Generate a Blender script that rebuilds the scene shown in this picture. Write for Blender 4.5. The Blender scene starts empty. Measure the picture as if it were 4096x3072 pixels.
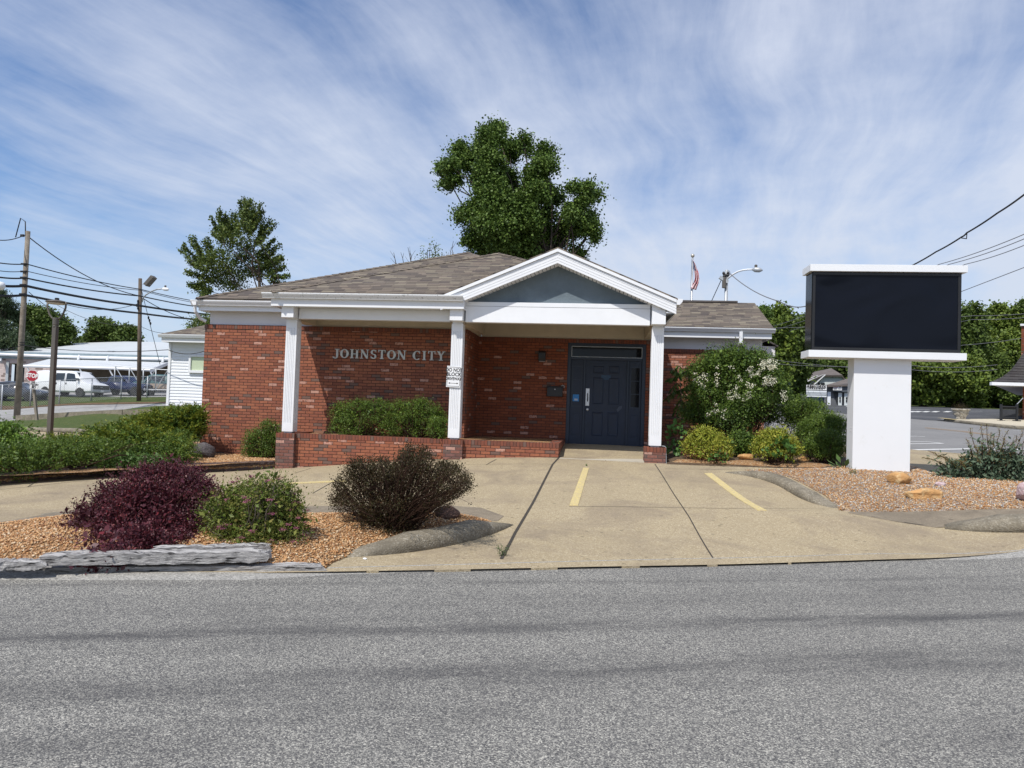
import bpy, bmesh, math, random
import numpy as np
from mathutils import Vector, Matrix
random.seed(7)
RNG = np.random.default_rng(11)
R = math.radians
sc = bpy.context.scene
COL = sc.collection

# ------------------------------------------------------------------ camera, sky, sun, exposure
FPX, PITCH, ROLL, YAW, EYE = 2859.88, .0322, .0332, .119, 1.6
cd = bpy.data.cameras.new('camera')
cam = bpy.data.objects.new('camera', cd); COL.objects.link(cam)
sc.camera = cam
cd.sensor_fit = 'HORIZONTAL'; cd.sensor_width = 36.0
cd.lens = 36.0*FPX/4096.0
cd.clip_start = .05; cd.clip_end = 3000
fwd = Vector((-math.sin(YAW)*math.cos(PITCH), math.cos(YAW)*math.cos(PITCH), math.sin(PITCH)))
rgt = Vector((math.cos(YAW), math.sin(YAW), 0)); upv = rgt.cross(fwd)
CROLL, SROLL = math.cos(ROLL), math.sin(ROLL)
r2 = rgt*CROLL + upv*SROLL; u2 = upv*CROLL - rgt*SROLL
cam.matrix_world = Matrix(((r2.x,u2.x,-fwd.x,0),(r2.y,u2.y,-fwd.y,0),(r2.z,u2.z,-fwd.z,EYE),(0,0,0,1)))

sun_dir = Vector((-.55, -1.0, 1.58)).normalized()          # towards the sun
sl = bpy.data.lights.new('sun', 'SUN'); sl.energy = 4.5; sl.angle = R(.53); sl.color = (1, .955, .88)
so = bpy.data.objects.new('sun', sl); COL.objects.link(so)
so.rotation_euler = sun_dir.to_track_quat('Z', 'Y').to_euler()
sc.view_settings.view_transform = 'Standard'; sc.view_settings.look = 'None'
sc.view_settings.exposure = 0.0; sc.view_settings.gamma = 1.0
try: sc.view_settings.use_curve_mapping = False
except Exception: pass
sc.render.engine = 'CYCLES'
sc.cycles.max_bounces = 6; sc.cycles.diffuse_bounces = 3; sc.cycles.glossy_bounces = 3
sc.cycles.transparent_max_bounces = 12; sc.cycles.transmission_bounces = 3
sc.cycles.use_denoising = True

class NT:
    """tiny helper to write node graphs"""
    def __init__(s, tree): s.t = tree; s.n = tree.nodes; s.l = tree.links
    def new(s, typ, **k):
        n = s.n.new(typ)
        for a, b in k.items(): setattr(n, a, b)
        return n
    def put(s, sock, v):
        if v is None: return
        if isinstance(v, bpy.types.NodeSocket): s.l.new(v, sock)
        elif isinstance(v, (tuple, list)) and sock.type == 'RGBA' and len(v) == 3: sock.default_value = (*v, 1)
        else: sock.default_value = v
    def math(s, op, a, b=None, c=None, clamp=False):
        n = s.new('ShaderNodeMath', operation=op, use_clamp=clamp)
        s.put(n.inputs[0], a); s.put(n.inputs[1], b); s.put(n.inputs[2], c)
        return n.outputs[0]
    def vmath(s, op, a, b=None):
        n = s.new('ShaderNodeVectorMath', operation=op); s.put(n.inputs[0], a); s.put(n.inputs[1], b)
        return n.outputs[0]
    def mapr(s, v, a, b, c=0.0, d=1.0, smooth=False):
        n = s.new('ShaderNodeMapRange', interpolation_type='SMOOTHSTEP' if smooth else 'LINEAR')
        for i, q in enumerate((v, a, b, c, d)): s.put(n.inputs[i], q)
        return n.outputs[0]
    def noise(s, vec, scale, detail=4, rough=.55, dist=0.0, dim='3D', out=0):
        n = s.new('ShaderNodeTexNoise', noise_dimensions=dim)
        s.put(n.inputs['Vector'], vec); n.inputs['Scale'].default_value = scale
        n.inputs['Detail'].default_value = detail; n.inputs['Roughness'].default_value = rough
        n.inputs['Distortion'].default_value = dist
        return n.outputs[out]
    def voro(s, vec, scale, feature='F1', out=0, rnd=1.0):
        n = s.new('ShaderNodeTexVoronoi', feature=feature); s.put(n.inputs['Vector'], vec)
        n.inputs['Scale'].default_value = scale; n.inputs['Randomness'].default_value = rnd
        return n.outputs[out]
    def white(s, x, y, out=0):
        c = s.new('ShaderNodeCombineXYZ'); s.put(c.inputs[0], x); s.put(c.inputs[1], y)
        n = s.new('ShaderNodeTexWhiteNoise', noise_dimensions='3D'); s.l.new(c.outputs[0], n.inputs['Vector'])
        return n.outputs[out]
    def mix(s, f, a, b, mode='MIX'):
        n = s.new('ShaderNodeMix', data_type='RGBA', blend_type=mode)
        s.put(n.inputs[0], f); s.put(n.inputs[6], a); s.put(n.inputs[7], b)
        return n.outputs[2]
    def ramp(s, f, stops, interp='LINEAR'):
        n = s.new('ShaderNodeValToRGB'); n.color_ramp.interpolation = interp
        e = n.color_ramp.elements
        while len(e) < len(stops): e.new(.5)
        for q, (p, c) in zip(e, stops): q.position = p; q.color = (*c, 1) if len(c) == 3 else c
        s.put(n.inputs[0], f); return n.outputs[0]
    def sep(s, v):
        n = s.new('ShaderNodeSeparateXYZ'); s.put(n.inputs[0], v); return n.outputs
    def comb(s, x=0.0, y=0.0, z=0.0):
        n = s.new('ShaderNodeCombineXYZ')
        s.put(n.inputs[0], x); s.put(n.inputs[1], y); s.put(n.inputs[2], z); return n.outputs[0]
    def uv(s): return s.new('ShaderNodeTexCoord').outputs['UV']
    def pos(s): return s.new('ShaderNodeNewGeometry').outputs['Position']
    def bump(s, h, dist=.01, strength=1.0):
        n = s.new('ShaderNodeBump'); n.inputs['Strength'].default_value = strength
        n.inputs['Distance'].default_value = dist; s.l.new(h, n.inputs['Height']); return n.outputs[0]

# sky: Nishita plus thin cirrus, all on the direction of view
w = bpy.data.worlds.new('World'); sc.world = w; w.use_nodes = True
N = NT(w.node_tree); N.n.clear()
bg = N.new('ShaderNodeBackground'); wo = N.new('ShaderNodeOutputWorld'); N.l.new(bg.outputs[0], wo.inputs[0])
sky = N.new('ShaderNodeTexSky', sky_type='NISHITA', sun_disc=False)
sky.sun_elevation = math.asin(sun_dir.z); sky.sun_rotation = math.atan2(sun_dir.x, sun_dir.y)
sky.air_density = 1.0; sky.dust_density = .6; sky.ozone_density = 3.0
d = N.new('ShaderNodeTexCoord').outputs['Generated']
dx, dy, dz = N.sep(d)[:3]
den = N.math('ADD', N.math('MAXIMUM', dz, 0.0), .16)
px = N.math('DIVIDE', dx, den); py = N.math('DIVIDE', dy, den)
# streak frame, turned so that the streaks fan out over the building
a = R(-14)
qx = N.math('ADD', N.math('MULTIPLY', px, math.cos(a)), N.math('MULTIPLY', py, math.sin(a)))
qy = N.math('SUBTRACT', N.math('MULTIPLY', py, math.cos(a)), N.math('MULTIPLY', px, math.sin(a)))
warp = N.noise(N.comb(qx, qy, 0.0), .6, 3, .5)
wx = N.math('MULTIPLY_ADD', N.math('SUBTRACT', warp, .5), .75, qx)
big = N.noise(N.comb(N.math('MULTIPLY', wx, .75), N.math('MULTIPLY', qy, .42), 3.1), 1.0, 6, .56)
fine = N.noise(N.comb(N.math('MULTIPLY', wx, 4.2), N.math('MULTIPLY', qy, .60), 7.7), 1.0, 6, .60, .12)
fine2 = N.noise(N.comb(N.math('MULTIPLY', wx, 13.0), N.math('MULTIPLY', qy, 3.2), 1.7), 1.0, 6, .66, .1)
soft = N.noise(N.comb(qx, qy, 5.0), 2.6, 7, .6)
side = N.mapr(dx, -.70, .35, -.035, .16)
low = N.mapr(dz, .10, .60, .07, -.04)
m = N.math('ADD', N.math('MULTIPLY_ADD', big, .85, N.math('MULTIPLY', fine, .42)), N.math('MULTIPLY_ADD', fine2, .16, N.math('MULTIPLY', soft, .34)))
m = N.math('ADD', N.math('ADD', m, side), low)
cloud = N.mapr(m, .79, 1.16, 0.0, .93)
cc = N.mix(N.mapr(dz, 0, .5), (6.9, 7.7, 9.0), (7.6, 8.2, 9.7))
haze = N.mapr(dz, .0, .30, .55, 0.0, True)
skyc = N.mix(haze, N.vmath('MULTIPLY', sky.outputs[0], (1.24, 1.36, 1.55)), (6.2, 7.7, 9.9))
N.l.new(N.mix(cloud, skyc, cc), bg.inputs['Color'])
bg.inputs['Strength'].default_value = .094

# ------------------------------------------------------------------ lens maths: photo pixel (4096 x 3072) -> ray
def ray(u, v):
    U = (u-2048)/FPX; W = (1536-v)/FPX
    a = U*CROLL - W*SROLL; b = U*SROLL + W*CROLL
    cy = math.cos(PITCH) - b*math.sin(PITCH); z = math.sin(PITCH) + b*math.cos(PITCH)
    return np.array([a*math.cos(YAW)-cy*math.sin(YAW), a*math.sin(YAW)+cy*math.cos(YAW), z])
def aty(u, v, y): r = ray(u, v)*(y/ray(u, v)[1]); r[2] += EYE; return r
def atz(u, v, z): r = ray(u, v); r = r*(z-EYE)/r[2]; r[2] += EYE; return r

# ------------------------------------------------------------------ terrain height (thin plate through surveyed points)
k_ = 4096/2212; CP = []
for u, v, z in ((0,1243,0),(290,1243,0),(730,1232,0),(1100,1222,0),(1500,1212,0),(1900,1201,.03),(2212,1193,.08)): CP.append(tuple(atz(u*k_, v*k_, z)))
CP += [(-14,2,0),(-14,-6,0),(0,-6,0),(14,-6,.1),(0,3,0),(5,4,.02),(-6,1,0),(12,4,.1),(12,10,.25),(-30,-8,0),(30,-8,.3),(30,3,.5),(-30,0,-.1),(-12,5.2,0),(3,6,0),
 (-6.69,14.41,.11),(-3.1,14.41,.45),(.97,14.41,.56),(1.4,14.41,.57),(-.74,14.41,.58),(-4.9,14.41,.29),(-.7,17.3,.74),(1.1,17.3,.74)]
for u, v, z in ((0,1937,.12),(203,1921,.12),(384,1907,.12),(821,1899,.12),(135,2086,.07),(262,2056,.08),(1217,2062,.13),(1434,2064,.15),
  (2700,1862,.56),(3000,1884,.55),(3400,1911,.55),(3640,1917,.55),(3350,2048,.33),(3900,2040,.36),(4096,2100,.30)): CP.append(tuple(atz(u, v, z)))
for x, y in ((3,19.4),(8,20.9),(8,30),(14,25),(14,40),(20,55),(20,69),(4,40),(8,90),(30,90),(40,60),(35,30)): CP.append((x, y, -.1+.043*y))
for u, v, y in ((70,1676,36.5),(152,1683,37),(556,1606,48),(380,1587,54),(95,1600,50),(5,1640,44),(672,1620,34),(236,1619,45.5)): CP.append(tuple(aty(u, v, y)))
for x_, z0_ in ((-2.4,.46),(-.6,.57),(.9,.56),(2.2,.55),(3.4,.53)):
    ye = 7.9+.36*x_; ze = .0 if x_ < 2 else .02
    for t_ in (.3,.6,.85): CP.append((x_, 14.2+(ye-14.2)*t_, z0_+(ze-z0_)*t_))
CP += [(-9.1,15.2,.2),(-9.1,24,.55),(-12,28,.7),(-14,15,-.05),(-20,20,-.1),(-30,28,-.3),(-50,60,1.6),(-30,90,2.6),(-10,90,3.2),(-20,75,2.4),(-40,30,-.3),(-8,60,1.9),(-8,40,1.3),(-24.2,28.6,.08),(-20.5,29,.33)]
CP = np.array(CP)
def _fit():
    n = len(CP); P = CP[:, :2]/20
    q = ((P[:, None]-P[None])**2).sum(-1)
    K = np.where(q > 0, q*np.log(q+1e-12)*.5, 0)+.001*np.eye(n)
    A = np.zeros((n+3, n+3)); A[:n, :n] = K; A[:n, n] = 1; A[:n, n+1:] = P; A[n, :n] = 1; A[n+1:, :n] = P.T
    return np.linalg.solve(A, np.r_[CP[:, 2], 0, 0, 0])
_w = _fit()
def h(x, y):
    x = np.clip(np.asarray(x, float), -45, 40); y = np.clip(np.asarray(y, float), -8, 92)
    P = np.stack([x, y], -1)/20
    q = ((P[..., None, :]-CP[:, :2]/20)**2).sum(-1)
    return (np.where(q > 0, q*np.log(q+1e-12)*.5, 0)@_w[:-3])+_w[-3]+P@_w[-2:]
def G(u, v, y0=2.0):
    r = ray(u, v); ys = np.arange(y0, 130, .05); X = r[0]/r[1]*ys; Zr = EYE+r[2]/r[1]*ys
    dd = Zr-h(X, ys); i = np.where(dd < 0)[0]
    if len(i) == 0 or i[0] == 0: return np.array([X[-1], 130., float(h(X[-1], 130.))])
    i = i[0]; t = dd[i-1]/(dd[i-1]-dd[i]); y = ys[i-1]+t*.05
    return np.array([r[0]/r[1]*y, y, EYE+r[2]/r[1]*y])
def G2(u, v): g = G(u, v); return (g[0], g[1])

# ------------------------------------------------------------------ object helpers
def tag(o, label=None, cat=None, group=None, kind=None):
    for k, v in (('label', label), ('category', cat), ('group', group), ('kind', kind)):
        if v: o[k] = v
    return o
def empty(name, loc, label, cat, group=None):
    o = bpy.data.objects.new(name, None); COL.objects.link(o); o.location = loc; o.empty_display_size = .2
    return tag(o, label, cat, group)
def adopt(o, parent):
    if parent is not None:
        m = Matrix.Translation(parent.location) @ parent.rotation_euler.to_matrix().to_4x4() if parent.parent is None else None
        o.parent = parent
        if m is not None: o.matrix_parent_inverse = m.inverted()
        else:
            # sub-part: its parent mesh keeps world coordinates, so its own inverse chain is identity
            o.matrix_parent_inverse = Matrix.Identity(4)
    return o
def boxuv(me):
    n = len(me.loops)
    if n == 0: return
    uvl = me.uv_layers.new(name='UVMap')
    co = np.empty(len(me.vertices)*3); me.vertices.foreach_get('co', co); co = co.reshape(-1, 3)
    li = np.empty(n, dtype=np.int32); me.loops.foreach_get('vertex_index', li)
    pn = np.empty(len(me.polygons)*3); me.polygons.foreach_get('normal', pn); pn = pn.reshape(-1, 3)
    tot = np.empty(len(me.polygons), dtype=np.int32); me.polygons.foreach_get('loop_total', tot)
    nn = np.repeat(pn, tot, 0)
    t = np.stack([-nn[:, 1], nn[:, 0], np.zeros(n)], 1); L = np.linalg.norm(t, axis=1)
    flat = L < .05; t[flat] = (1, 0, 0); L[flat] = 1; t /= L[:, None]
    b = np.cross(nn, t); b[flat & (nn[:, 2] > 0)] = (0, 1, 0); b[flat & (nn[:, 2] <= 0)] = (0, 1, 0)
    p = co[li]
    # order of the loops is the order of the polygons for meshes made here
    uvl.data.foreach_set('uv', np.stack([(p*t).sum(1), (p*b).sum(1)], 1).ravel())
def mesh_obj(name, me, mat, parent=None, smooth=False, bevel=0, uv=True):
    o = bpy.data.objects.new(name, me)
    if mat is not None:
        for m_ in (mat if isinstance(mat, (list, tuple)) else [mat]): me.materials.append(m_)
    if uv: boxuv(me)
    if smooth: me.polygons.foreach_set('use_smooth', [True]*len(me.polygons))
    COL.objects.link(o); adopt(o, parent)
    if bevel:
        b = o.modifiers.new('bevel', 'BEVEL'); b.width = bevel; b.segments = 2; b.limit_method = 'ANGLE'; b.harden_normals = False
    return o
class MB:
    def __init__(s): s.v = []; s.f = []; s.m = []; s.cm = 0
    def add(s, vs, fs):
        k = len(s.v); s.v += [tuple(map(float, p)) for p in vs]; s.f += [tuple(i+k for i in f) for f in fs]; s.m += [s.cm]*len(fs); return s
    def box(s, x0, x1, y0, y1, z0, z1):
        return s.add([(x0,y0,z0),(x1,y0,z0),(x1,y1,z0),(x0,y1,z0),(x0,y0,z1),(x1,y0,z1),(x1,y1,z1),(x0,y1,z1)],
                     [(0,3,2,1),(4,5,6,7),(0,1,5,4),(1,2,6,5),(2,3,7,6),(3,0,4,7)])
    def obox(s, c, ax, ay, az):
        c, ax, ay, az = map(Vector, (c, ax, ay, az))
        vs = [c+ax*i+ay*j+az*k for k in (-1, 1) for j in (-1, 1) for i in (-1, 1)]
        return s.add(vs, [(0,2,3,1),(4,5,7,6),(0,1,5,4),(1,3,7,5),(3,2,6,7),(2,0,4,6)])
    def prism(s, poly, a, b, axis='y'):
        """poly: 2-D outline; extruded between a and b along axis (y: poly is x,z; x: poly is y,z; z: poly is x,y)"""
        n = len(poly)
        f = {'y': lambda p, t: (p[0], t, p[1]), 'x': lambda p, t: (t, p[0], p[1]), 'z': lambda p, t: (p[0], p[1], t)}[axis]
        vs = [f(p, a) for p in poly]+[f(p, b) for p in poly]
        fs = [tuple(range(n-1, -1, -1)), tuple(range(n, 2*n))]+[(i, (i+1) % n, (i+1) % n+n, i+n) for i in range(n)]
        return s.add(vs, fs)
    def tube(s, pts, r, n=6, cap=True):
        pts = [Vector(p) for p in pts]; rr = r if isinstance(r, (list, tuple)) else [r]*len(pts)
        k = len(s.v); up = Vector((0, 0, 1)); prev = None
        for i, p in enumerate(pts):
            t = (pts[min(i+1, len(pts)-1)]-pts[max(i-1, 0)]).normalized()
            if prev is None: x = t.cross(up); x = x if x.length > .05 else t.cross(Vector((1, 0, 0)))
            else: x = prev-t*prev.dot(t)
            x.normalize(); prev = x; y = t.cross(x)
            for j in range(n):
                a = 2*math.pi*j/n; s.v.append(tuple(p+(x*math.cos(a)+y*math.sin(a))*rr[i]))
        for i in range(len(pts)-1):
            for j in range(n):
                s.f.append((k+i*n+j, k+i*n+(j+1) % n, k+(i+1)*n+(j+1) % n, k+(i+1)*n+j)); s.m.append(s.cm)
        if cap:
            s.f.append(tuple(k+j for j in range(n))[::-1]); s.m.append(s.cm)
            s.f.append(tuple(k+(len(pts)-1)*n+j for j in range(n))); s.m.append(s.cm)
        return s
    def lathe(s, prof, c, n=20, axis=(0, 0, 1)):
        """prof: (radius, height) pairs"""
        q = Vector((0, 0, 1)).rotation_difference(Vector(axis)); k = len(s.v); c = Vector(c)
        for r, z in prof:
            for j in range(n):
                a = 2*math.pi*j/n; s.v.append(tuple(c+q@Vector((r*math.cos(a), r*math.sin(a), z))))
        for i in range(len(prof)-1):
            for j in range(n):
                s.f.append((k+i*n+j, k+i*n+(j+1) % n, k+(i+1)*n+(j+1) % n, k+(i+1)*n+j)); s.m.append(s.cm)
        s.f.append(tuple(k+j for j in range(n))[::-1]); s.m.append(s.cm)
        s.f.append(tuple(k+(len(prof)-1)*n+j for j in range(n))); s.m.append(s.cm)
        return s
    def loft(s, rings, closed=True):
        k = len(s.v); n = len(rings[0])
        for r in rings: s.v += [tuple(map(float, p)) for p in r]
        for i in range(len(rings)-1):
            for j in range(n if closed else n-1):
                s.f.append((k+i*n+j, k+i*n+(j+1) % n, k+(i+1)*n+(j+1) % n, k+(i+1)*n+j)); s.m.append(s.cm)
        s.f.append(tuple(k+j for j in range(n))[::-1]); s.m.append(s.cm)
        s.f.append(tuple(k+(len(rings)-1)*n+j for j in range(n))); s.m.append(s.cm)
        return s
    def xf(s, M):
        s.v = [tuple(M @ Vector(p)) for p in s.v]; return s
    def build(s, name, mat, parent=None, smooth=False, bevel=0, label=None):
        me = bpy.data.meshes.new(name); me.from_pydata(s.v, [], s.f); me.update()
        o = mesh_obj(name, me, mat, parent, smooth, bevel)
        if len(set(s.m)) > 1: me.polygons.foreach_set('material_index', s.m)
        if label: o['label'] = label
        return o
def fast_mesh(name, V, F4, mat, parent=None, smooth=False, uv=False):
    me = bpy.data.meshes.new(name); V = np.asarray(V, dtype=np.float32); F4 = np.asarray(F4, dtype=np.int32)
    me.vertices.add(len(V)); me.vertices.foreach_set('co', V.ravel())
    k = F4.shape[1]; me.loops.add(F4.size); me.loops.foreach_set('vertex_index', F4.ravel())
    me.polygons.add(len(F4)); me.polygons.foreach_set('loop_start', np.arange(0, F4.size, k, dtype=np.int32))
    try: me.polygons.foreach_set('loop_total', np.full(len(F4), k, dtype=np.int32))
    except Exception: pass
    me.update(calc_edges=True)
    return mesh_obj(name, me, mat, parent, smooth, uv=uv)

# ------------------------------------------------------------------ materials
def newmat(name):
    m = bpy.data.materials.new(name); m.use_nodes = True; n = NT(m.node_tree)
    p = m.node_tree.nodes['Principled BSDF']; return m, n, p
def pm(name, col, rough=.6, var=.12, scale=6.0, bump=0.0, metal=0.0, spec=.5, bscale=None, dirt=None, coat=0):
    m, n, p = newmat(name); pos = n.pos()
    f = n.noise(pos, scale, 5, .6)
    lo = tuple(c*(1-var) for c in col); hi = tuple(min(1, c*(1+var)) for c in col)
    c = n.mix(n.mapr(f, .3, .7), lo, hi)
    if dirt: c = n.mix(n.mapr(n.noise(pos, dirt[1], 6, .7), dirt[2], dirt[3]), c, dirt[0])
    n.put(p.inputs['Base Color'], c); n.put(p.inputs['Roughness'], n.mapr(f, 0, 1, max(0, rough-.08), min(1, rough+.08)))
    p.inputs['Metallic'].default_value = metal; p.inputs['Specular IOR Level'].default_value = spec
    if coat: p.inputs['Coat Weight'].default_value = coat; p.inputs['Coat Roughness'].default_value = .04
    if bump: n.put(p.inputs['Normal'], n.bump(n.noise(pos, bscale or scale*4, 4, .6), bump))
    return m
def leafmat(name, cols, trans=.3, rough=.45, spec=.35):
    trans *= .55; rough = max(rough, .5); spec *= .55
    """per-leaf colour from the random number of each leaf, plus slow variation through the plant"""
    m, n, p = newmat(name); g = n.new('ShaderNodeNewGeometry')
    k = len(cols); st = [(i/max(1, k-1), c) for i, c in enumerate(cols)]
    f = n.math('ADD', n.math('MULTIPLY', g.outputs['Random Per Island'], .75), n.math('MULTIPLY', n.mapr(n.noise(g.outputs['Position'], 2.2, 3), .3, .7), .25))
    c = n.ramp(f, st); n.put(p.inputs['Base Color'], c)
    p.inputs['Roughness'].default_value = rough; p.inputs['Specular IOR Level'].default_value = spec
    tr = n.new('ShaderNodeBsdfTranslucent'); n.put(tr.inputs[0], n.mix(.5, c, (.30, .42, .05), 'MULTIPLY') if False else c)
    ms = n.new('ShaderNodeMixShader'); ms.inputs[0].default_value = trans
    out = m.node_tree.nodes['Material Output']
    n.l.new(p.outputs[0], ms.inputs[1]); n.l.new(tr.outputs[0], ms.inputs[2]); n.l.new(ms.outputs[0], out.inputs[0])
    return m

def brickmat(name, ramp, bw=.2032, bh=.0677, mort=.0085, rough_face=True, mcol=(.035,.03,.028), vertical=False, pink=.07, seed=0.0):
    m, n, p = newmat(name); x, y = n.sep(n.uv())[:2]
    if vertical: x, y = x, y
    pos = n.pos()
    row = n.math('FLOOR', n.math('DIVIDE', y, bh))
    sh = n.math('MULTIPLY', n.math('FLOORED_MODULO', row, 2.0), .5)
    cx = n.math('ADD', n.math('DIVIDE', x, bw), sh)
    colu = n.math('FLOOR', cx); fx = n.math('FRACT', cx); fy = n.math('FRACT', n.math('DIVIDE', y, bh))
    r1 = n.white(n.math('ADD', colu, seed), row); r2 = n.white(n.math('ADD', colu, seed+31.7), n.math('ADD', row, 5.3))
    c = n.ramp(r1, ramp)
    var = n.noise(pos, 22, 5, .65); c = n.mix(n.mapr(var, .3, .72), n.mix(.35, c, (.05,.03,.025)), c)
    pk = n.math('MULTIPLY', n.math('GREATER_THAN', r2, 1-pink*1.15), n.mapr(n.noise(pos, 15, 4, .7, 1.0), .36, .50))
    c = n.mix(n.math('MULTIPLY', pk, .75), c, (.56, .33, .26))
    gy = n.math('LESS_THAN', r2, .075); c = n.mix(n.math('MULTIPLY', gy, .8), c, (.135, .10, .085))
    wob = n.math('MULTIPLY', n.math('SUBTRACT', n.noise(pos, 45, 2), .5), .004 if rough_face else .001)
    ex = n.math('MULTIPLY', n.math('MINIMUM', fx, n.math('SUBTRACT', 1.0, fx)), bw)
    ey = n.math('MULTIPLY', n.math('MINIMUM', fy, n.math('SUBTRACT', 1.0, fy)), bh)
    e = n.math('ADD', n.math('MINIMUM', ex, ey), wob)
    mk = n.mapr(e, mort*.35, mort*.65)
    c = n.mix(mk, mcol, c); n.put(p.inputs['Base Color'], c)
    p.inputs['Roughness'].default_value = .82; p.inputs['Specular IOR Level'].default_value = .2
    squig = n.noise(n.vmath('MULTIPLY', pos, (9.0, 9.0, 26.0)), 3.0, 3, .6, 2.0)
    hgt = n.math('ADD', n.mapr(e, 0.0, mort*.9), n.math('MULTIPLY', squig, .8 if rough_face else .12))
    n.put(p.inputs['Normal'], n.bump(hgt, .009 if rough_face else .006))
    return m
RED = [(0,(.26,.094,.058)),(.25,(.325,.113,.066)),(.5,(.365,.132,.073)),(.75,(.41,.152,.082)),(1,(.295,.104,.066))]
M = {}
M['brick'] = brickmat('red_brick_rockface', RED, pink=.055)
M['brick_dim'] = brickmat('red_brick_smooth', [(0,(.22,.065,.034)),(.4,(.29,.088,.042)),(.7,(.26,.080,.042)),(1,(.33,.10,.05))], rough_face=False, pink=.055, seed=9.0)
M['rowlock'] = brickmat('rowlock_brick', [(0,(.16,.07,.05)),(.3,(.22,.075,.048)),(.6,(.26,.085,.05)),(1,(.19,.072,.05))], bw=.0667, bh=.3, mort=.006, rough_face=False, pink=0, seed=3.0)
M['plinth'] = brickmat('greyed_plinth_brick', [(0,(.17,.09,.075)),(.35,(.26,.105,.075)),(.7,(.22,.115,.10)),(1,(.30,.13,.095))], pink=.06, seed=5.0, mcol=(.09,.085,.08))
def roofmat(name, cols, exp=.142, wid=.24):
    m, n, p = newmat(name); x, y = n.sep(n.uv())[:2]; pos = n.pos()
    yy = n.math('DIVIDE', y, exp); row = n.math('FLOOR', yy); fy = n.math('FRACT', yy)
    off = n.white(row, 3.0); wv = n.math('MULTIPLY_ADD', n.white(row, 9.0), .0, wid)
    cx = n.math('ADD', n.math('DIVIDE', x, wv), n.math('MULTIPLY', off, 7.0))
    cx = n.math('MULTIPLY_ADD', n.math('SUBTRACT', n.noise(n.comb(n.math('MULTIPLY', x, 1.1), n.math('MULTIPLY', row, 3.7), 0.0), 1.6, 1), .5), 1.1, cx)
    col = n.math('FLOOR', cx); fx = n.math('FRACT', cx)
    c = n.ramp(n.white(col, row), cols, 'LINEAR')
    c = n.mix(n.mapr(n.noise(pos, 160, 2), .3, .7), n.mix(.25, c, (.03,.03,.03)), c)
    c = n.mix(n.mapr(n.noise(pos, .7, 4), .35, .75), c, n.mix(.22, c, (.30,.27,.23)))
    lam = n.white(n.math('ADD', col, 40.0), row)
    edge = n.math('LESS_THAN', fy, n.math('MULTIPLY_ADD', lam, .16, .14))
    c = n.mix(n.math('MULTIPLY', edge, .9), c, (.02,.017,.017))  # shadow line along the bottom of each shingle course, painted into the colour
    joint = n.math('LESS_THAN', n.math('MINIMUM', fx, n.math('SUBTRACT', 1.0, fx)), .012)
    c = n.mix(n.math('MULTIPLY', joint, .5), c, (.03,.028,.028))
    n.put(p.inputs['Base Color'], c); p.inputs['Roughness'].default_value = .9; p.inputs['Specular IOR Level'].default_value = .15
    hh = n.math('ADD', n.math('SUBTRACT', 1.0, fy), n.math('MULTIPLY', lam, .6))
    n.put(p.inputs['Normal'], n.bump(hh, .012)); return m
M['shingle'] = roofmat('brown_shingles', [(0,(.085,.070,.064)),(.18,(.20,.165,.125)),(.36,(.105,.086,.075)),(.54,(.27,.23,.17)),(.72,(.155,.125,.102)),(.86,(.225,.18,.14)),(1,(.095,.078,.072))])
M['shingle_dark'] = roofmat('dark_shingles', [(0,(.05,.045,.045)),(.5,(.09,.08,.08)),(1,(.07,.06,.06))])
M['white'] = pm('white_trim', (.74,.75,.77), .45, .03, 3, dirt=((.55,.53,.48), 9, .62, .95))
M['whiteb'] = pm('white_boards', (.77,.78,.80), .5, .03, 3)
M['frieze'] = pm('frieze_panel', (.70,.69,.71), .7, .04, 2)
M['stucco'] = pm('beige_stucco', (.56,.50,.40), .8, .08, 3, bump=.01, bscale=14)
M['gable'] = pm('blue_grey_stucco', (.125,.160,.185), .75, .16, 2.2, bump=.02, bscale=7)
M['gutterdirt'] = pm('gutter_stained', (.72,.73,.74), .45, .03, 3, dirt=((.10,.11,.09), 26, .56, .70))
M['sign_white'] = pm('sign_white_metal', (.76,.77,.785), .38, .02, 1.2, spec=.4, dirt=((.66,.65,.62), 3.5, .60, .9))
M['navy'] = pm('navy_paint', (.010,.020,.045), .5, .12, 4, bump=.001, bscale=60)
M['navy_trim'] = pm('navy_trim', (.016,.027,.050), .45, .1, 4)
M['glass'] = pm('dark_glass', (.008,.009,.011), .05, .0, 3, spec=.22)
M['black'] = pm('black_metal', (.012,.012,.013), .45, .1, 5)
M['steel'] = pm('brushed_steel', (.55,.55,.56), .35, .08, 30, metal=.8)
M['galv'] = pm('galvanised', (.42,.44,.46), .5, .15, 12, metal=.35)
M['bronze'] = pm('bronze_paint', (.10,.088,.075), .45, .06, 3)
M['timber'] = None
M['rubber'] = pm('rubber_mat', (.012,.013,.015), .85, .2, 40, bump=.004)
M['wire'] = pm('cable', (.012,.012,.013), .6, .0)
M['greywire'] = pm('grey_cable', (.16,.16,.17), .6, .0)
M['siding'] = pm('white_siding', (.74,.76,.79), .55, .03, 2)
M['lotpaint'] = pm('white_paint', (.72,.72,.70), .7, .15, 20)
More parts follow.
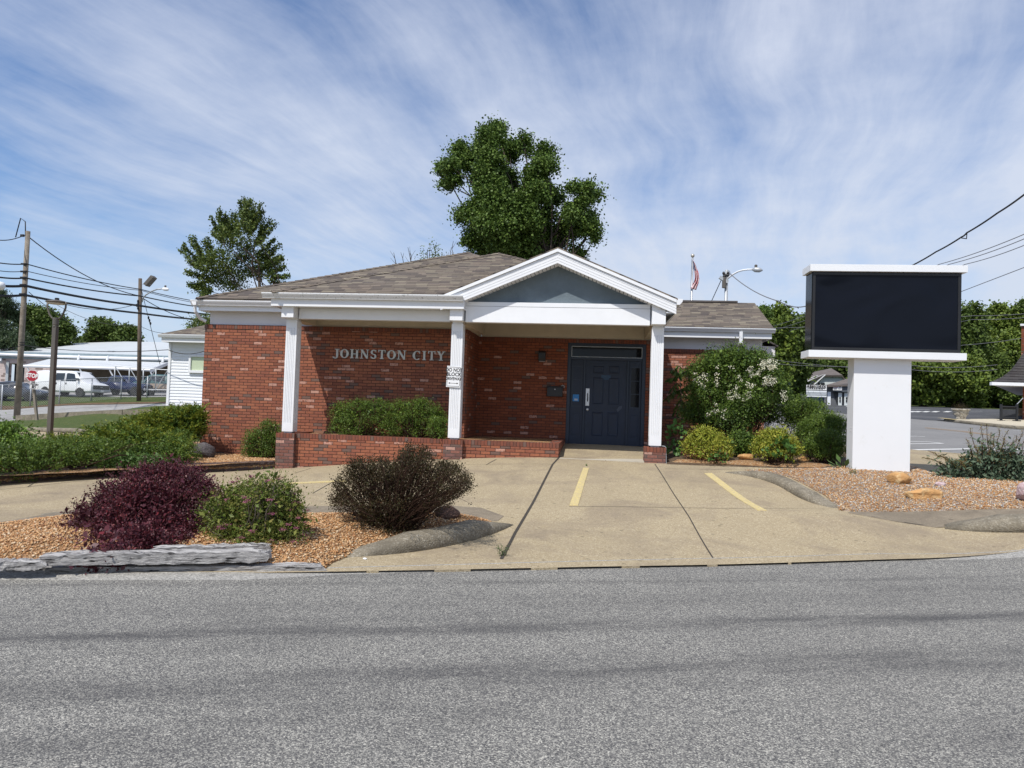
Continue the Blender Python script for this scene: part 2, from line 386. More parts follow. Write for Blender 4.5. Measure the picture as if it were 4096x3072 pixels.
# ================================================================== GROUND
def aggregate(name, base, dark, light, scale, amt=.5, stain=None, bump=.003, low=.5):
    m, n, p = newmat(name); pos = n.pos()
    v = n.voro(pos, scale, 'F1', 1); g = n.sep(v)[0]
    c = n.ramp(g, [(0, dark), (.3, base), (.72, base), (1, light)])
    c = n.mix(amt, base, c)
    nf = n.noise(pos, scale*.31, 3, .6); c = n.mix(n.mapr(nf, .35, .65, 0, .35), c, dark)
    big = n.noise(pos, low, 5, .6); c = n.mix(n.mapr(big, .3, .75, 0, .5), c, tuple(x*.72 for x in base))
    sp = n.math('GREATER_THAN', n.sep(n.voro(pos, scale*.12, 'F1', 1))[1], .93); sp = n.math('MULTIPLY', sp, n.math('LESS_THAN', n.voro(pos, scale*.12), .28)); c = n.mix(n.math('MULTIPLY', sp, .6), c, tuple(x*.35 for x in base))
    if stain: c = n.mix(n.mapr(n.noise(pos, stain[1], 6, .65, .6), stain[2], stain[3]), c, stain[0])
    n.put(p.inputs['Base Color'], c); p.inputs['Roughness'].default_value = .92; p.inputs['Specular IOR Level'].default_value = .2
    n.put(p.inputs['Normal'], n.bump(n.voro(pos, scale), bump)); return m
# chip-sealed road with darker wheel paths running along it
m, n, p = newmat('chip_seal_asphalt'); pos = n.pos(); x, y, z = n.sep(pos)[:3]
aw = n.math('ADD', n.math('MULTIPLY', x, .958), n.math('MULTIPLY', y, .287)); ac = n.math('SUBTRACT', n.math('MULTIPLY', y, .958), n.math('MULTIPLY', x, .287))
wig = n.math('MULTIPLY_ADD', n.math('SUBTRACT', n.noise(n.comb(aw, 0.0, 0.0), .35, 2), .5), .3, ac)
v1 = n.sep(n.voro(pos, 165, 'F1', 1))[0]; v2 = n.sep(n.voro(pos, 95, 'F1', 1))[1]
c = n.ramp(v1, [(0,(.07,.07,.075)),(.25,(.17,.17,.172)),(.5,(.27,.268,.26)),(.8,(.42,.41,.39)),(1,(.66,.65,.61))])
c = n.mix(n.math('MULTIPLY', n.math('LESS_THAN', v2, .28), .55), c, (.085,.085,.095))
def band(cen, wd, amt):
    return n.math('MULTIPLY', n.mapr(n.math('ABSOLUTE', n.math('SUBTRACT', wig, cen)), 0.0, wd, amt, 0.0, True), n.mapr(n.noise(n.comb(n.math('MULTIPLY', aw, .5), n.math('MULTIPLY', ac, 3.0), 0.0), 1.3, 5, .7), .3, .62))
tr = n.math('MAXIMUM', n.math('MAXIMUM', band(5.24, .26, 1.0), band(4.32, .40, .85)), n.math('MAXIMUM', band(6.55, .12, .6), band(5.9, .5, .35)))
pat = n.mapr(n.noise(n.comb(n.math('MULTIPLY', aw, .35), n.math('MULTIPLY', ac, 1.2), 4.0), 1.0, 6, .7), .50, .70, 0, .55)
c = n.mix(n.math('MAXIMUM', tr, pat), c, n.mix(.72, c, (.05,.05,.058)))
c = n.mix(n.mapr(n.noise(pos, 30, 4, .7), .50, .68, 0, .25), c, (.07,.07,.076)); c = n.mix(n.mapr(n.noise(pos, .8, 5, .65), .35, .7, 0, .22), c, (.10,.10,.105))
if False: crk = n.voro(n.vmath('ADD', n.vmath('MULTIPLY', pos, (.28,.55,1.0)), n.vmath('MULTIPLY', n.noise(pos, 1.6, 4, .6, 0.0, '3D', 1), (.35,.35,0))), 1.0, 'DISTANCE_TO_EDGE')
c = n.mix(1.0, c, (.90,.88,.82), 'MULTIPLY')
n.put(p.inputs['Base Color'], c); p.inputs['Roughness'].default_value = .85; p.inputs['Specular IOR Level'].default_value = .25
n.put(p.inputs['Normal'], n.bump(n.math('ADD', n.voro(pos, 130), n.voro(pos, 75)), .004)); M['road'] = m
M['conc'] = aggregate('exposed_aggregate_concrete', (.41,.335,.215), (.20,.155,.095), (.66,.58,.43), 95, .8, ((.23,.185,.135), .8, .48, .74), low=.45)
M['conc_dark'] = aggregate('stained_concrete', (.27,.225,.165), (.14,.115,.085), (.42,.37,.29), 80, .5, ((.15,.125,.095), 1.6, .45, .72))
M['conc_smooth'] = aggregate('smooth_concrete', (.48,.44,.36), (.36,.32,.26), (.56,.52,.44), 60, .25, ((.30,.27,.21), 1.8, .52, .8), .001)
M['curb'] = aggregate('weathered_curb_concrete', (.27,.235,.175), (.11,.095,.07), (.60,.56,.48), 62, .6, ((.12,.105,.08), 2.2, .42, .70), .006)
def pebblemat(name, cols, scale=48):
    m, n, p = newmat(name); pos = n.pos()
    v = n.sep(n.voro(pos, scale, 'F1', 1)); dd = n.voro(pos, scale, 'DISTANCE_TO_EDGE')
    k = len(cols); c = n.ramp(v[0], [(i/(k-1), q) for i, q in enumerate(cols)])
    c = n.mix(n.mapr(dd, 0.0, .10), (.07,.045,.025), c)
    c = n.mix(n.mapr(n.noise(pos, 1.3, 5, .6), .5, .75, 0, .45), c, (.12,.085,.055))
    n.put(p.inputs['Base Color'], c); p.inputs['Roughness'].default_value = .7
    n.put(p.inputs['Normal'], n.bump(n.voro(pos, scale), .02)); return m
ORANGE = [(.34,.155,.055),(.47,.25,.10),(.26,.115,.045),(.56,.37,.19),(.40,.20,.07),(.66,.53,.36)]
M['pebble'] = pebblemat('orange_pea_gravel', ORANGE)
M['grass'] = aggregate('mown_grass', (.075,.105,.028), (.035,.055,.014), (.15,.17,.06), 30, .8, ((.19,.15,.07), 3, .55, .75), .02)
M['litter'] = aggregate('leaf_litter', (.16,.105,.06), (.07,.04,.025), (.32,.24,.15), 16, .9, None, .02)
M['gravel'] = aggregate('grey_gravel_drive', (.34,.335,.325), (.20,.195,.19), (.52,.52,.50), 14, .7, ((.22,.21,.2), .5, .5, .7), .01)
M['lot'] = aggregate('dark_asphalt', (.085,.088,.095), (.05,.052,.058), (.15,.15,.155), 40, .5, ((.14,.14,.145), .35, .5, .75), .003)
M['street'] = aggregate('grey_street', (.235,.23,.225), (.17,.168,.165), (.33,.325,.31), 40, .4, ((.17,.17,.17), .5, .5, .8), .003)
M['sidewalk'] = aggregate('pale_sidewalk', (.56,.50,.38), (.42,.37,.28), (.66,.60,.48), 40, .3)
M['soil'] = aggregate('soil', (.12,.085,.055), (.06,.04,.03), (.26,.18,.11), 26, .8, None, .02)
M['joint'] = pm('dark_joint', (.045,.038,.03), .95, .3, 30)
M['yellow'] = pm('yellow_paint', (.58,.47,.19), .75, .12, 14, dirt=((.43,.345,.23), 34, .44, .62))
M['white_line'] = pm('road_white_paint', (.62,.62,.60), .7, .12, 20)
M['orange_line'] = pm('road_orange_paint', (.42,.27,.14), .8, .2, 20)

def sheet(name, poly, off, mat, step=.3, kind='structure', parent=None, zfun=None, rim=None, rimlen=.3):
    """a sheet following the terrain; off may be a number or f(x, y, distance_to_edge)"""
    bm = bmesh.new(); vs = [bm.verts.new((x, y, 0)) for x, y in poly]; bm.faces.new(vs)
    bmesh.ops.triangulate(bm, faces=bm.faces[:], ngon_method='EAR_CLIP')
    P = np.array(poly)
    for ax in (0, 1):
        a, b = P[:, ax].min(), P[:, ax].max(); q = math.floor(a/step)*step+step
        while q < b:
            co = (q, 0, 0) if ax == 0 else (0, q, 0); no = (1, 0, 0) if ax == 0 else (0, 1, 0)
            bmesh.ops.bisect_plane(bm, geom=bm.verts[:]+bm.edges[:]+bm.faces[:], plane_co=co, plane_no=no, dist=1e-5)
            q += step
    bmesh.ops.remove_doubles(bm, verts=bm.verts[:], dist=1e-4)
    bm.verts.ensure_lookup_table()
    XY = np.array([v.co[:2] for v in bm.verts]); hz = h(XY[:, 0], XY[:, 1])
    if callable(off):
        A = P; B = np.roll(P, -1, 0); dmin = np.full(len(XY), 1e9)
        for a, b in zip(A, B):
            ab = b-a; t = np.clip(((XY-a)@ab)/max(1e-9, ab@ab), 0, 1); dmin = np.minimum(dmin, np.linalg.norm(XY-(a+t[:, None]*ab), axis=1))
        o = off(XY[:, 0], XY[:, 1], dmin)
    else: o = off
    zz = hz+o if zfun is None else zfun(XY[:, 0], XY[:, 1])+0*hz
    for v, q in zip(bm.verts, zz): v.co.z = q
    bmesh.ops.recalc_face_normals(bm, faces=bm.faces[:])
    up = sum(f.normal.z*f.calc_area() for f in bm.faces)
    if up < 0: bmesh.ops.reverse_faces(bm, faces=bm.faces[:])
    be = [e for e in bm.edges if len(e.link_faces) == 1]      # skirt, so that no edge floats
    ex = bmesh.ops.extrude_edge_only(bm, edges=be)['geom']
    for v in ex:
        if isinstance(v, bmesh.types.BMVert): v.co.z -= .12
    me = bpy.data.meshes.new(name); bm.to_mesh(me); bm.free()
    o = mesh_obj(name, me, mat, parent, smooth=False)
    if kind: o['kind'] = kind
    return o
def ribbon(name, pts, width, off, mat, kind='structure', step=.25, parent=None, back=None):
    """thin strip along a path of (x, y)"""
    P = [np.array(p, float) for p in pts]; Q = [P[0]]
    for a, b in zip(P, P[1:]):
        n_ = max(1, int(np.linalg.norm(b-a)/step)); Q += [a+(b-a)*i/n_ for i in range(1, n_+1)]
    Q = np.array(Q); T = np.gradient(Q, axis=0); T /= np.linalg.norm(T, axis=1)[:, None]; Nn = np.stack([-T[:, 1], T[:, 0]], 1)
    wv = width if not callable(width) else np.array([width(i/(len(Q)-1)) for i in range(len(Q))])[:, None]
    L = Q+Nn*wv/2; Rr = Q-Nn*wv/2; V = []
    for a, b in zip(L, Rr): V += [(*a, float(h(*a))+(off if back is None else back)), (*b, float(h(*b))+off)]
    F = [(2*i, 2*i+1, 2*i+3, 2*i+2) for i in range(len(Q)-1)]
    mb = MB(); mb.add(V, F); o = mb.build(name, mat, parent)
    if kind: o['kind'] = kind
    return o
def curb(name, pts, width, hgt, mat, label, sink=.05, n=7, taper=True, group=None):
    P = [np.array(p, float) for p in pts]; Q = [P[0]]
    for a, b in zip(P, P[1:]):
        n_ = max(1, int(np.linalg.norm(b-a)/.15)); Q += [a+(b-a)*i/n_ for i in range(1, n_+1)]
    Q = np.array(Q)
    for _ in range(6): Q[1:-1] = (Q[:-2]+Q[1:-1]*2+Q[2:])/4
    T = np.gradient(Q, axis=0); T /= np.linalg.norm(T, axis=1)[:, None]; Nn = np.stack([-T[:, 1], T[:, 0]], 1)
    mb = MB(); rings = []; L = len(Q)
    for i, (q, nn) in enumerate(zip(Q, Nn)):
        s = 1.0
        if taper: s = min(1, .12+i*.22, .12+(L-1-i)*.22)
        z0 = float(h(*q)); ring = []
        for j in range(n+2):
            a = math.pi*j/(n+1); cx = math.cos(a); sz = math.sin(a)
            lx = width/2*math.copysign(abs(cx)**.6, cx); lz = hgt*s*abs(sz)**.65
            ring.append((q[0]+nn[0]*lx, q[1]+nn[1]*lx, z0-sink+(lz+sink if 0 < j < n+1 else 0)))
        rings.append(ring)
    mb.loft(rings); o = mb.build(name, mat, None, smooth=True); return tag(o, label, 'curb', group)

# base ground, coarse, a little below every sheet
def grid_ground():
    xs = np.concatenate([np.arange(-400, -60, 20), np.arange(-60, 60, 1.5), np.arange(60, 420, 20)])
    ys = np.concatenate([np.arange(-60, -9, 6), np.arange(-9, 100, 1.5), np.arange(100, 900, 40)])
    X, Y = np.meshgrid(xs, ys); Z = h(X.ravel(), Y.ravel())-.10
    V = np.stack([X.ravel(), Y.ravel(), Z], 1); nx = len(xs); i, j = np.meshgrid(np.arange(nx-1), np.arange(len(ys)-1)); a = (j*nx+i).ravel()
    o = fast_mesh('ground', V, np.stack([a, a+1, a+1+nx, a+nx], 1), M['grass'], None, True); o['kind'] = 'structure'
grid_ground()

k = k_
edge = [(-40,-3.5),(-25,.9),(-14,3.85),(-9,4.95)]+[G2(u*k, v*k) for u, v in ((0,1243),(290,1243),(540,1243),(730,1232),(1100,1222),(1500,1212),(1900,1201),(2212,1193))]+[(8,10.9),(12,13.2),(20,17.8)]
sheet('road', [(x, y+.2) for x, y in edge]+[(40,26),(40,-8),(-40,-8)], .0, M['road'], .3)
ribbon('road_gravel_edge', [(x, y-.075) for x, y in edge[1:-1]], .19, -.002, aggregate('loose_grit', (.34,.33,.305), (.14,.135,.13), (.58,.56,.52), 85, .95), back=.0245)
slab = [(x, y) for x, y in edge]+[(14,16.2)]+[G2(4096,1912), G2(3841,1839), G2(3769,1822), G2(3643,1801), (6.0,21.5), (1.42,19.2), (1.42,14.50), (.962,14.50), (.962,14.405), (-.742,14.405), (-.742,14.53), (-6.7,14.53)]
foot = [G2(1100,1881), G2(821,1899), G2(384,1907), G2(203,1921), G2(0,1937), (-9.6,9.0), (-10.6,7.6), (-14,6.2)]
sheet('driveway', [(-14,3.85)]+edge[3:-1]+slab[len(edge):]+foot, .022, M['conc'], .3)
# joints, stripes
def jl(*uv): return [G2(*q) for q in uv]
for i, (pts, wd) in enumerate(((jl((2240,1831),(2210,1863),(2133,2015),(2061,2138),(2005,2245)), .035), (jl((2619,1861),(2696,1984),(2757,2076),(2851,2240)), .016),
    (jl((2276,2033),(2500,2034),(2727,2037),(3000,2040),(3300,2044)), .010), (jl((0,1965),(110,1954),(384,1923)), .015), (jl((110,1954),(147,1932)), .012),
    (jl((1250,1980),(1310,1945),(1371,1912)), .013), (jl((1177,1898),(1243,1878)), .014), (jl((1808,1866),(2207,1862)), .010),
    (jl((3393,2057),(3586,2093),(3744,2116)), .03), (jl((2660,1880),(2840,1883),(2990,1885)), .012), (jl((1945,1864),(1985,1842)), .016))):
    ribbon('pavement_joint', pts, wd, .027, M['joint'])
def quad(name, uvs, off, mat): return sheet(name, [G2(*q) for q in uvs], off, mat, .3)
yl = 'yellow_stripe'
quad(yl, ((2333,1877),(2356,1877),(2312,2030),(2278,2028)), .030, M['yellow'])
quad(yl, ((2817,1899),(2847,1898),(3067,2049),(3032,2049)), .030, M['yellow'])
quad(yl, ((1130,1938),(1381,1926),(1381,1932),(1130,1943)), .030, M['yellow'])
quad('stained_pavement', ((3393,2059),(3744,2118),(3900,2100),(4096,2096),(4500,2100),(4500,2035),(4096,2045),(3800,2052),(3400,2054)), .028, M['conc_dark'])
# gutter band round the left bed
quad('gutter_band', ((-250,2125),(0,2096),(262,2054),(600,2034),(1217,2033),(1434,2030),(1780,2029),(1923,2038),(2015,2072),(1990,2092),(1950,2092),(1850,2072),(1650,2068),(1434,2070),(1217,2072),(600,2075),(240,2086),(0,2117),(-250,2150)), .027, M['conc_dark'])
# ---- beds
def mound(a, w): return lambda X, Y, dm: .03+a*np.clip(dm/w, 0, 1)**.7
bedL = [G2(*q) for q in ((-250,2152),(0,2119),(240,2088),(600,2077),(1217,2074),(1434,2072),(1650,2070),(1850,2074),(1950,2094),(1985,2110),(1821,2160),(1616,2196),(1440,2215),(1330,2262))]+[G2(1300,2284), G2(1100,2286), G2(700,2286), G2(400,2288), G2(0,2290), G2(-250,2290)]
bL = sheet('mulch_bed', bedL, mound(.13, .5), M['pebble'], .15)
curbR_in = [(2979,1886),(3087,1896),(3161,1916),(3229,1950),(3303,1991),(3347,2033)]
bedR = [G2(*q) for q in ((3276,1885),(3400,1872),(3640,1868),(3690,1884),(3730,1903),(3900,1918),(4096,1935),(4500,1965),(4500,2035),(4096,2044),(3800,2050),(3500,2054),(3357,2049))]+[G2(*q) for q in curbR_in[::-1]]
bR = sheet('gravel_bed', bedR, mound(.10, .6), None, .15); bR.data.materials.append(pebblemat('mixed_pebbles', [(.36,.17,.06),(.48,.28,.12),(.30,.27,.24),(.58,.44,.28),(.26,.12,.05),(.50,.46,.41),(.42,.22,.09)], 44))
bedB = [G2(*q) for q in ((2668,1861),(3000,1873),(3276,1882))]+[(4.9,14.6),(6.2,16.5),(6.6,19.2),(4.6,20.6),(1.4,19.7),(1.40,14.8)]
sheet('shrub_bed', bedB, mound(.04, .4), M['soil'], .3)
sheet('gravel_strip', [G2(*q) for q in ((2672,1859),(2900,1866),(3120,1875),(3280,1880),(3350,1872),(3200,1860),(2950,1850),(2700,1845))], mound(.05,.15), M['pebble'], .15)
ret_top = [(-9.9,8.2),(-9.45,9.2),(-9.15,10.11),(-8.88,11.2),(-8.60,11.9),(-8.15,12.5),(-7.72,12.95),(-7.28,13.55),(-6.72,14.45)]
sheet('wall_bed', ret_top+[(-6.68,15.68),(-9.13,15.68),(-9.13,20),(-11.5,20),(-13.5,12),(-11.5,8.0)], 0, M['pebble'], .3, zfun=lambda X, Y: .285+.012*np.sin(X*5)*np.cos(Y*6))

curbL_out = [(1376,2241),(1616,2226),(1821,2190),(1985,2144),(2060,2106)]
def inset(pts, dd):
    P = np.array(pts); T = np.gradient(P, axis=0); T /= np.linalg.norm(T, axis=1)[:, None]
    return [tuple(p) for p in P+np.stack([-T[:, 1], T[:, 0]], 1)*dd]
curb('bed_curb', inset([G2(*q) for q in curbL_out], .17), .34, .19, M['curb'], 'long rounded concrete curb sweeping round the tip of the left planting bed')
cr = [G2(*q) for q in ((2905,1896),(2979,1904),(3050,1922),(3114,1943),(3161,1977),(3209,2004),(3283,2031),(3340,2040))]
curb('bed_curb', inset(cr, .13), .28, .15, M['curb'], 'rounded concrete curb bending along the left side of the sign bed')
cr2 = [G2(*q) for q in ((3748,2120),(3820,2134),(3920,2139),(4096,2139),(4500,2150),(4900,2170))]
curb('bed_curb', inset(cr2, .26), .50, .16, M['curb'], 'low broad curb rising from the stained apron at the right picture edge')
curb('bed_curb', [G2(*q) for q in ((88,2076),(180,2062),(262,2050),(330,2046))], .22, .07, M['curb'], 'short worn curb hump behind the purple shrub')

# pebbles: one loose layer for each bed
def pebbles(name, poly, n_, off, cols, kindname='gravel'):
    P = np.array(poly); lo, hi = P.min(0), P.max(0); pts = []
    while len(pts) < n_:
        q = RNG.random((n_, 2))*(hi-lo)+lo
        ins = np.zeros(len(q), bool); j = len(P)-1
        for i in range(len(P)):
            c = ((P[i, 1] > q[:, 1]) != (P[j, 1] > q[:, 1])) & (q[:, 0] < (P[j, 0]-P[i, 0])*(q[:, 1]-P[i, 1])/(P[j, 1]-P[i, 1]+1e-12)+P[i, 0]); ins ^= c; j = i
        pts += q[ins].tolist()
    q = np.array(pts[:n_]); A = P; B = np.roll(P, -1, 0); dm = np.full(n_, 1e9)
    for a, b in zip(A, B):
        ab = b-a; t = np.clip(((q-a)@ab)/max(1e-9, ab@ab), 0, 1); dm = np.minimum(dm, np.linalg.norm(q-(a+t[:, None]*ab), axis=1))
    z = h(q[:, 0], q[:, 1])+off(q[:, 0], q[:, 1], dm)
    s = RNG.uniform(.006, .017, n_); oc = np.array([(1,0,0),(0,1,0),(-1,0,0),(0,-1,0),(0,0,.7),(0,0,-.7)], float)
    an = RNG.random(n_)*6.28; ca, sa = np.cos(an), np.sin(an); st = RNG.uniform(.6, 1.5, (n_, 1, 3))
    V = oc[None]*s[:, None, None]*st
    V = np.stack([V[..., 0]*ca[:, None]-V[..., 1]*sa[:, None], V[..., 0]*sa[:, None]+V[..., 1]*ca[:, None], V[..., 2]], -1)
    V += np.stack([q[:, 0], q[:, 1], z+s*.4], -1)[:, None]
    F = np.array([(0,1,4),(1,2,4),(2,3,4),(3,0,4),(1,0,5),(2,1,5),(3,2,5),(0,3,5)]); F = (F[None]+np.arange(n_)[:, None, None]*6).reshape(-1, 3)
    mt, nn, pp = newmat(name+'_stone'); g = nn.new('ShaderNodeNewGeometry'); kk = len(cols)
    nn.put(pp.inputs['Base Color'], nn.ramp(g.outputs['Random Per Island'], [(i/(kk-1), c) for i, c in enumerate(cols)])); pp.inputs['Roughness'].default_value = .65
    o = fast_mesh(name, V.reshape(-1, 3), F, mt, None); tag(o, None, None, None, 'stuff'); return o
pebbles('loose_pebbles', bedL, 26000, mound(.13, .5), ORANGE)
pebbles('loose_pebbles', bedR, 22000, mound(.10, .6), ORANGE+[(.30,.29,.28),(.50,.48,.45)])
pebbles('loose_pebbles', [(-9.1,15.66),(-6.7,15.66),(-6.72,14.5),(-7.3,13.65),(-7.8,13.1),(-9.1,14)], 8000, lambda X, Y, dm: .30-h(X, Y), ORANGE)

# ---- left side: street, verges, gravel drive, lot
zone = lambda nm, pts, off, mt, st=1.0: sheet(nm, [G2(*q) for q in pts], off, mt, st)
sheet('side_street', [(-14,8),(-14,16),(-15.5,21),(-17.5,23.2),(-20,25.2),(-23,26.2),(-36,33.2),(-60,46),(-60,-4),(-16,4)], .0, M['conc'], 1.0)
sheet('gravel_drive', [(-60,47),(-36,34),(-31.5,36.0),(-24,33),(-17,32),(-12,34),(-12,50),(-31,50.5),(-36,45),(-39.5,44.0),(-60,50)], .0, M['gravel'], 1.0)
sheet('grass_verge', [(-29.5,31.5),(-23,27.0),(-20,25.7),(-17,24),(-13,22),(-10,22),(-10,31),(-17,30.6),(-21,30.6),(-31.2,35.6)], .03, M['grass'], .8)
sheet('leaf_litter', [(-39.6,43.9),(-36,45.1),(-34.5,47),(-33,48.8),(-30,51.2),(-12,51.5),(-12,53),(-33,51.5),(-36.5,46.6),(-39,45.2),(-60,51),(-60,50.4)], .03, M['litter'], .8)
sheet('grass_strip', [(-38.9,45.3),(-36.4,46.7),(-33,51.6),(-12,53.1),(-12,54.2),(-34,53.0),(-38.5,47.6),(-60,52.5),(-60,51)], .035, M['grass'], .8)
sheet('parking_lot', [(-38.6,47.7),(-34,53.1),(-12,54.3),(-12,80),(-70,80),(-70,53.2)], .02, M['gravel'], 1.5)
curb('street_curb', [(-15.3,21.2),(-17.6,23.6),(-20,25.5),(-23,26.7),(-30,30.2)], .3, .16, M['curb'], 'grey concrete kerb between the side street and the grass by the stop sign')
lw = MB(); lp = [(-31.6,35.9),(-27,33.9),(-22,31.2),(-18,30.8),(-13,31.4)]
for a, b in zip(lp, lp[1:]):
    za, zb = float(h(*a)), float(h(*b)); t = Vector((b[0]-a[0], b[1]-a[1], 0)).normalized(); q = Vector((-t.y, t.x, 0))*.1
    pa, pb = Vector((*a, 0)), Vector((*b, 0)); vs = []
    for pp_, zz_ in ((pa, za), (pb, zb)):
        for sg in (-1, 1):
            for zt in (-.3, .26): vs.append((pp_.x+q.x*sg, pp_.y+q.y*sg, zz_+zt))
    lw.add(vs, [(0,1,3,2),(4,6,7,5),(0,4,5,1),(2,3,7,6),(1,5,7,3),(0,2,6,4)])
tag(lw.build('low_wall', M['curb'], None), 'low concrete retaining edge along the gravel drive', 'wall')

# ---- right side: cross street, lot, sidewalk, verge
ne = [G2(3643,1801), G2(3769,1822), G2(3841,1839), G2(4096,1912)]
sheet('cross_street', [(-2,29),(5.9,21.6)]+ne+[(14,16),(40,26),(40,36),(18.55,33.9),(18.4,36.5),(18.0,39.5),(14.3,45.1),(6,52),(-6,58)], .004, M['street'], 1.0)
sheet('dark_lot', [(18.8,40.1),(17.6,40.4),(15,45.5),(15.5,55),(20,66),(60,68),(60,42),(26,43)], .03, M['lot'], 1.5)
sheet('sidewalk', [(18.5,40.1),(18.4,38.0),(18.75,34.4),(24,33.5),(40,36.2),(40,44),(22.0,42.6)], .12, M['sidewalk'], 1.0)
curb('street_curb', [(18.2,39.9),(18.15,38),(18.5,34.1),(24,33.1),(39,35.8)], .28, .15, M['curb'], 'grey kerb edging the far pale sidewalk by the stone urn', taper=False)
tag(ribbon('kerb_paint', [(18.05,40.3),(18.15,38.7)], .30, .158, M['yellow'], None), kind='structure')
sheet('house_verge', [(13.6,46.5),(8,51.8),(8,57),(14,57),(19.2,58),(20,60),(16,62),(0,66),(0,57)], .02, M['grass'], 1.2)
sheet('shop_forecourt', [(8,57.1),(14,57.1),(19.3,58.1),(20,68),(8,70)], .03, M['lot'], 1.5)
def wline(pts, wd, mt=M['white_line']): ribbon('road_marking', [G2(*q) for q in pts], wd, .012, mt)
wline(((3660,1800.5),(3870,1797),(4100,1800)), .22)
wline(((3630,1777),(3771,1775)), .13); wline(((3630,1767),(3710,1768),(3771,1775)), .12)
wline(((3630,1746),(3665,1746),(3700,1748.5)), .12)
wline(((3700,1713),(3850,1728),(3960,1742)), .10, M['orange_line']); wline(((3700,1711),(3850,1725),(3960,1739)), .10, M['orange_line'])
wline(((4050,1722),(4096,1726)), .12)
for u in (3648, 3672, 3705, 3742, 3790): ribbon('lot_marking', [G2(u-9,1651), G2(u+8,1647.5)], .35, .045, M['white_line'])
for u0, u1, v in ((3640,3720,1641),(3880,3930,1647),(3765,3800,1682)): ribbon('lot_marking', [G2(u0,v), G2(u1,v)], .12, .045, M['white_line'])
# ================================================================== THE BRICK BUILDING
YP, YW, YR = 14.41, 15.685, 17.269          # plinth front, main wall, recessed wall
B = empty('brick_building', (-3.8, YW, .3), 'single-storey red brick office with white gabled porch, grey shingle roof and blue door', 'building')
ZB, ZT = -.15, 3.201                        # brick below the rowlock
mb = MB(); mb.box(-9.131, -2.916, YW, YW+.25, ZB, ZT); mb.box(-9.131, -8.9, YW+.25, 34, ZB, ZT)
mb.build('front_wall', M['brick'], B)
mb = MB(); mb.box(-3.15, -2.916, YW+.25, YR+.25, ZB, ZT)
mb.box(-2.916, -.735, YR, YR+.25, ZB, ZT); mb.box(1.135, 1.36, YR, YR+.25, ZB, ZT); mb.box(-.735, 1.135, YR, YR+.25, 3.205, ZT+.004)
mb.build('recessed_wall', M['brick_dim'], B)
mb = MB(); mb.box(1.36, 4.36, 19.42, 19.67, ZB, ZT); mb.box(1.14, 1.36, YR+.25, 19.67, ZB, ZT); mb.box(4.12, 4.36, 19.67, 30, ZB, ZT)
mb.build('wing_wall', M['brick'], B)
mb = MB()                                   # rowlock course standing a little proud
mb.box(-9.143, -2.904, YW-.012, YW+.2, ZT, 3.297); mb.box(-2.916, -2.904, YW+.2, YR, ZT, 3.297)
mb.box(-9.143, -9.12, YW+.2, 34, ZT, 3.297)
mb.box(-2.904, 1.36, YR-.012, YR+.2, ZT, 3.297); mb.box(1.36, 4.372, 19.408, 19.62, ZT, 3.297)
mb.build('rowlock_course', M['rowlock'], B)
mb = MB(); mb.box(-9.057, -6.55, YW+.06, YW+.2, 3.297, 3.62); mb.box(-9.057, -8.95, YW+.2, 33, 3.297, 3.62); mb.build('frieze', M['frieze'], B, bevel=.004)
MB().box(1.42, 4.29, 19.49, 19.62, 3.297, 3.62).build('frieze', M['frieze'], B, bevel=.004)
mb = MB(); mb.box(-6.55, -2.86, YW+.03, YW+.2, 3.297, 3.70); mb.box(-3.0, -2.86, YW+.2, YR, 3.297, 3.70)
mb.box(-2.86, 1.38, YR+.02, YR+.2, 3.297, 3.70); mb.build('porch_frieze', M['stucco'], B)
# soffits
mb = MB(); mb.box(-9.17, -6.55, 15.50, YW+.06, 3.60, 3.625); mb.box(-9.17, -9.057, YW+.06, 33, 3.60, 3.625)
mb.build('soffit', M['white'], B); MB().box(1.42, 4.42, 19.165, 19.49, 3.60, 3.625).build('soffit', M['white'], B)
mb = MB(); mb.box(-6.80, 1.48, 14.62, 17.3, 3.66, 3.70); mb.build('porch_ceiling', M['stucco'], B)
# fascia boards
mb = MB()
mb.box(-9.17, -6.80, 15.475, 15.50, 3.59, 3.75); mb.box(-9.195, -9.17, 15.475, 33, 3.59, 3.75)
mb.build('fascia', M['white'], B, bevel=.003); mb = MB(); mb.box(1.40, 4.425, 19.14, 19.165, 3.585, 3.77); mb.box(4.425, 4.45, 19.14, 30, 3.585, 3.77)
mb.build('fascia', M['white'], B, bevel=.003)
mb = MB(); mb.box(-6.805, -2.755, 14.19, 14.215, 3.548, 3.72); mb.box(-6.83, -6.805, 14.19, 15.6, 3.548, 3.72); mb.box(-2.755, -2.73, 14.19, 14.45, 3.548, 3.72)
mb.box(-6.805, -2.755, 14.215, 14.46, 3.56, 3.575)
mb.build('porch_fascia', M['white'], B, bevel=.003)
# gutters (K profile)
def kprof(y, z0, z1, out):                  # y: fascia plane
    return [(y, z0), (y-out*.55, z0), (y-out*.62, z0+.02), (y-out*.9, z0+(z1-z0)*.62), (y-out, z1-.02), (y-out, z1), (y-out+.012, z1), (y-out+.012, z1-.02), (y-.01, z1-.045), (y, z1-.045)]
def gutter(x0, x1, y, z0, z1, mat, out=.12): MB().prism(kprof(y, z0, z1, out), x0, x1, 'x').build('gutter', mat, B)
gutter(-9.34, -6.835, 15.473, 3.70, 3.82, M['white']); gutter(-6.99, -2.735, 14.188, 3.70, 3.815, M['gutterdirt']); gutter(1.40, 4.52, 19.138, 3.735, 3.84, M['white'])
mb = MB(); mb.prism([(x_, z_) for x_, z_ in ((-9.196,3.70),(-9.196,3.82),(-9.316,3.82),(-9.30,3.74),(-9.26,3.70))], 15.36, 33, 'y'); mb.build('gutter', M['white'], B)
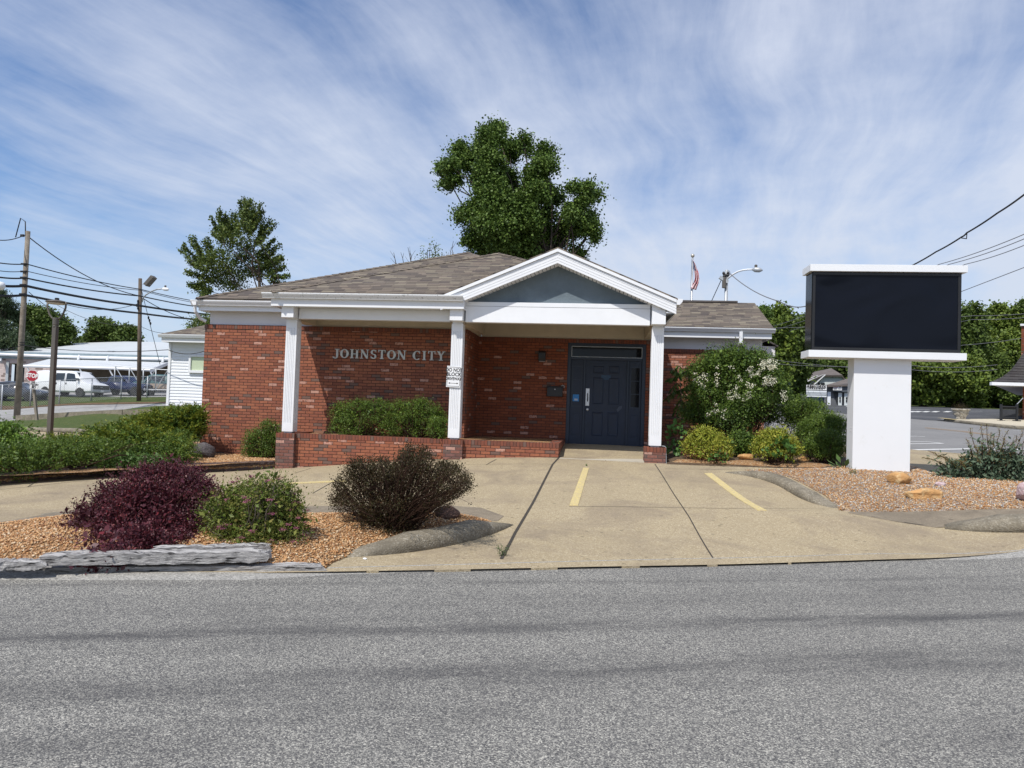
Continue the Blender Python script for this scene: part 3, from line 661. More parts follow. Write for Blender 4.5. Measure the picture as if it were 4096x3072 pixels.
mb = MB(); mb.prism([(1.49,3.70),(1.49,3.815),(1.612,3.815),(1.60,3.76),(1.55,3.70)], 14.17, 19.0, 'y'); mb.build('gutter', M['white'], B, bevel=.003)
mb = MB(); mb.add([(1.49,14.22,3.56),(1.49,19.2,3.56),(1.335,19.2,3.40),(1.335,14.22,3.40)], [(0,1,2,3)]); mb.box(1.30, 1.49, 14.22, 18.9, 3.545, 3.57); mb.build('soffit', M['white'], B)
# ---- roofs
S = .4265
def slab_roof(name, polys, th=.035, mat=M['shingle']):
    m_ = MB()
    for poly in polys:
        n_ = len(poly); top = [Vector(p) for p in poly]; nr = (top[1]-top[0]).cross(top[2]-top[0]).normalized()
        if nr.z < 0: top = top[::-1]
        bot = [p-Vector((0, 0, th)) for p in top]
        m_.add(top+bot, [tuple(range(n_)), tuple(range(2*n_-1, n_-1, -1))]+[(i, i+n_, (i+1) % n_+n_, (i+1) % n_) for i in range(n_)])
    return m_.build(name, mat, B)
z0 = 3.858; yF = 15.35; xl, xr = -9.19, 1.40; cx = (xl+xr)/2; t = (xr-xl)/2; zp = z0+S*t
slab_roof('main_roof', [[(xl,yF,z0),(xr,yF,z0),(cx,yF+t,zp)], [(xl,yF,z0),(cx,yF+t,zp),(cx,34,zp),(xl,34,z0)], [(xr,yF,z0),(xr,34,z0),(cx,34,zp),(cx,yF+t,zp)]])
z1 = 3.828; yf = 14.08; a0, a1 = -6.78, 1.505; ac = (a0+a1)/2; t1 = (a1-a0)/2; S1 = .4195; zq = z1+S1*t1
gx, gz, gy = -.863, z1+S1*(1.505+.863), 14.165; hw = 2.37; ge = gz-S1*hw; yG = yf+1.505-gx
slab_roof('porch_roof', [[(a0,yf,z1),(gx-hw,yf,z1),(gx,yG,gz),(ac,yf+t1,zq)], [(a0,yf,z1),(ac,yf+t1,zq),(ac,yf+t1+1.6,zq),(a0+.55,yf+t1+1.6,z1+.23),(a0,yf+1.6,z1)]])
slab_roof('gable_roof', [[(gx,gy,gz),(gx,yG+.2,gz),(gx-hw,gy+.15,ge),(gx-hw,gy,ge)], [(gx,gy,gz),(gx+hw,gy,ge),(gx+hw,19.5,ge),(ac,19.5,zq),(ac,yf+t1,zq),(gx,yG,gz)]], .03)
zw0 = 3.86; slab_roof('wing_roof', [[(1.2,19.03,zw0),(4.47,19.03,zw0),(4.50,21.53,zw0+1.02),(1.2,21.53,zw0+1.02)], [(1.2,21.53,zw0+1.02),(4.50,21.53,zw0+1.02),(4.50,24.0,zw0),(1.2,24.0,zw0)]])
MB().box(1.3, 4.0, 21.43, 21.63, zw0+1.01, zw0+1.06).build('ridge_vent', M['shingle_dark'], B)
MB().prism([(19.16, 3.63),(21.53,4.80),(23.9,3.63)], 4.30, 4.40, 'x').build('wing_gable_wall', M['frieze'], B)
def ridge(p0, p1, nm='ridge_cap', wd=.13):
    p0, p1 = Vector(p0), Vector(p1); L = (p1-p0).length; n_ = int(L/.2); d_ = (p1-p0)/n_; sd = d_.cross(Vector((0,0,1))).normalized()*wd; m_ = MB()
    for i in range(n_):
        a = p0+d_*i; b = a+d_*1.12; up0, up1 = Vector((0,0,.012)), Vector((0,0,.026))
        m_.add([a+up1, b+up0, a+sd-Vector((0,0,.035))+up1*.5, b+sd-Vector((0,0,.035)), a-sd-Vector((0,0,.035))+up1*.5, b-sd-Vector((0,0,.035))], [(0,1,3,2),(1,0,4,5),(0,2,4)])
    m_.build(nm, M['shingle'], B)
ridge((xl,yF,z0),(cx,yF+t,zp)); ridge((cx,yF+t,zp),(cx,34,zp))
ridge((a0,yf,z1),(ac,yf+t1,zq)); ridge((gx,yG,gz),(ac,yf+t1,zq)); ridge((ac,yf+t1,zq),(ac,yf+t1+1.4,zq))
# ---- gable
yg = 14.53
MB().prism([(-2.92,3.735),(1.05,3.735),(gx,4.60)], yg, yg+.1, 'y').build('gable_panel', M['gable'], B)
mb = MB(); sl_ = S1
def rake(sg, d0, d1, y0, y1, x_in=0.0):     # strip parallel to the slope between vertical drops d0 > d1 below the roof edge
    x1 = hw-.02; zt = lambda xx, dd: gz-.03-sl_*xx-dd
    p = [(gx, zt(0, d0)), (gx+sg*x1, zt(x1, d0)), (gx+sg*x1, zt(x1, d1)), (gx, zt(0, d1))]
    mb.prism(p if sg > 0 else p[::-1], y0, y1, 'y')
for sg in (-1, 1):
    rake(sg, .285, .012, gy+.045, gy+.075)
    for i in range(4): rake(sg, .285-.055*i, .285-.055*(i+1)+.006, gy+.028, gy+.045)
    rake(sg, .062, .0, gy-.002, gy+.045)
mb.build('rake_boards', M['whiteb'], B)
mb = MB()                                    # soffit below the rake, with its vented ribs
for sg in (-1, 1):
    L = hw-.33
    for i in range(26):
        xa, xb = L*i/26, L*(i+1)/26-.012; za, zb_ = gz-.03-sl_*xa-.285, gz-.03-sl_*xb-.285
        mb.prism([(gx+sg*xa, za), (gx+sg*xb, zb_), (gx+sg*xb, zb_+.012), (gx+sg*xa, za+.012)], gy+.075, yg, 'y')
mb.build('rake_soffit', M['white'], B)
# beam under the gable, beam of the left bay, inner beams
mb = MB(); mb.box(-2.733, 1.003, 14.43, 14.60, 3.316, 3.735)
mb.build('porch_beam', M['whiteb'], B, bevel=.004)
mb = MB(); mb.box(-2.73, 1.0, 14.427, 14.43, 3.645, 3.649); mb.build('beam_seam', M['joint'], B)
mb = MB(); mb.box(-6.34, -3.075, 14.50, 14.66, 3.325, 3.57); mb.build('porch_beam', M['white'], B, bevel=.004)
mb = MB(); mb.box(-6.66, -6.42, 14.75, 15.66, 3.315, 3.66); mb.build('side_beam', M['stucco'], B)
mb = MB(); mb.box(-3.02, -2.75, 14.75, 17.05, 3.32, 3.66); mb.build('side_beam', M['stucco'], B)
mb = MB(); mb.box(1.08, 1.30, 14.75, 17.25, 3.32, 3.66); mb.build('side_beam', M['stucco'], B)
MB().box(-2.792, -2.752, 14.50, 14.56, 3.36, 3.72).build('downspout', M['galv'], B)
MB().box(1.006, 1.046, 14.52, 14.58, 3.36, 3.74).build('downspout', M['galv'], B)
# ---- three fluted columns on brick plinths
def column(xc):
    yc = 14.62; w2 = .119; nf = 5
    m_ = MB()
    def sec(z0, z1, fl):
        pr = []
        def side(a, b, nx, ny):
            a, b = Vector(a), Vector(b); pr.append(tuple(a))
            if fl:
                for i in range(nf):
                    c = .2+.6*i/(nf-1)
                    for dd, dp in ((-.035, 0), (-.018, .010), (.018, .010), (.035, 0)): q = a+(b-a)*(c+dd); pr.append((q.x-nx*dp, q.y-ny*dp))
        side((xc-w2, yc-w2), (xc+w2, yc-w2), 0, -1); side((xc+w2, yc-w2), (xc+w2, yc+w2), 1, 0)
        side((xc+w2, yc+w2), (xc-w2, yc+w2), 0, 1); side((xc-w2, yc+w2), (xc-w2, yc-w2), -1, 0)
        m_.prism(pr, z0, z1, 'z')
    sec(.925, 1.11, False); sec(1.11, 3.13, True); sec(3.13, 3.285, False)
    c = m_.build('column', M['white'], B)
    MB().box(xc-.085, xc+.085, yc-.085, yc+.085, .89, .925).build('column_foot', M['galv'], c)
    MB().box(xc-.105, xc+.105, yc-.105, yc+.105, 3.285, 3.34).build('column_neck', M['white'], c)
    return c
for xc, capx in ((-6.495, -6.50), (-2.91, -2.90), (1.172, 1.165)):
    c = column(xc)
    cap = MB(); cap.box(capx-.133, capx+.133, 14.28, 14.60, 3.325, 3.57 if xc < 0 else 3.61)
    if xc > 0: cap.prism([(capx-.133,3.61),(capx+.133,3.61),(capx+.133,3.62),(capx-.133,3.73)], 14.28, 14.60, 'y')
    cap.build('capital', M['whiteb'], c, bevel=.004)
def plinth(x0, x1, zb):
    m_ = MB(); m_.box(x0, x1, YP, YP+.40, zb, .80); pl = m_.build('plinth', M['plinth'], B)
    m_ = MB(); m_.box(x0-.004, x1+.004, YP-.004, YP+.404, .80, .893); m_.build('plinth_cap', M['rowlock'], pl)
plinth(-6.691, -6.294, -.1); plinth(-3.100, -2.703, .2); plinth(.965, 1.377, .35)
# ---- brick planter
mb = MB(); mb.box(-6.294, -3.100, YP+.105, YP+.305, .0, .80); mb.box(-2.703, -.744, YP+.105, YP+.305, .3, .80); mb.box(-.944, -.744, YP+.305, YR, .4, .80); mb.box(-6.60, -6.40, YP+.40, YW, .0, .80)
mb.build('planter_wall', M['brick'], B)
mb = MB(); mb.box(-6.290, -3.104, YP+.098, YP+.31, .80, .893); mb.box(-2.699, -.737, YP+.098, YP+.31, .80, .893); mb.box(-.95, -.737, YP+.31, YR-.002, .80, .893); mb.box(-6.61, -6.39, YP+.404, YW-.002, .80, .893)
mb.build('planter_rowlock', M['rowlock'], B)
s_ = sheet('planter_soil', [(-6.39,YP+.31),(-.951,YP+.31),(-.951,YR-.02),(-2.9,YR-.02),(-2.9,YW-.03),(-6.39,YW-.03)], 0, M['pebble'], .3, kind=None, parent=B, zfun=lambda X, Y: .862+.012*np.sin(X*7)*np.cos(Y*9))
# porch floor
s_ = sheet('porch_floor', [(-.742,YP+.0),(.962,YP+.0),(.962,YP+.41),(1.36,YP+.41),(1.36,YR+.2),(-.742,YR+.2)], 0, M['conc_smooth'], .3, kind=None, parent=B, zfun=lambda X, Y: .603+(Y-YP)*.048)
MB().box(-.742, 1.36, YP+.006, YR+.1, .3, .598).build('porch_step', M['conc_smooth'], B)
MB().box(.20, .212, YP, YR, .55, .601+.003).build('porch_joint', M['joint'], B)
# ---- doorway
D = B
x0, x1, zb, zt, yd = -.735, 1.135, .735, 3.205, YR+.03
mb = MB()
mb.box(x0, x0+.085, yd, yd+.12, zb, zt); mb.box(x1-.085, x1, yd, yd+.12, zb, zt); mb.box(x0+.085, x1-.085, yd, yd+.12, zt-.075, zt)
mb.box(x0+.085, x1-.085, yd+.01, yd+.12, 2.80, 2.86); mb.box(-.335, -.295, yd+.012, yd+.12, zb, 2.80); mb.box(.70, .74, yd+.012, yd+.12, zb, 2.80); mb.box(x0, x1, yd-.02, yd+.12, zb-.03, zb)
mb.build('door_frame', M['navy_trim'], B, bevel=.004)
tr = MB().box(x0+.10, x1-.10, yd+.06, yd+.075, 2.875, zt-.09).build('transom_window', M['glass'], B)
mb = MB()
for q in ((x0+.088, x1-.088, 2.862, 2.88), (x0+.088, x1-.088, zt-.095, zt-.077), (x0+.088, x0+.104, 2.88, zt-.095), (x1-.104, x1-.088, 2.88, zt-.095)): mb.box(q[0], q[1], yd+.04, yd+.058, q[2], q[3])
mb.build('transom_bead', M['galv'], tr)
# sidelights
def sidelight(xa, xb, open_glass):
    m_ = MB(); m_.box(xa, xb, yd+.05, yd+.085, zb, 2.80)
    w_ = xb-xa; c_x = (xa+xb)/2
    m_.prism([(c_x-w_*.30, .98),(c_x+w_*.30, .98),(c_x+w_*.30, 1.50),(c_x-w_*.30, 1.50)], yd+.040, yd+.05, 'y')
    sd = m_.build('sidelight', M['navy'], B, bevel=.006)
    f_ = MB()
    for q in ((c_x-.125, c_x-.10, 1.66, 2.66), (c_x+.10, c_x+.125, 1.66, 2.66), (c_x-.10, c_x+.10, 1.66, 1.69), (c_x-.10, c_x+.10, 2.63, 2.66), (c_x-.10, c_x+.10, 1.995, 2.01), (c_x-.10, c_x+.10, 2.31, 2.325)): f_.box(q[0], q[1], yd+.034, yd+.05, q[2], q[3])
    f_.build('sidelight_frame', M['navy_trim'], sd)
    MB().box(c_x-.10, c_x+.10, yd+.046, yd+.0495, 1.69, 2.63).build('pane', M['glass'] if open_glass else M['navy'], sd)
    return sd
sdl = sidelight(-.65, -.335, False); sidelight(.74, 1.05, True)
st = MB(); st.box(-.585, -.435, yd+.040, yd+.044, 1.79, 1.955); stk = st.build('sticker', pm('blue_sticker', (.03,.22,.55), .5, .15, 20), sdl)
MB().box(-.545, -.465, yd+.037, yd+.041, 1.81, 1.855).build('sticker_panel', pm('sticker_white', (.5,.55,.62), .5), stk)
# six-panel door leaf
mb = MB(); dx0, dx1, dzt = -.295, .70, 2.80
mb.box(dx0, dx1, yd+.055, yd+.095, zb+.005, dzt-.004)
def panel(xa, xb, za, zb2):
    yy = yd+.055
    mb.add([(xa,yy,za),(xb,yy,za),(xb,yy,zb2),(xa,yy,zb2),(xa+.02,yy-.010,za+.02),(xb-.02,yy-.010,za+.02),(xb-.02,yy-.010,zb2-.02),(xa+.02,yy-.010,zb2-.02),
            (xa+.045,yy-.004,za+.045),(xb-.045,yy-.004,za+.045),(xb-.045,yy-.004,zb2-.045),(xa+.045,yy-.004,zb2-.045)],
           [(0,1,5,4),(1,2,6,5),(2,3,7,6),(3,0,4,7),(4,5,9,8),(5,6,10,9),(6,7,11,10),(7,4,8,11),(8,9,10,11)])
for xa in (-.11, .26):
    xb = xa+.26; panel(xa, xb, .98, 1.55); panel(xa, xb, 1.74, 2.38); panel(xa, xb, 2.48, 2.66)
door = mb.build('door', M['navy'], B)
mb = MB(); mb.box(-.275, -.185, yd+.038, yd+.055, 1.69, 2.11); hd = mb.build('push_plate', M['steel'], door, bevel=.003)
MB().tube([(-.228,yd+.035,1.80),(-.226,yd+.0,1.83),(-.226,yd-.005,1.95),(-.228,yd+.035,1.99)], .011, 6).build('handle', M['black'], hd)
MB().lathe([(.034,0),(.034,.012),(.022,.02),(.010,.022)], (-.225,yd+.055,1.60), 14, (0,-1,0)).build('lock', M['steel'], door)
MB().box(.09, .31, yd+.050, yd+.0545, 2.33, 2.44).build('painted_patch', pm('patch_blue', (.020,.055,.11), .5, .2, 20), door)
mb = MB(); mb.add([(.47,yd+.045,1.62),(.50,yd+.05,1.56),(.60,yd+.05,1.66),(.60,yd+.044,1.72),(.53,yd+.04,1.70)], [(0,1,2,3,4)]); mb.build('paper_flap', pm('flap_grey', (.07,.085,.12), .7), door)
# ---- lettering
def letters(text, x_left, z_base, hgt, y, gap=.33):
    """serif capitals out of slabs and arcs"""
    m_ = MB(); H = 1.0; sw = .20; sf = .07
    def bar(a, b, w_, y0=0.0):
        a, b = Vector((a[0], a[1])), Vector((b[0], b[1])); t_ = (b-a).normalized(); n2 = Vector((-t_.y, t_.x))*w_/2
        pts.append([(a+n2), (a-n2), (b-n2), (b+n2)])
    def hb(xa, xb, za, zb3): pts.append([Vector((xa, za)), Vector((xb, za)), Vector((xb, zb3)), Vector((xa, zb3))])
    def arc(cx_, cz, rx, rz, a0_, a1_, thick, thin, n_=18):
        for i in range(n_):
            A, B_ = R(a0_+(a1_-a0_)*i/n_), R(a0_+(a1_-a0_)*(i+1)/n_)
            wA = (thin+(thick-thin)*abs(math.cos(A)))/2; wB = (thin+(thick-thin)*abs(math.cos(B_)))/2
            pts.append([Vector((cx_+(rx+wA)*math.cos(A), cz+(rz+thin/2)*math.sin(A))), Vector((cx_+(rx-wA)*math.cos(A), cz+(rz-thin/2)*math.sin(A))),
                        Vector((cx_+(rx-wB)*math.cos(B_), cz+(rz-thin/2)*math.sin(B_))), Vector((cx_+(rx+wB)*math.cos(B_), cz+(rz+thin/2)*math.sin(B_)))])
    X = x_left
    for ch in text:
        pts = []; W = .75
        if ch == ' ': X += hgt*.50; continue
        if ch == 'J': W = .58; hb(.30,.50,.12,1); hb(.16,.64,.93,1); arc(.22,.14,.20,.16,180,350,.16,.10)
        elif ch == 'O': W = .92; arc(.46,.5,.33,.46,0,360,.24,.09,28)
        elif ch == 'H': W = .92; hb(.10,.30,0,1); hb(.62,.82,0,1); hb(.3,.62,.46,.54); [hb(a_,a_+.36,z_,z_+sf) for a_ in (.02,.54) for z_ in (0,.93)]
        elif ch == 'N': W = .94; hb(.12,.21,0,1); hb(.71,.80,0,1); bar((.18,.95),(.74,.05),.20); hb(0,.33,.0,sf); hb(.02,.30,.93,1); hb(.60,.92,.93,1)
        elif ch == 'S': W = .66; arc(.33,.73,.20,.23,25,270,.19,.10); arc(.33,.27,.20,.23,-155,90,.19,.10); hb(.53,.58,.70,.97); hb(.06,.11,.03,.30)
        elif ch == 'T': W = .80; hb(.30,.50,0,1); hb(.04,.76,.92,1); hb(.04,.11,.74,.95); hb(.69,.76,.74,.95); hb(.2,.6,0,sf)
        elif ch == 'C': W = .82; arc(.44,.5,.33,.46,48,312,.24,.09,24); hb(.66,.72,.70,.98)
        elif ch == 'I': W = .46; hb(.13,.33,0,1); hb(.04,.42,0,sf); hb(.04,.42,.93,1)
        elif ch == 'Y': W = .84; bar((.16,.97),(.42,.48),.19); bar((.68,.97),(.42,.48),.10); hb(.32,.52,0,.5); hb(.22,.62,0,sf); hb(.0,.34,.93,1); hb(.54,.84,.93,1)
        for i, pl in enumerate(pts):
            pr = [(X+v.x*hgt*.96, z_base+v.y*hgt) for v in pl]
            m_.prism(pr, y-.028-.0006*(i % 5), y, 'y')
        X += hgt*(W+.12)*.96
    return m_, X
ml_ = pm('grey_letters', (.52,.54,.52), .5, .05, 10)
_, xe = letters('JOHNSTON CITY', -5.99, 2.585, .205, YW-.012); ws = (-3.40+5.99)/(xe-.03+5.99); xs_ = -5.99
for word in ('JOHNSTON', 'CITY'):
    lm, xe = letters(word, xs_, 2.585, .205, YW-.012)
    lm.v = [(-5.99+(p[0]+5.99)*ws, p[1], p[2]) for p in lm.v]; lm.build('lettering', ml_, B); xs_ = xe+.205*.50
# downspouts
MB().tube([(-9.26,15.42,3.72),(-9.26,15.45,3.56),(-9.22,15.60,3.42),(-9.10,15.66,3.36)], .04, 6).build('downspout', M['white'], B)
mb = MB(); mb.box(3.62,3.70,19.05,19.11,3.45,3.75); mb.box(3.62,3.70,19.36,19.419,.7,3.44); mb.prism([(19.05,3.45),(19.11,3.50),(19.419,3.42),(19.36,3.36)],3.62,3.70,'x'); mb.build('downspout', M['white'], B)
# the small lower roof piece behind the wing
mb = MB(); mb.box(4.36, 4.86, 20.5, 24, 3.24, 3.52); mb.box(4.3, 4.80, 20.6, 24, .6, 3.24); mb.build('rear_annex', M['frieze'], B)
slab_roof('annex_roof', [[(4.3,20.4,3.86),(4.92,20.4,3.54),(4.92,24,3.54),(4.3,24,3.86)]], .04, M['shingle_dark'])
MB().prism([(15.62,.83),(15.64,.90),(15.64,.92),(15.60,.84)], -6.35, -4.9, 'x').build('loose_board', pm('brown_board', (.14,.06,.03), .8), B)

# ---- attached and nearby things
mb = MB(); t_ = empty('wall_lamp', (-1.345, YR, 2.73), 'small dark wall lamp on the porch bricks above the mailbox', 'wall lamp')
mb = MB(); mb.prism([(YR,2.73),(YR-.10,2.735),(YR-.12,2.80),(YR-.12,2.93),(YR-.10,2.965),(YR,2.97)], -1.435, -1.262, 'x'); mb.build('housing', M['black'], t_, bevel=.008)
MB().box(-1.42, -1.277, YR-.11, YR-.02, 2.724, 2.731).build('lens', M['galv'], t_)
t_ = empty('mailbox', (-1.01, YR, 1.88), 'flat black lockable mailbox on the brick wall left of the door', 'mailbox')
MB().box(-1.20, -.825, YR-.11, YR, 1.885, 2.11).build('box', M['black'], t_, bevel=.008)
MB().prism([(YR-.13,2.10),(YR-.125,2.125),(YR,2.145),(YR,2.112)], -1.205, -.82, 'x').build('lid', M['black'], t_)
MB().lathe([(.016,0),(.016,.008),(.008,.012)], (-1.01,YR-.11,2.06), 12, (0,-1,0)).build('lock', M['steel'], t_)
MB().tube([(-.87,YR-.04,2.14),(-.83,YR-.05,2.165),(-.79,YR-.03,2.14),(-.80,YR-.03,2.10)], .012, 6).build('hook', M['galv'], t_)
mm = MB().box(-.56, .80, YR-.72, YR-.22, .0, .012); mm.v = [(x_+(-.1 if y_ < 17.0 and x_ < 0 else 0)+(.16 if y_ < 17.0 and x_ > 0 else 0), y_, z_+.606+(y_-YP)*.048) for x_, y_, z_ in mm.v]
tag(mm.build('door_mat', M['rubber'], None), 'black rubber mat lying on the concrete in front of the blue door', 'door mat')
tag(MB().prism([(1.40,.55),(1.385,.90),(1.36,.93),(1.30,.935),(1.30,.925),(1.355,.92),(1.378,.895),(1.39,.55)], 14.42, 14.50, 'y').build('loose_flashing', M['galv'], None), 'bent strip of white metal flashing leaning on the right brick plinth', 'metal strip')

def text_mesh(name, s, size, M4, mat, parent=None, depth=.002, bold=0.0, sx=1.0):
    cu = bpy.data.curves.new(name, 'FONT'); cu.body = s; cu.size = size; cu.extrude = depth; cu.align_x = 'CENTER'; cu.align_y = 'CENTER'; cu.offset = bold; cu.resolution_u = 3
    to = bpy.data.objects.new('tmp', cu); COL.objects.link(to)
    dg = bpy.context.evaluated_depsgraph_get(); me = bpy.data.meshes.new_from_object(to.evaluated_get(dg)); bpy.data.objects.remove(to)
    me.transform(M4 @ Matrix.Diagonal((sx, 1, 1, 1))); me.name = name
    return mesh_obj(name, me, mat, parent, uv=False)
def facing(loc, nrm=(0,-1,0), roll=0.0):
    n_ = Vector(nrm).normalized(); xx = Vector((0,0,1)).cross(n_).normalized(); zz = n_.cross(xx)
    m4 = Matrix(((xx.x,zz.x,n_.x,loc[0]),(xx.y,zz.y,n_.y,loc[1]),(xx.z,zz.z,n_.z,loc[2]),(0,0,0,1)))
    return m4 @ Matrix.Rotation(roll, 4, 'Z')
M['sign_ink'] = pm('sign_ink', (.02,.018,.02), .6, 0)
t_ = empty('driveway_sign', (-2.935, 14.49, 1.95), 'small white DO NOT BLOCK DRIVEWAY sign on the middle column', 'sign')
m4 = facing((-2.945, 14.478, 2.185), (0,-1,0), R(-1.5))
p_ = MB().box(-.148,.148,-.218,.218,-.003,.003).xf(m4).build('plate', M['sign_white'], t_, bevel=.002)
bd = MB()
for q in ((-.128,.128,.192,.200),(-.128,.128,-.200,-.192),(-.136,-.128,-.192,.192),(.128,.136,-.192,.192)): bd.box(q[0],q[1],q[2],q[3],.003,.0045)
bd.xf(m4).build('border', M['sign_ink'], p_)
for s_t, zz, sz, sx in (('DO NOT', .135, .105, .82), ('BLOCK', .045, .105, .90), ('DRIVEWAY', -.045, .082, .78)):
    text_mesh('lettering', s_t, sz, m4 @ Matrix.Translation((0, zz, .004)), M['sign_ink'], p_, .0008, .003, sx)
ar = MB(); ar.add([(-.075,-.131,.0048),(.075,-.131,.0048),(.075,-.139,.0048),(-.075,-.139,.0048),(-.105,-.135,.0048),(-.07,-.117,.0048),(-.07,-.153,.0048),(.105,-.135,.0048),(.07,-.117,.0048),(.07,-.153,.0048)], [(0,3,2,1),(4,6,5),(7,8,9)])
ar.xf(m4).build('arrow', M['sign_ink'], p_)
for xx_, yy_ in ((0,.205),(0,-.205)): pass

# ================================================================== RETAINING WALL of split blocks
M['block'] = aggregate('split_face_block', (.115,.080,.072), (.05,.038,.036), (.22,.16,.145), 34, .8, ((.075,.062,.06), 2, .45, .7), .012)
rw = empty('retaining_wall', (-8.0, 12.5, .1), 'low curved retaining wall of dark split-face blocks under the hedge', 'retaining wall')
P = np.array(ret_top); seg = np.r_[0, np.cumsum(np.linalg.norm(np.diff(P, axis=0), axis=1))]; L = seg[-1]
def along(s): return np.array([np.interp(s, seg, P[:, 0]), np.interp(s, seg, P[:, 1])])
for row, (za, zb3) in enumerate(((-.06, .095), (.098, .205), (.208, .305))):
    blk = MB(); s = -.1 if row % 2 else 0.0; rr = random.Random(row)
    while s < L-.02:
        ln = .28+rr.random()*.10; a, b = along(max(0, s)), along(min(L, s+ln-.006)); t2 = b-a; nl = np.linalg.norm(t2)
        if nl > .03:
            t2 /= nl; nn_ = np.array([t2[1], -t2[0]]); rings = []
            for i in range(6):
                q = a+(b-a)*i/5; pr = []
                for j, (dz_, dep) in enumerate(((0,-.02),(.25,.008),(.5,.018),(.75,.010),(1,-.015))):
                    jit = (rr.random()-.5)*.022 if 0 < i < 5 else -.012; pp3 = q+nn_*(.0+dep+jit+(.008 if row == 2 else 0)); pr.append((pp3[0], pp3[1], za+(zb3-za)*dz_))
                bk = q-nn_*.2; pr += [(bk[0], bk[1], zb3), (bk[0], bk[1], za)]
                rings.append(pr)
            blk.loft(rings)
        s += ln
    blk.build('block_course', M['block'], rw)

# ================================================================== THE ELECTRONIC SIGN
T = empty('message_board', (5.05, 13.5, .55), 'tall white pylon carrying a wide blank black electronic message board', 'sign')
mb = MB(); mb.box(4.57, 5.545, 13.47, 13.79, .35, 2.69); mb.build('pylon', M['sign_white'], T, bevel=.003)
MB().box(3.735, 6.385, 13.30, 13.80, 2.675, 2.80).build('base_tray', M['sign_white'], T, bevel=.003)
MB().box(3.735, 6.385, 13.30, 13.80, 4.222, 4.345).build('top_tray', M['sign_white'], T, bevel=.003)
m, n, p = newmat('gloss_black_cabinet'); n.put(p.inputs['Base Color'], (.004,.005,.006)); p.inputs['Roughness'].default_value = .13; p.inputs['Specular IOR Level'].default_value = .3
cab = MB().box(3.785, 6.315, 13.37, 13.74, 2.80, 4.222).build('cabinet', m, T)
m, n, p = newmat('blank_screen'); pos = n.pos(); n.put(p.inputs['Base Color'], (.0045,.006,.011)); p.inputs['Roughness'].default_value = .25; p.inputs['Specular IOR Level'].default_value = .16
n.put(p.inputs['Normal'], n.bump(n.noise(n.vmath('MULTIPLY', pos, (.9, 1.0, 1.5)), 1.0, 1, .3, .6), .10, 1.0))
mb = MB(); mb.box(3.845, 6.255, 13.363, 13.369, 2.86, 4.165); mb.build('screen', m, cab)
mb = MB()
for q in ((3.80,6.30,4.165,4.215),(3.80,6.30,2.81,2.86),(3.80,3.845,2.86,4.165),(6.255,6.30,2.86,4.165)): mb.box(q[0],q[1],13.352,13.369,q[2],q[3])
mb.build('bezel', M['black'], cab, bevel=.003)
for zz_ in (1.42, 1.36):
    for xx_ in (13.52, 13.60): MB().lathe([(.010,0),(.008,.005)], (4.57, xx_, zz_), 8, (-1,0,0)).build('rivet', M['galv'], T)
for xx_ in (4.85, 5.05, 5.25, 5.48): MB().lathe([(.007,0),(.005,.004)], (xx_, 13.47, .66), 8, (0,-1,0)).build('rivet', M['galv'], T)
# ================================================================== PLANTS
def unit(a): return a/np.maximum(1e-9, np.linalg.norm(a, axis=-1, keepdims=True))
def rdir(n_): return unit(RNG.normal(size=(n_, 3)))
def leaves(name, C, A, Nn, L, W, mat, parent, fold=.18):
    A = unit(A); Sd = unit(np.cross(A, Nn)); Nn = unit(np.cross(Sd, A)); L = np.asarray(L)[:, None]; W = np.asarray(W)[:, None]
    V = np.stack([C-A*L*.5, C+Sd*W*.5+A*L*.02-Nn*W*fold, C+A*L*.5-Nn*L*.12, C-Sd*W*.5+A*L*.02-Nn*W*fold], 1)
    n_ = len(C); F = np.arange(n_*4).reshape(n_, 4)
    return fast_mesh(name, V.reshape(-1, 3), F, mat, parent)
def clumps(lobes, nc, shell=.55, jit=.10):
    """clump centres biased to the outside of the lobes -> positions, outward directions"""
    Lb = np.array(lobes, float); wt = (Lb[:, 3]*Lb[:, 4]+Lb[:, 4]*Lb[:, 5]+Lb[:, 3]*Lb[:, 5]); wt /= wt.sum()
    i = RNG.choice(len(Lb), nc, p=wt); d_ = rdir(nc); d_[:, 2] = np.where(d_[:, 2] < -.70, -d_[:, 2], d_[:, 2]); d_ = unit(d_)
    r_ = shell+(1-shell)*RNG.random(nc)**.6; r_ = r_*(1+RNG.normal(size=nc)*jit)
    return Lb[i, :3]+d_*Lb[i, 3:6]*r_[:, None], d_, i
def foliage(name, lobes, n_, nc, cr, L, W, mat, parent, up=.6, shell=.55, jit=.10, zmin=None, flat=1.0, axis_out=.6, keep=None):
    C0, D0, _ = clumps(lobes, nc, shell, jit); k = RNG.integers(0, nc, n_)
    sc_ = RNG.uniform(.5, 1.25, nc)[k][:, None]
    P = C0[k]+RNG.normal(size=(n_, 3))*cr*sc_*np.array([1, 1, flat]); O = D0[k]
    if zmin is not None:
        zz = h(P[:, 0], P[:, 1]) if zmin == 'g' else zmin; P[:, 2] = np.maximum(P[:, 2], zz+.02+.05*RNG.random(n_))
    if keep is not None: q = keep(P); P = P[q]; O = O[q]
    n_ = len(P); A = O*axis_out+rdir(n_)*.8+np.array([0, 0, up*.3]); Nn = O*.5+rdir(n_)*.8+np.array([0, 0, up])
    s_ = RNG.uniform(.65, 1.25, n_)
    return leaves(name, P, A, Nn, L*s_, W*s_*RNG.uniform(.8, 1.2, n_), mat, parent)
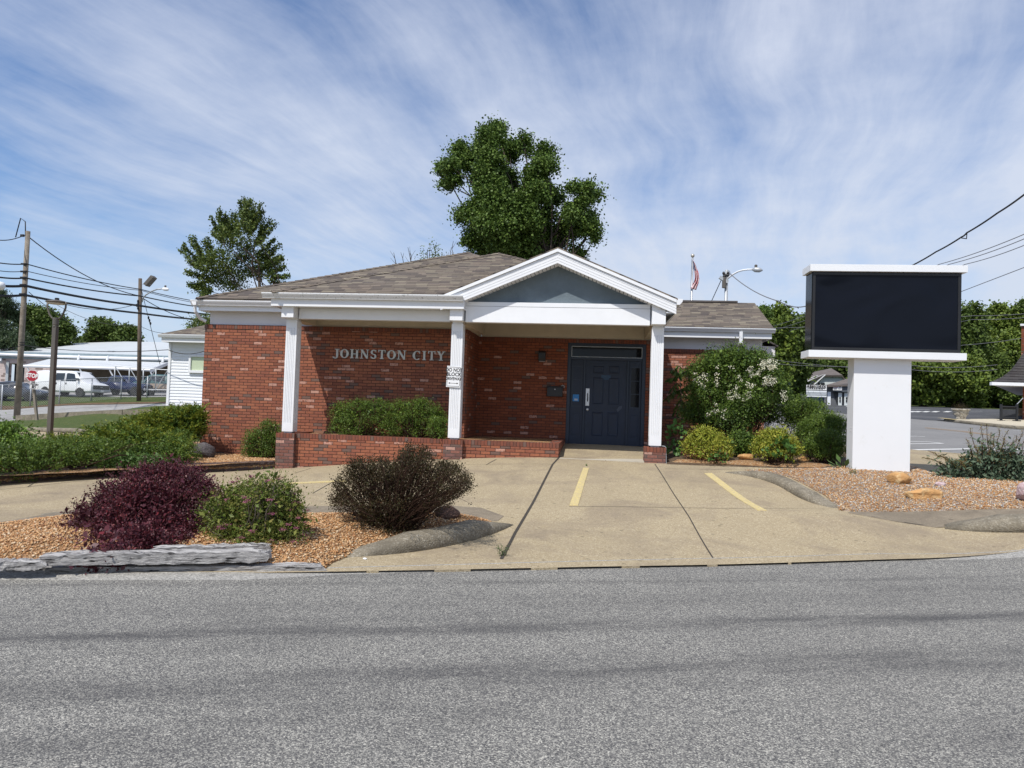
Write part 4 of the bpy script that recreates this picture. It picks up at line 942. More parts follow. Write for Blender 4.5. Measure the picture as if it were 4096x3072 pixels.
def PL(rows, y, ry=1.0, dy=0.0, seed=None):
    """photo-measured lobes (u, v, ru[, rv[, dy]]) standing at depth y -> world ellipsoids"""
    out = []
    for r_ in rows:
        u, v, ru = r_[:3]; rv = r_[3] if len(r_) > 3 and r_[3] else ru; yy = y+(r_[4] if len(r_) > 4 else (random.random()-.5)*2*dy)
        c = aty(u, v, yy); D_ = math.hypot(c[0], c[1])*math.cos(math.atan2(-c[0], c[1])-YAW); m_ = D_/FPX
        out.append((*c, ru*m_, ru*m_*ry, rv*m_))
    return out
def segs(name, S_, mat, parent, n=4):
    """S_: list of (p0, p1, r0, r1) -> one tapered-stick mesh"""
    A_ = np.array([s[0] for s in S_], float); B_ = np.array([s[1] for s in S_], float); ra = np.array([s[2] for s in S_]); rb = np.array([s[3] for s in S_])
    t_ = unit(B_-A_); x_ = np.cross(t_, [0, 0, 1.0]); bad = np.linalg.norm(x_, axis=1) < .05; x_[bad] = (1, 0, 0); x_ = unit(x_); y_ = np.cross(t_, x_)
    V = []; 
    for j in range(n):
        a = 2*math.pi*j/n; V.append(A_+(x_*math.cos(a)+y_*math.sin(a))*ra[:, None])
    for j in range(n):
        a = 2*math.pi*j/n; V.append(B_+(x_*math.cos(a)+y_*math.sin(a))*rb[:, None])
    V = np.stack(V, 1); m_ = len(S_); base = np.arange(m_)[:, None]*2*n
    F = np.concatenate([np.stack([base[:, 0]+j, base[:, 0]+(j+1) % n, base[:, 0]+n+(j+1) % n, base[:, 0]+n+j], 1) for j in range(n)])
    return fast_mesh(name, V.reshape(-1, 3), F, mat, parent, smooth=True)
def bend(p0, p1, r0, r1, k=4, wob=.06, sag=0.0):
    p0, p1 = np.array(p0, float), np.array(p1, float); L = np.linalg.norm(p1-p0); pts = [p0+(p1-p0)*i/k+(RNG.normal(size=3)*wob*L if 0 < i < k else 0)+np.array([0, 0, sag*L*4*(i/k)*(1-i/k)]) for i in range(k+1)]
    return [(pts[i], pts[i+1], r0+(r1-r0)*i/k, r0+(r1-r0)*(i+1)/k) for i in range(k)]
M['bark'] = pm('bark', (.075,.060,.048), .9, .35, 14, bump=.02, bscale=30, spec=.1)
M['twig'] = pm('brown_twigs', (.062,.036,.026), .9, .35, 22, spec=.08)
M['greytwig'] = pm('grey_twigs', (.14,.115,.09), .9, .3, 20, spec=.08)
LM = dict(
 maple = leafmat('maple_leaves', [(0.031,0.061,0.013),(0.070,0.123,0.023),(0.116,0.181,0.036),(0.155,0.217,0.046)], .25),
 ginkgo = leafmat('fan_leaves', [(0.042,0.068,0.022),(0.075,0.115,0.031),(0.128,0.169,0.036),(0.180,0.209,0.042)], .3),
 far = leafmat('far_leaves', [(0.046,0.077,0.018),(0.085,0.126,0.026),(0.132,0.182,0.039)], .25),
 far2 = leafmat('far_leaves_bright', [(0.072,0.111,0.022),(0.123,0.176,0.030),(0.189,0.234,0.042)], .3),
 conifer = leafmat('conifer_needles', [(0.029,0.047,0.024),(0.046,0.072,0.034),(0.072,0.098,0.036)], .1),
 box = leafmat('boxwood_leaves', [(0.032,0.062,0.011),(0.065,0.117,0.018),(0.116,0.176,0.024),(0.174,0.234,0.039)], .22, .35, .5),
 juniper = leafmat('juniper_sprays', [(0.070,0.108,0.015),(0.132,0.176,0.021),(0.232,0.263,0.032),(0.388,0.365,0.053)], .25),
 broad = leafmat('glossy_leaves', [(0.042,0.092,0.012),(0.084,0.161,0.020),(0.144,0.230,0.030),(0.204,0.299,0.050)], .3, .32, .6),
 barberry = leafmat('purple_leaves', [(0.035,0.009,0.015),(0.062,0.015,0.024),(0.106,0.018,0.026),(0.081,0.033,0.040),(0.200,0.020,0.024)], .18, .33, .6),
 spirea = leafmat('spirea_leaves', [(0.060,0.093,0.017),(0.102,0.145,0.025),(0.170,0.187,0.043),(0.221,0.170,0.051)], .3),
 brown = leafmat('brownish_leaves', [(0.0255,0.0173,0.0084),(0.0425,0.0274,0.0120),(0.0382,0.0396,0.0132),(0.0765,0.0360,0.0150)], .15),
 privet = leafmat('privet_leaves', [(0.024,0.053,0.012),(0.053,0.098,0.018),(0.105,0.168,0.026),(0.165,0.238,0.042)], .22, .35, .5),
 nandina = leafmat('nandina_leaves', [(0.136,0.187,0.025),(0.238,0.281,0.034),(0.357,0.340,0.051),(0.170,0.230,0.034)], .35),
 redleaf = leafmat('reddish_leaves', [(.30,.09,.05),(.22,.12,.06),(.35,.14,.05)], .3),
 weed = leafmat('weed_leaves', [(0.056,0.104,0.024),(0.088,0.152,0.040),(0.128,0.200,0.064)], .35),
 vine = leafmat('vine_leaves', [(0.044,0.110,0.020),(0.077,0.165,0.035),(0.110,0.209,0.050)], .3, .4, .5),
 dock = leafmat('grey_green_leaves', [(0.054,0.088,0.055),(0.084,0.125,0.077),(0.132,0.175,0.110)], .25, .5),
 dockseed = leafmat('seed_spikes', [(0.156,0.156,0.044),(0.240,0.228,0.066),(0.192,0.108,0.050),(0.144,0.072,0.039)], .15),
 white_fl = leafmat('cream_flowers', [(.62,.60,.46),(.76,.75,.62),(.70,.64,.40)], .3),
 pink_fl = leafmat('pink_flowers', [(.30,.07,.16),(.42,.13,.24),(.34,.10,.12)], .25),
)
def shrub(label, lobes, n_, leaf, L, W, name='shrub', cr=.07, nc=None, up=.6, shell=.6, jit=.07, group=None, base=None, twig='twig', zmin=None, flat=1.0, axis_out=.6, ntw=60, cat='shrub', keep=None, inner=.10):
    Lb = np.array(lobes); c = Lb[:, :3].mean(0)
    gz_ = base if base is not None else float(h(c[0], c[1])); root = empty(name, (c[0], c[1], gz_), label, cat, group)
    nc = nc or max(40, n_//40)
    foliage('foliage', lobes, n_, nc, cr, L, W, LM[leaf], root, up, shell, jit, zmin, flat, axis_out, keep)
    inn = [tuple(np.r_[q[:3], np.array(q[3:])*.68]) for q in lobes]
    if inner: foliage('inner_foliage', inn, int(n_*inner), max(30, n_//150), cr*1.4, L*2.4, W*2.6, LM[leaf], root, up, .2, .05, zmin)
    C0, D0, _ = clumps(lobes, ntw, .5, 0); S_ = []
    for q in C0: S_ += bend((c[0]+(q[0]-c[0])*.25, c[1]+(q[1]-c[1])*.25, gz_-.02), q, .012, .004, 3, .05)
    segs('branches', S_, M[twig], root)
    return root
def Z7(rows, s, ox, oy): return [(ox+r[0]/s, oy+r[1]/s, r[2]/s, (r[3]/s if len(r) > 3 else None))+((r[4],) if len(r) > 4 else ()) for r in rows]

# ---- left bed
lb = PL([(r[0], r[1], r[2], r[3], dy_) for r, dy_ in zip(Z7([(1250,720,150,110),(1480,700,190,120),(1650,740,170,130),(1800,830,120,110),(1020,860,160,110),(1250,900,250,160),(1550,950,250,180),(820,1060,190,130),(1100,1120,270,170),(1500,1150,280,190),(700,1200,160,110),(930,1290,200,120),(1250,1270,260,140),(1570,1260,140,110),(900,1390,110,90),(1000,1420,90,70),(660,1330,140,90),(850,1450,90,60),(1100,1390,120,70),(1400,1330,150,80)], 2.212, 0, 1600),
   (.45,.5,.4,.3,.35,.1,.2,.1,-.1,0,.0,-.45,-.5,-.3,-.92,-.95,-.5,-1.0,-.85,-.5))], 6.95, .9)
bar = shrub('large purple-leaved shrub spilling over the grey timbers', lb, 52000, 'barberry', .026, .015, cr=.055, nc=1500, up=.5, shell=.45, jit=.14, base=.1, axis_out=1.0, ntw=160)
S_, C_, A_ = [], [], []
for x_, y_ in ((1040,560),(1230,530),(1290,495),(1590,500),(1430,535),(920,600),(740,830),(620,900),(480,1085),(1880,690),(1950,775),(1990,820),(1920,740),(1700,620),(860,700),(530,1000),(1100,600),(1500,560),(600,1330),(1800,680),(1380,560),(1650,580),(1760,630),(980,640),(830,780),(560,1180)):
    tip = aty(x_/2.212, 1600+y_/2.212, 6.95+random.uniform(-.3,.4)); cen = np.array(aty(1250/2.212, 1600+1150/2.212, 7.0)); b0 = tip+(cen-tip)*.40
    sg = bend(b0, tip, .004, .0015, 5, .03, .05); S_ += sg
    for p_, q_, _, _ in sg:
        for t_ in np.linspace(0, 1, 16): C_.append(p_+(q_-p_)*t_+RNG.normal(size=3)*.010); A_.append(unit((q_-p_)[None])[0]*.6+rdir(1)[0])
C_ = np.array(C_); leaves('shoot_leaves', C_, np.array(A_), rdir(len(C_))+[0,0,.5], RNG.uniform(.014,.024,len(C_)), RNG.uniform(.009,.013,len(C_)), LM['barberry'], bar)
segs('sprays', S_, M['twig'], bar)

ls = PL([(900,2080,95,85),(960,2005,85,75),(1060,1985,90,75),(1140,1995,65,65),(1000,2090,125,95),(1110,2095,100,85),(1170,2070,55,70),(930,2150,90,50),(1010,2165,95,45),(1110,2160,90,50),(860,2040,50,55)], 7.05, .9, .2)
spi = shrub('loose green shrub dotted with pink flower heads beside the purple shrub', ls, 24000, 'spirea', .028, .012, cr=.06, nc=1000, up=.5, shell=.35, jit=.16, base=.1, axis_out=.9, ntw=220, twig='greytwig')
C0, D0, _ = clumps(ls, 95, .95, .04); P = np.repeat(C0, 60, 0)+RNG.normal(size=(95*60, 3))*[.018,.018,.007]+np.repeat(D0, 60, 0)*.03+[0,0,.02]
leaves('flowers', P, rdir(len(P)), rdir(len(P))+[0,0,1], RNG.uniform(.006,.011,len(P)), RNG.uniform(.005,.009,len(P)), LM['pink_fl'], spi)

# open twiggy shrub
root = empty('shrub', (-2.35, 7.95, .15), 'dark twiggy half-bare shrub with brown leaves at its tips, near the curb', 'shrub')
bs = np.array(aty(1560, 2135, 7.95)); S_, C_, A_ = [], [], []
tips = []
for i in range(520):
    a = RNG.random(); u = 1325+a*560; 
    top = np.interp(u, [1325,1345,1400,1480,1580,1640,1700,1760,1820,1880], [1975,1930,1850,1835,1850,1775,1800,1850,1860,1910])
    low_ = np.interp(u, [1325,1400,1560,1700,1800,1880], [2050,2060,2080,2060,2010,1950])
    v = top+(low_-top)*RNG.random()**1.9; tips.append(np.array(aty(u, v, 7.95+RNG.normal()*.32)))
for tp in tips:
    b0 = bs+RNG.normal(size=3)*[.09,.07,0]; mid = b0+(tp-b0)*.45+[0,0,.02]; mid += RNG.normal(size=3)*.03
    S_ += bend(b0, mid, .006, .004, 3, .03); S_ += bend(mid, tp, .004, .0018, 3, .03)
    for j in range(2): q = mid+(tp-mid)*RNG.uniform(.2,.8); e_ = q+(tp-q)*.7+RNG.normal(size=3)*.06; S_.append((q, e_, .0025, .0012)); tips_e = e_; C_ += [e_+RNG.normal(size=3)*.018 for _ in range(6)]
    nl = 26 if RNG.random() < .75 else 8
    C_ += [tp+RNG.normal(size=3)*[.03,.03,.03] for _ in range(nl)]
C_ = np.array(C_); leaves('foliage', C_, rdir(len(C_))+[0,0,.3], rdir(len(C_))+[0,0,.4], RNG.uniform(.015,.028,len(C_)), RNG.uniform(.009,.014,len(C_)), LM['brown'], root)
lo = PL([(1440,1900,70,50),(1540,1900,80,45),(1640,1850,75,55),(1700,1900,80,50),(1380,1990,40,50),(1480,1960,60,40),(1600,1940,70,40)], 7.95, 1.0, .2)
lo += PL([(1480,2060,80,45),(1600,2060,90,50),(1560,2110,100,40),(1700,2020,60,40)], 7.9, 1.0, .2); foliage('inner_foliage', lo, 15000, 700, .045, .024, .013, LM['brown'], root, .4, .2, .1)
segs('stems', S_, M['twig'], root, 3)
P = G(1700, 2150)
def rosette(label, u, v, r_, n_, L, W, leaf='weed', name='weed', up=.35):
    g_ = G(u, v); root_ = empty(name, tuple(g_), label, 'weed'); a = RNG.random(n_)*6.28; el = RNG.uniform(.15, up+.5, n_)
    D_ = np.stack([np.cos(a)*np.cos(el), np.sin(a)*np.cos(el), np.sin(el)], 1); C = g_+[0,0,.05]+D_*RNG.uniform(.3, 1, n_)[:, None]*r_
    leaves('leaves', C, D_, np.array([0,0,1.])+rdir(n_)*.3, np.full(n_, L)*RNG.uniform(.6,1.2,n_), np.full(n_, W), LM[leaf], root_)
    segs('stems', [(g_+[0,0,.0], c, .004, .002) for c in C[:30]], M['twig'], root_, 3); return root_
rosette('broad-leaved green weed at the foot of the twiggy shrub', 1655, 2135, .15, 22, .13, .05)
rosette('flat pale weed in the gravel left of the curb', 1430, 2160, .14, 26, .07, .02)
rosette('small weed between the pink shrub and the timbers', 1195, 2175, .12, 22, .07, .02)
def sprig(label, u, v, hgt, n_=12):
    g_ = G(u, v); root_ = empty('weed', tuple(g_), label, 'weed'); S_, C_ = [], []
    for i in range(n_):
        tp = g_+np.array([RNG.normal()*hgt*.3, RNG.normal()*hgt*.3, hgt*RNG.uniform(.5, 1)]); sg = bend(g_, tp, .003, .001, 3, .05); S_ += sg
        for p_, q_, _, _ in sg: C_ += [p_+(q_-p_)*t_+RNG.normal(size=3)*.008 for t_ in np.linspace(0, 1, 7)]
    C_ = np.array(C_); leaves('leaves', C_, rdir(len(C_))+[0,0,.6], rdir(len(C_)), RNG.uniform(.014,.028,len(C_)), RNG.uniform(.005,.009,len(C_)), LM['weed'], root_); segs('stems', S_, M['greytwig'], root_, 3)
sprig('feathery grey-green weed growing at the foot of the white pylon', 3418, 1925, .26, 16)
sprig('small weed sprouting from the pavement crack at the road edge', 2014, 2232, .16, 10)
sprig('thin tuft of weed on the seam below the porch step', 2345, 1868, .05, 5)

# ---- planter and wall shrubs
shrub('wide clipped evergreen shrub in the left half of the brick planter', PL([(1375,1665,62,58),(1440,1655,75,55),(1520,1655,75,55),(1365,1710,48,45),(1430,1715,60,40),(1540,1710,55,42)], 15.1, .9, .1), 17000, 'box', .028, .013, cr=0.052, nc=540, up=.5, shell=.75, base=.88, zmin=.86, ntw=90, jit=.05)
shrub('evergreen shrub with an uneven top filling the planter beside the middle column', PL([(1610,1655,55,52),(1680,1650,70,52),(1740,1675,42,50),(1600,1710,50,42),(1680,1715,60,42)], 15.15, .9, .1), 15000, 'box', .028, .013, cr=0.052, nc=480, up=.5, shell=.75, base=.88, zmin=.86, ntw=90, jit=.08)
shrub('small bright evergreen tucked against the foot of the middle column', PL([(1740,1712,38,38),(1768,1700,26,34),(1755,1735,36,26)], 14.62, .7, .03), 4500, 'box', .026, .013, cr=0.034, nc=156, up=.5, shell=.75, base=.88, ntw=30)
shrub('rounded evergreen shrub growing against the sunlit wall left of the left plinth', PL([(1075,1735,55,52),(1020,1770,50,52),(1090,1790,48,50),(1005,1810,36,35),(1065,1815,48,34)], 15.1, .9, .08), 15000, 'box', .026, .012, cr=0.046, nc=480, up=.5, shell=.75, base=.3, zmin=.30, ntw=70, jit=.05)

# ---- hedge at the left
shrub('glossy broad-leaved shrub at the left picture edge', PL([(-60,1770,90,80),(0,1765,85,75),(60,1775,75,75),(100,1830,70,80),(20,1860,100,75),(70,1920,70,55),(-40,1900,100,70)], 11.3, 1.0, .2), 15000, 'broad', .045, .024, cr=.07, nc=600, up=.5, shell=.65, base=.3, ntw=80, jit=.09, zmin=.24)
def juniper(label, rows, y, n_, dark=.5):
    lb_ = PL(rows, y, 1.1, .15); c = np.array(lb_)[:, :3].mean(0); root_ = empty('juniper_shrub', (c[0], c[1], .3), label, 'shrub', 'spreading junipers in the left hedge')
    C0, D0, _ = clumps(lb_, n_//46, .72, .06); k_n = len(C0); 
    SH = unit(D0*[1.0,1.0,.25]+rdir(k_n)*.45+[0,-.1,.38]); nl = 46; tt = np.tile(np.linspace(-.5, 1, nl), k_n)[:, None]
    P = np.repeat(C0, nl, 0)+np.repeat(SH, nl, 0)*tt*.15+RNG.normal(size=(k_n*nl, 3))*[.022,.022,.010]
    A = np.repeat(SH, nl, 0)+rdir(k_n*nl)*.55
    P[:, 2] = np.maximum(P[:, 2], .27+.03*RNG.random(len(P)))
    leaves('foliage', P, A, rdir(len(P))*.6+[0,0,.8], RNG.uniform(.035,.065,len(P)), RNG.uniform(.010,.017,len(P)), LM['juniper'], root_)
    foliage('inner_foliage', [tuple(np.r_[q[:3], np.array(q[3:])*.80]) for q in lb_], n_//2, 500, .07, .075, .036, LM['box'], root_, .4, .45, .05, .27)
    S_ = []
    for q in C0[::12]: S_ += bend((c[0]+(q[0]-c[0])*.4, c[1]+.2, .3), q, .012, .004, 3, .05)
    segs('branches', S_, M['twig'], root_); return root_
juniper('tallest spreading juniper, against the left corner of the brick wall', [(785,1655,40,32),(725,1665,70,32),(645,1685,80,36),(570,1708,70,38),(700,1730,100,45),(785,1700,40,50)], 14.9, 26000)
juniper('yellow-green spreading juniper in the middle of the left hedge', [(480,1735,85,36),(405,1748,80,32),(560,1765,110,50),(450,1795,120,50),(660,1800,90,55),(520,1825,130,50),(600,1850,90,35)], 13.3, 26000)
juniper('low spreading juniper in front of the brown lamp post', [(235,1785,70,34),(310,1800,100,48),(200,1830,80,50),(150,1800,45,36),(270,1860,110,42),(400,1848,100,48),(160,1890,80,40),(330,1875,90,36)], 12.15, 22000)
shrub('dense dark rounded evergreen at the right end of the left hedge', PL([(690,1790,70,62),(640,1832,80,42),(730,1775,55,55),(590,1840,60,36),(760,1810,35,45),(700,1835,50,36)], 13.6, 1.0, .1), 15000, 'box', .026, .012, cr=0.046, nc=480, up=.5, shell=.75, base=.3, zmin=.29, ntw=60, jit=.05)
shrub('leafy green undergrowth trailing over the block wall', PL([(330,1875,70,26),(440,1860,80,30),(520,1855,60,26),(240,1888,60,26),(130,1925,55,34),(600,1850,60,22)], 11.95, .6, .1), 9000, 'weed', .038, .020, cr=.05, nc=420, up=.5, shell=.5, base=.3, ntw=40, jit=.2)

sk = []
_P = np.array(ret_top); _s = np.r_[0, np.cumsum(np.linalg.norm(np.diff(_P, axis=0), axis=1))]
for q in np.arange(0, _s[-1]-1.9, .32): sk.append((np.interp(q, _s, _P[:, 0])-.16, np.interp(q, _s, _P[:, 1])+.10, .42+random.uniform(-.05,.08), .42, .42, .34))
shrub('dense clipped evergreen skirt along the block wall, below the junipers', sk, 34000, 'box', .030, .015, cr=0.052, nc=900, up=.5, shell=.75, base=.3, ntw=0 or 40, jit=.09)

# ---- right bed
z6 = lambda rows: Z7(rows, 1.5875, 2640, 1380)
big = PL(z6([(470,80,90,70),(350,120,110,70),(600,120,110,75),(240,190,70,70),(450,210,170,95),(680,210,90,85),(740,310,70,90),(300,310,140,100),(560,340,190,110),(230,430,110,80),(440,450,190,90),(650,430,110,90),(400,500,150,60)]), 16.9, .9, .3)
pv = shrub('tall dark shrub with white blossom in front of the right wing', big, 70000, 'privet', .042, .021, cr=.09, nc=2300, up=.5, shell=.55, jit=.12, base=.55, ntw=200)
S_, C_ = [], []
for x_, y_ in ((420,5),(440,-5),(470,0),(500,5),(520,-8),(555,5),(580,12),(620,15),(650,30),(205,80),(235,110),(260,95),(330,60),(300,55),(720,130),(770,200),(800,240),(690,60),(380,30),(610,40),(160,260),(640,5),(800,300)):
    tip = aty(2640+x_/1.5875, 1380+y_/1.5875, 16.8+random.uniform(-.3,.3)); b0 = tip+(np.array(aty(2640+470/1.5875, 1380+330/1.5875, 16.9))-tip)*.35
    sg = bend(b0, tip, .006, .002, 5, .03, .03); S_ += sg
    for p_, q_, _, _ in sg: C_ += [p_+(q_-p_)*t_+RNG.normal(size=3)*.028 for t_ in np.linspace(0, 1, 14)]
C_ = np.array(C_); leaves('shoot_leaves', C_, rdir(len(C_))+[0,0,.5], rdir(len(C_)), RNG.uniform(.025,.045,len(C_)), RNG.uniform(.010,.018,len(C_)), LM['privet'], pv); segs('sprays', S_, M['twig'], pv, 3)
fl = []
for (a_, b_, c_x, c_y, n_) in ((640,740,95,160,26),(660,740,205,255,14),(560,640,120,200,6),(520,600,300,350,5),(290,420,370,470,6),(330,480,110,260,6),(430,520,280,350,8),(760,800,300,350,5),(220,300,180,260,8),(480,640,160,300,10)):
    for i in range(n_): fl.append(aty(2640+RNG.uniform(a_, b_)/1.5875, 1380+RNG.uniform(c_x, c_y)/1.5875, 15.95+RNG.normal()*.12))
fl = np.array(fl); P = np.repeat(fl, 16, 0)+RNG.normal(size=(len(fl)*16, 3))*[.030,.030,.024]
leaves('flowers', P, rdir(len(P)), rdir(len(P)), RNG.uniform(.022,.034,len(P)), RNG.uniform(.018,.028,len(P)), LM['white_fl'], pv)
na = PL(z6([(290,590,110,60),(220,640,75,60),(350,650,100,60),(280,670,100,55),(400,680,55,45)]), 14.75, 1.0, .1)
r_ = shrub('yellow-green shrub with reddish lower leaves beside the right brick plinth', na, 9000, 'nandina', .045, .020, cr=.05, nc=420, up=.8, shell=.7, base=.56, ntw=60, jit=.1, zmin='g')
foliage('red_foliage', [tuple(np.r_[np.array(q[:3])-[0,0,q[5]*.55], np.array(q[3:])*.85]) for q in na[1:4]], 1800, 120, .05, .042, .018, LM['redleaf'], r_, .6, .85, .1, 'g')
r_ = shrub('yellow-green shrub with large vine leaves over its front, nearer the white pylon', PL(z6([(730,590,110,55),(660,650,70,55),(800,650,80,55),(720,670,110,55),(850,670,35,40)]), 14.55, 1.0, .1), 9000, 'nandina', .045, .020, cr=.05, nc=420, up=.8, shell=.7, base=.56, ntw=60, jit=.1, zmin='g')
def vine(label, rows, y, n_, L=.10):
    lb_ = PL(z6(rows), y, .5, .05); c = np.array(lb_)[:, :3].mean(0); root_ = empty('vine', (c[0], c[1], .56), label, 'vine')
    foliage('leaves', lb_, n_, n_//3, .05, L, L*.85, LM['vine'], root_, .3, .8, .1, 'g'); S_ = []
    for q in clumps(lb_, 16, .8)[0]: S_ += bend((c[0], c[1]+.1, .56), q, .005, .003, 4, .08)
    segs('stems', S_, M['twig'], root_, 3)
vine('heart-leaved vine climbing over the yellow-green shrub near the pylon', [(770,650,80,55),(700,690,60,35),(760,720,50,25)], 14.2, 90)
vine('heart-leaved vine at the dark foot of the porch corner', [(100,560,55,65),(70,640,40,50),(130,690,50,30)], 15.2, 130)
vine('trailing vine under the first yellow-green shrub', [(330,720,50,25),(380,700,40,22)], 14.3, 60, .06)
shrub('low dark foliage between the two yellow-green shrubs', PL(z6([(500,600,70,45),(560,620,60,40),(470,650,50,35),(540,680,60,25)]), 15.4, .8, .1), 6000, 'privet', .035, .018, cr=.06, nc=260, base=.55, ntw=30, zmin='g')
bxr = [('clipped evergreen mound right of the flowering shrub, farthest of three', [(870,400,100,75),(960,410,90,60),(840,470,90,70),(930,480,110,70)], 16.6),
       ('clipped evergreen mound with rusty patches beside the pylon, middle of three', [(1010,520,100,65),(930,560,70,60),(1080,500,90,60),(1120,540,70,70)], 15.6),
       ('lowest clipped evergreen mound at the left foot of the white pylon', [(1060,610,90,60),(980,640,70,50),(1120,640,70,60),(1050,680,90,40)], 14.9)]
for lab, rows, y in bxr:
    shrub(lab, PL(z6(rows), y, 1.0, .12), 17000, 'box', .026, .014, cr=0.057, nc=510, up=.5, shell=.72, base=.55, ntw=60, jit=.07, group='clipped evergreens by the pylon', zmin='g')
rosette('tall silvery weed between the yellow-green shrub and the evergreens', 3200, 1790, .30, 60, .12, .03, 'dock', up=.8)
rosette('broad bright green weed against the left side of the pylon', 3375, 1895, .30, 22, .22, .08, 'weed', up=.8)
# sapling with long compound leaves
g_ = np.array(aty(2735, 1760, 18.4)); g_[2] = .7; root = empty('sapling', tuple(g_), 'thin sapling with drooping compound leaves before the right wing wall', 'sapling'); S_ = []; C_ = []; A_ = []
stp = np.array(aty(2716, 1500, 18.4)); S_ += bend(g_, stp, .018, .010, 6, .02)
for (u, v, u2_, v2_) in ((2716,1500,2690,1478),(2716,1500,2712,1462),(2716,1500,2770,1480),(2716,1510,2665,1520),(2720,1560,2660,1600),(2722,1560,2765,1545),(2718,1530,2680,1570),(2725,1600,2700,1660),(2716,1505,2745,1470),(2722,1580,2790,1520)):
    a_, b_ = np.array(aty(u, v, 18.4)), np.array(aty(u2_, v2_, 18.4+RNG.normal()*.15)); sg = bend(a_, b_, .006, .003, 5, .02, .10); S_ += sg
    for p_, q_, _, _ in sg:
        for t_ in (0, .33, .66):
            for sd in (-1, 1): C_.append(p_+(q_-p_)*t_+np.array([sd*.05, RNG.normal()*.03, -.05])); A_.append([sd*.5, RNG.normal()*.3, -.8])
leaves('leaves', np.array(C_), np.array(A_), rdir(len(C_))+[0,-.6,.6], np.full(len(C_), .15), np.full(len(C_), .05), LM['privet'], root); segs('stem', S_, M['greytwig'], root)
# dock-like plant at the right edge
g_ = G(3960, 1945); root = empty('seeding_plant', tuple(g_), 'big grey-green weed with brown-green seed spikes at the right picture edge', 'weed'); S_, C_, E_ = [], [], []
f4 = lambda x_, y_: (3600+x_/4.147, 1550+y_/4.147)
for x_, y_, ln in ((1165,670,.30),(1090,850,.22),(1440,600,.42),(1345,640,.25),(1640,670,.38),(1800,705,.3),(1510,740,.3),(1930,790,.35),(2040,720,.4),(1320,880,.3),(490,1060,.35),(365,1160,.30),(640,1130,.3),(780,1190,.3),(1000,1120,.25),(1250,960,.3),(1560,800,.3),(1720,840,.3),(1860,930,.3),(2150,760,.4),(2260,860,.4),(2200,1000,.3),(940,1200,.2),(1900,1560,.3),(1780,1600,.25)):
    u, v = f4(x_, y_); tip = np.array(aty(u, v, g_[1]+RNG.normal()*.2)); bb = g_+np.array([(x_-1500)/4.147*.0015, 0, .05]); sg = bend(bb, tip, .010, .004, 8, .02, .05 if x_ > 900 else .12); S_ += sg
    nn_ = int(ln*10)+2
    for p_, q_, _, _ in sg[-nn_:]: C_ += [p_+(q_-p_)*t_+RNG.normal(size=3)*[.020,.020,.014] for t_ in np.linspace(0, 1, 44)]
    for p_, q_, _, _ in sg[:-2]: E_ += [p_+(q_-p_)*t_+RNG.normal(size=3)*.05 for t_ in np.linspace(0, 1, 5)]
C_ = np.array(C_); E_ = np.array(E_)
leaves('seed_spikes', C_, rdir(len(C_))+[0,0,.7], rdir(len(C_)), RNG.uniform(.010,.020,len(C_)), RNG.uniform(.008,.013,len(C_)), LM['dockseed'], root)
leaves('leaves', E_, rdir(len(E_))+[0,0,.2], rdir(len(E_))+[0,-.3,.6], RNG.uniform(.06,.13,len(E_)), RNG.uniform(.025,.045,len(E_)), LM['dock'], root)
lo = PL([(3800,1890,50,30),(3880,1880,75,45),(3960,1860,85,60),(4040,1870,80,60),(4100,1900,80,60),(3980,1920,100,30)], g_[1], .8, .15)
foliage('low_leaves', lo, 3600, 240, .07, .085, .036, LM['dock'], root, .4, .5, .1, 'g'); segs('stems', S_, M['twig'], root)

# ---- trees
def tree(label, rows, y, base, n_, leaf, L, W, cr, nc, r0=.22, dy=1.2, ry=1.0, group=None, name='tree', shell=.5, jit=.12, flat=.8, extra=None, up=.5, axis_out=.4, limbs=True):
    lb_ = PL(rows, y, ry, dy); root_ = empty(name, tuple(base), label, 'tree', group); base = np.array(base, float)
    foliage('crown', lb_, n_, nc, cr, L, W, LM[leaf], root_, up, shell, jit, None, flat, axis_out)
    Lb = np.array(lb_); topz = Lb[:, 2].max(); cen = Lb[:, :3].mean(0); zf = base[2]+(Lb[:, 2].min()-base[2])*.5; fork = np.array([base[0], base[1], max(zf, base[2]+.8)]); S_ = bend(base-[0,0,.2], fork, r0, r0*.8, 4, .01)
    ctr = np.array([cen[0], cen[1], cen[2]+(topz-cen[2])*.4]); S_ += bend(fork, ctr, r0*.8, r0*.25, 5, .03)
    for q in Lb:
        t_ = RNG.uniform(.1, .8); a_ = fork+(ctr-fork)*t_*min(1, max(.1, (q[2]-fork[2])/(ctr[2]-fork[2]+.1))); S_ += bend(a_, q[:3], r0*.24, r0*.07, 4, .05, -.03)
        for j in range(4): e_ = q[:3]+rdir(1)[0]*q[3:6]*.8; S_ += bend(q[:3], e_, r0*.09, r0*.03, 2, .05)
    segs('trunk', S_, M['bark'], root_, 6); return root_
zt = lambda rows: Z7(rows, 1.411, 1550, 450)
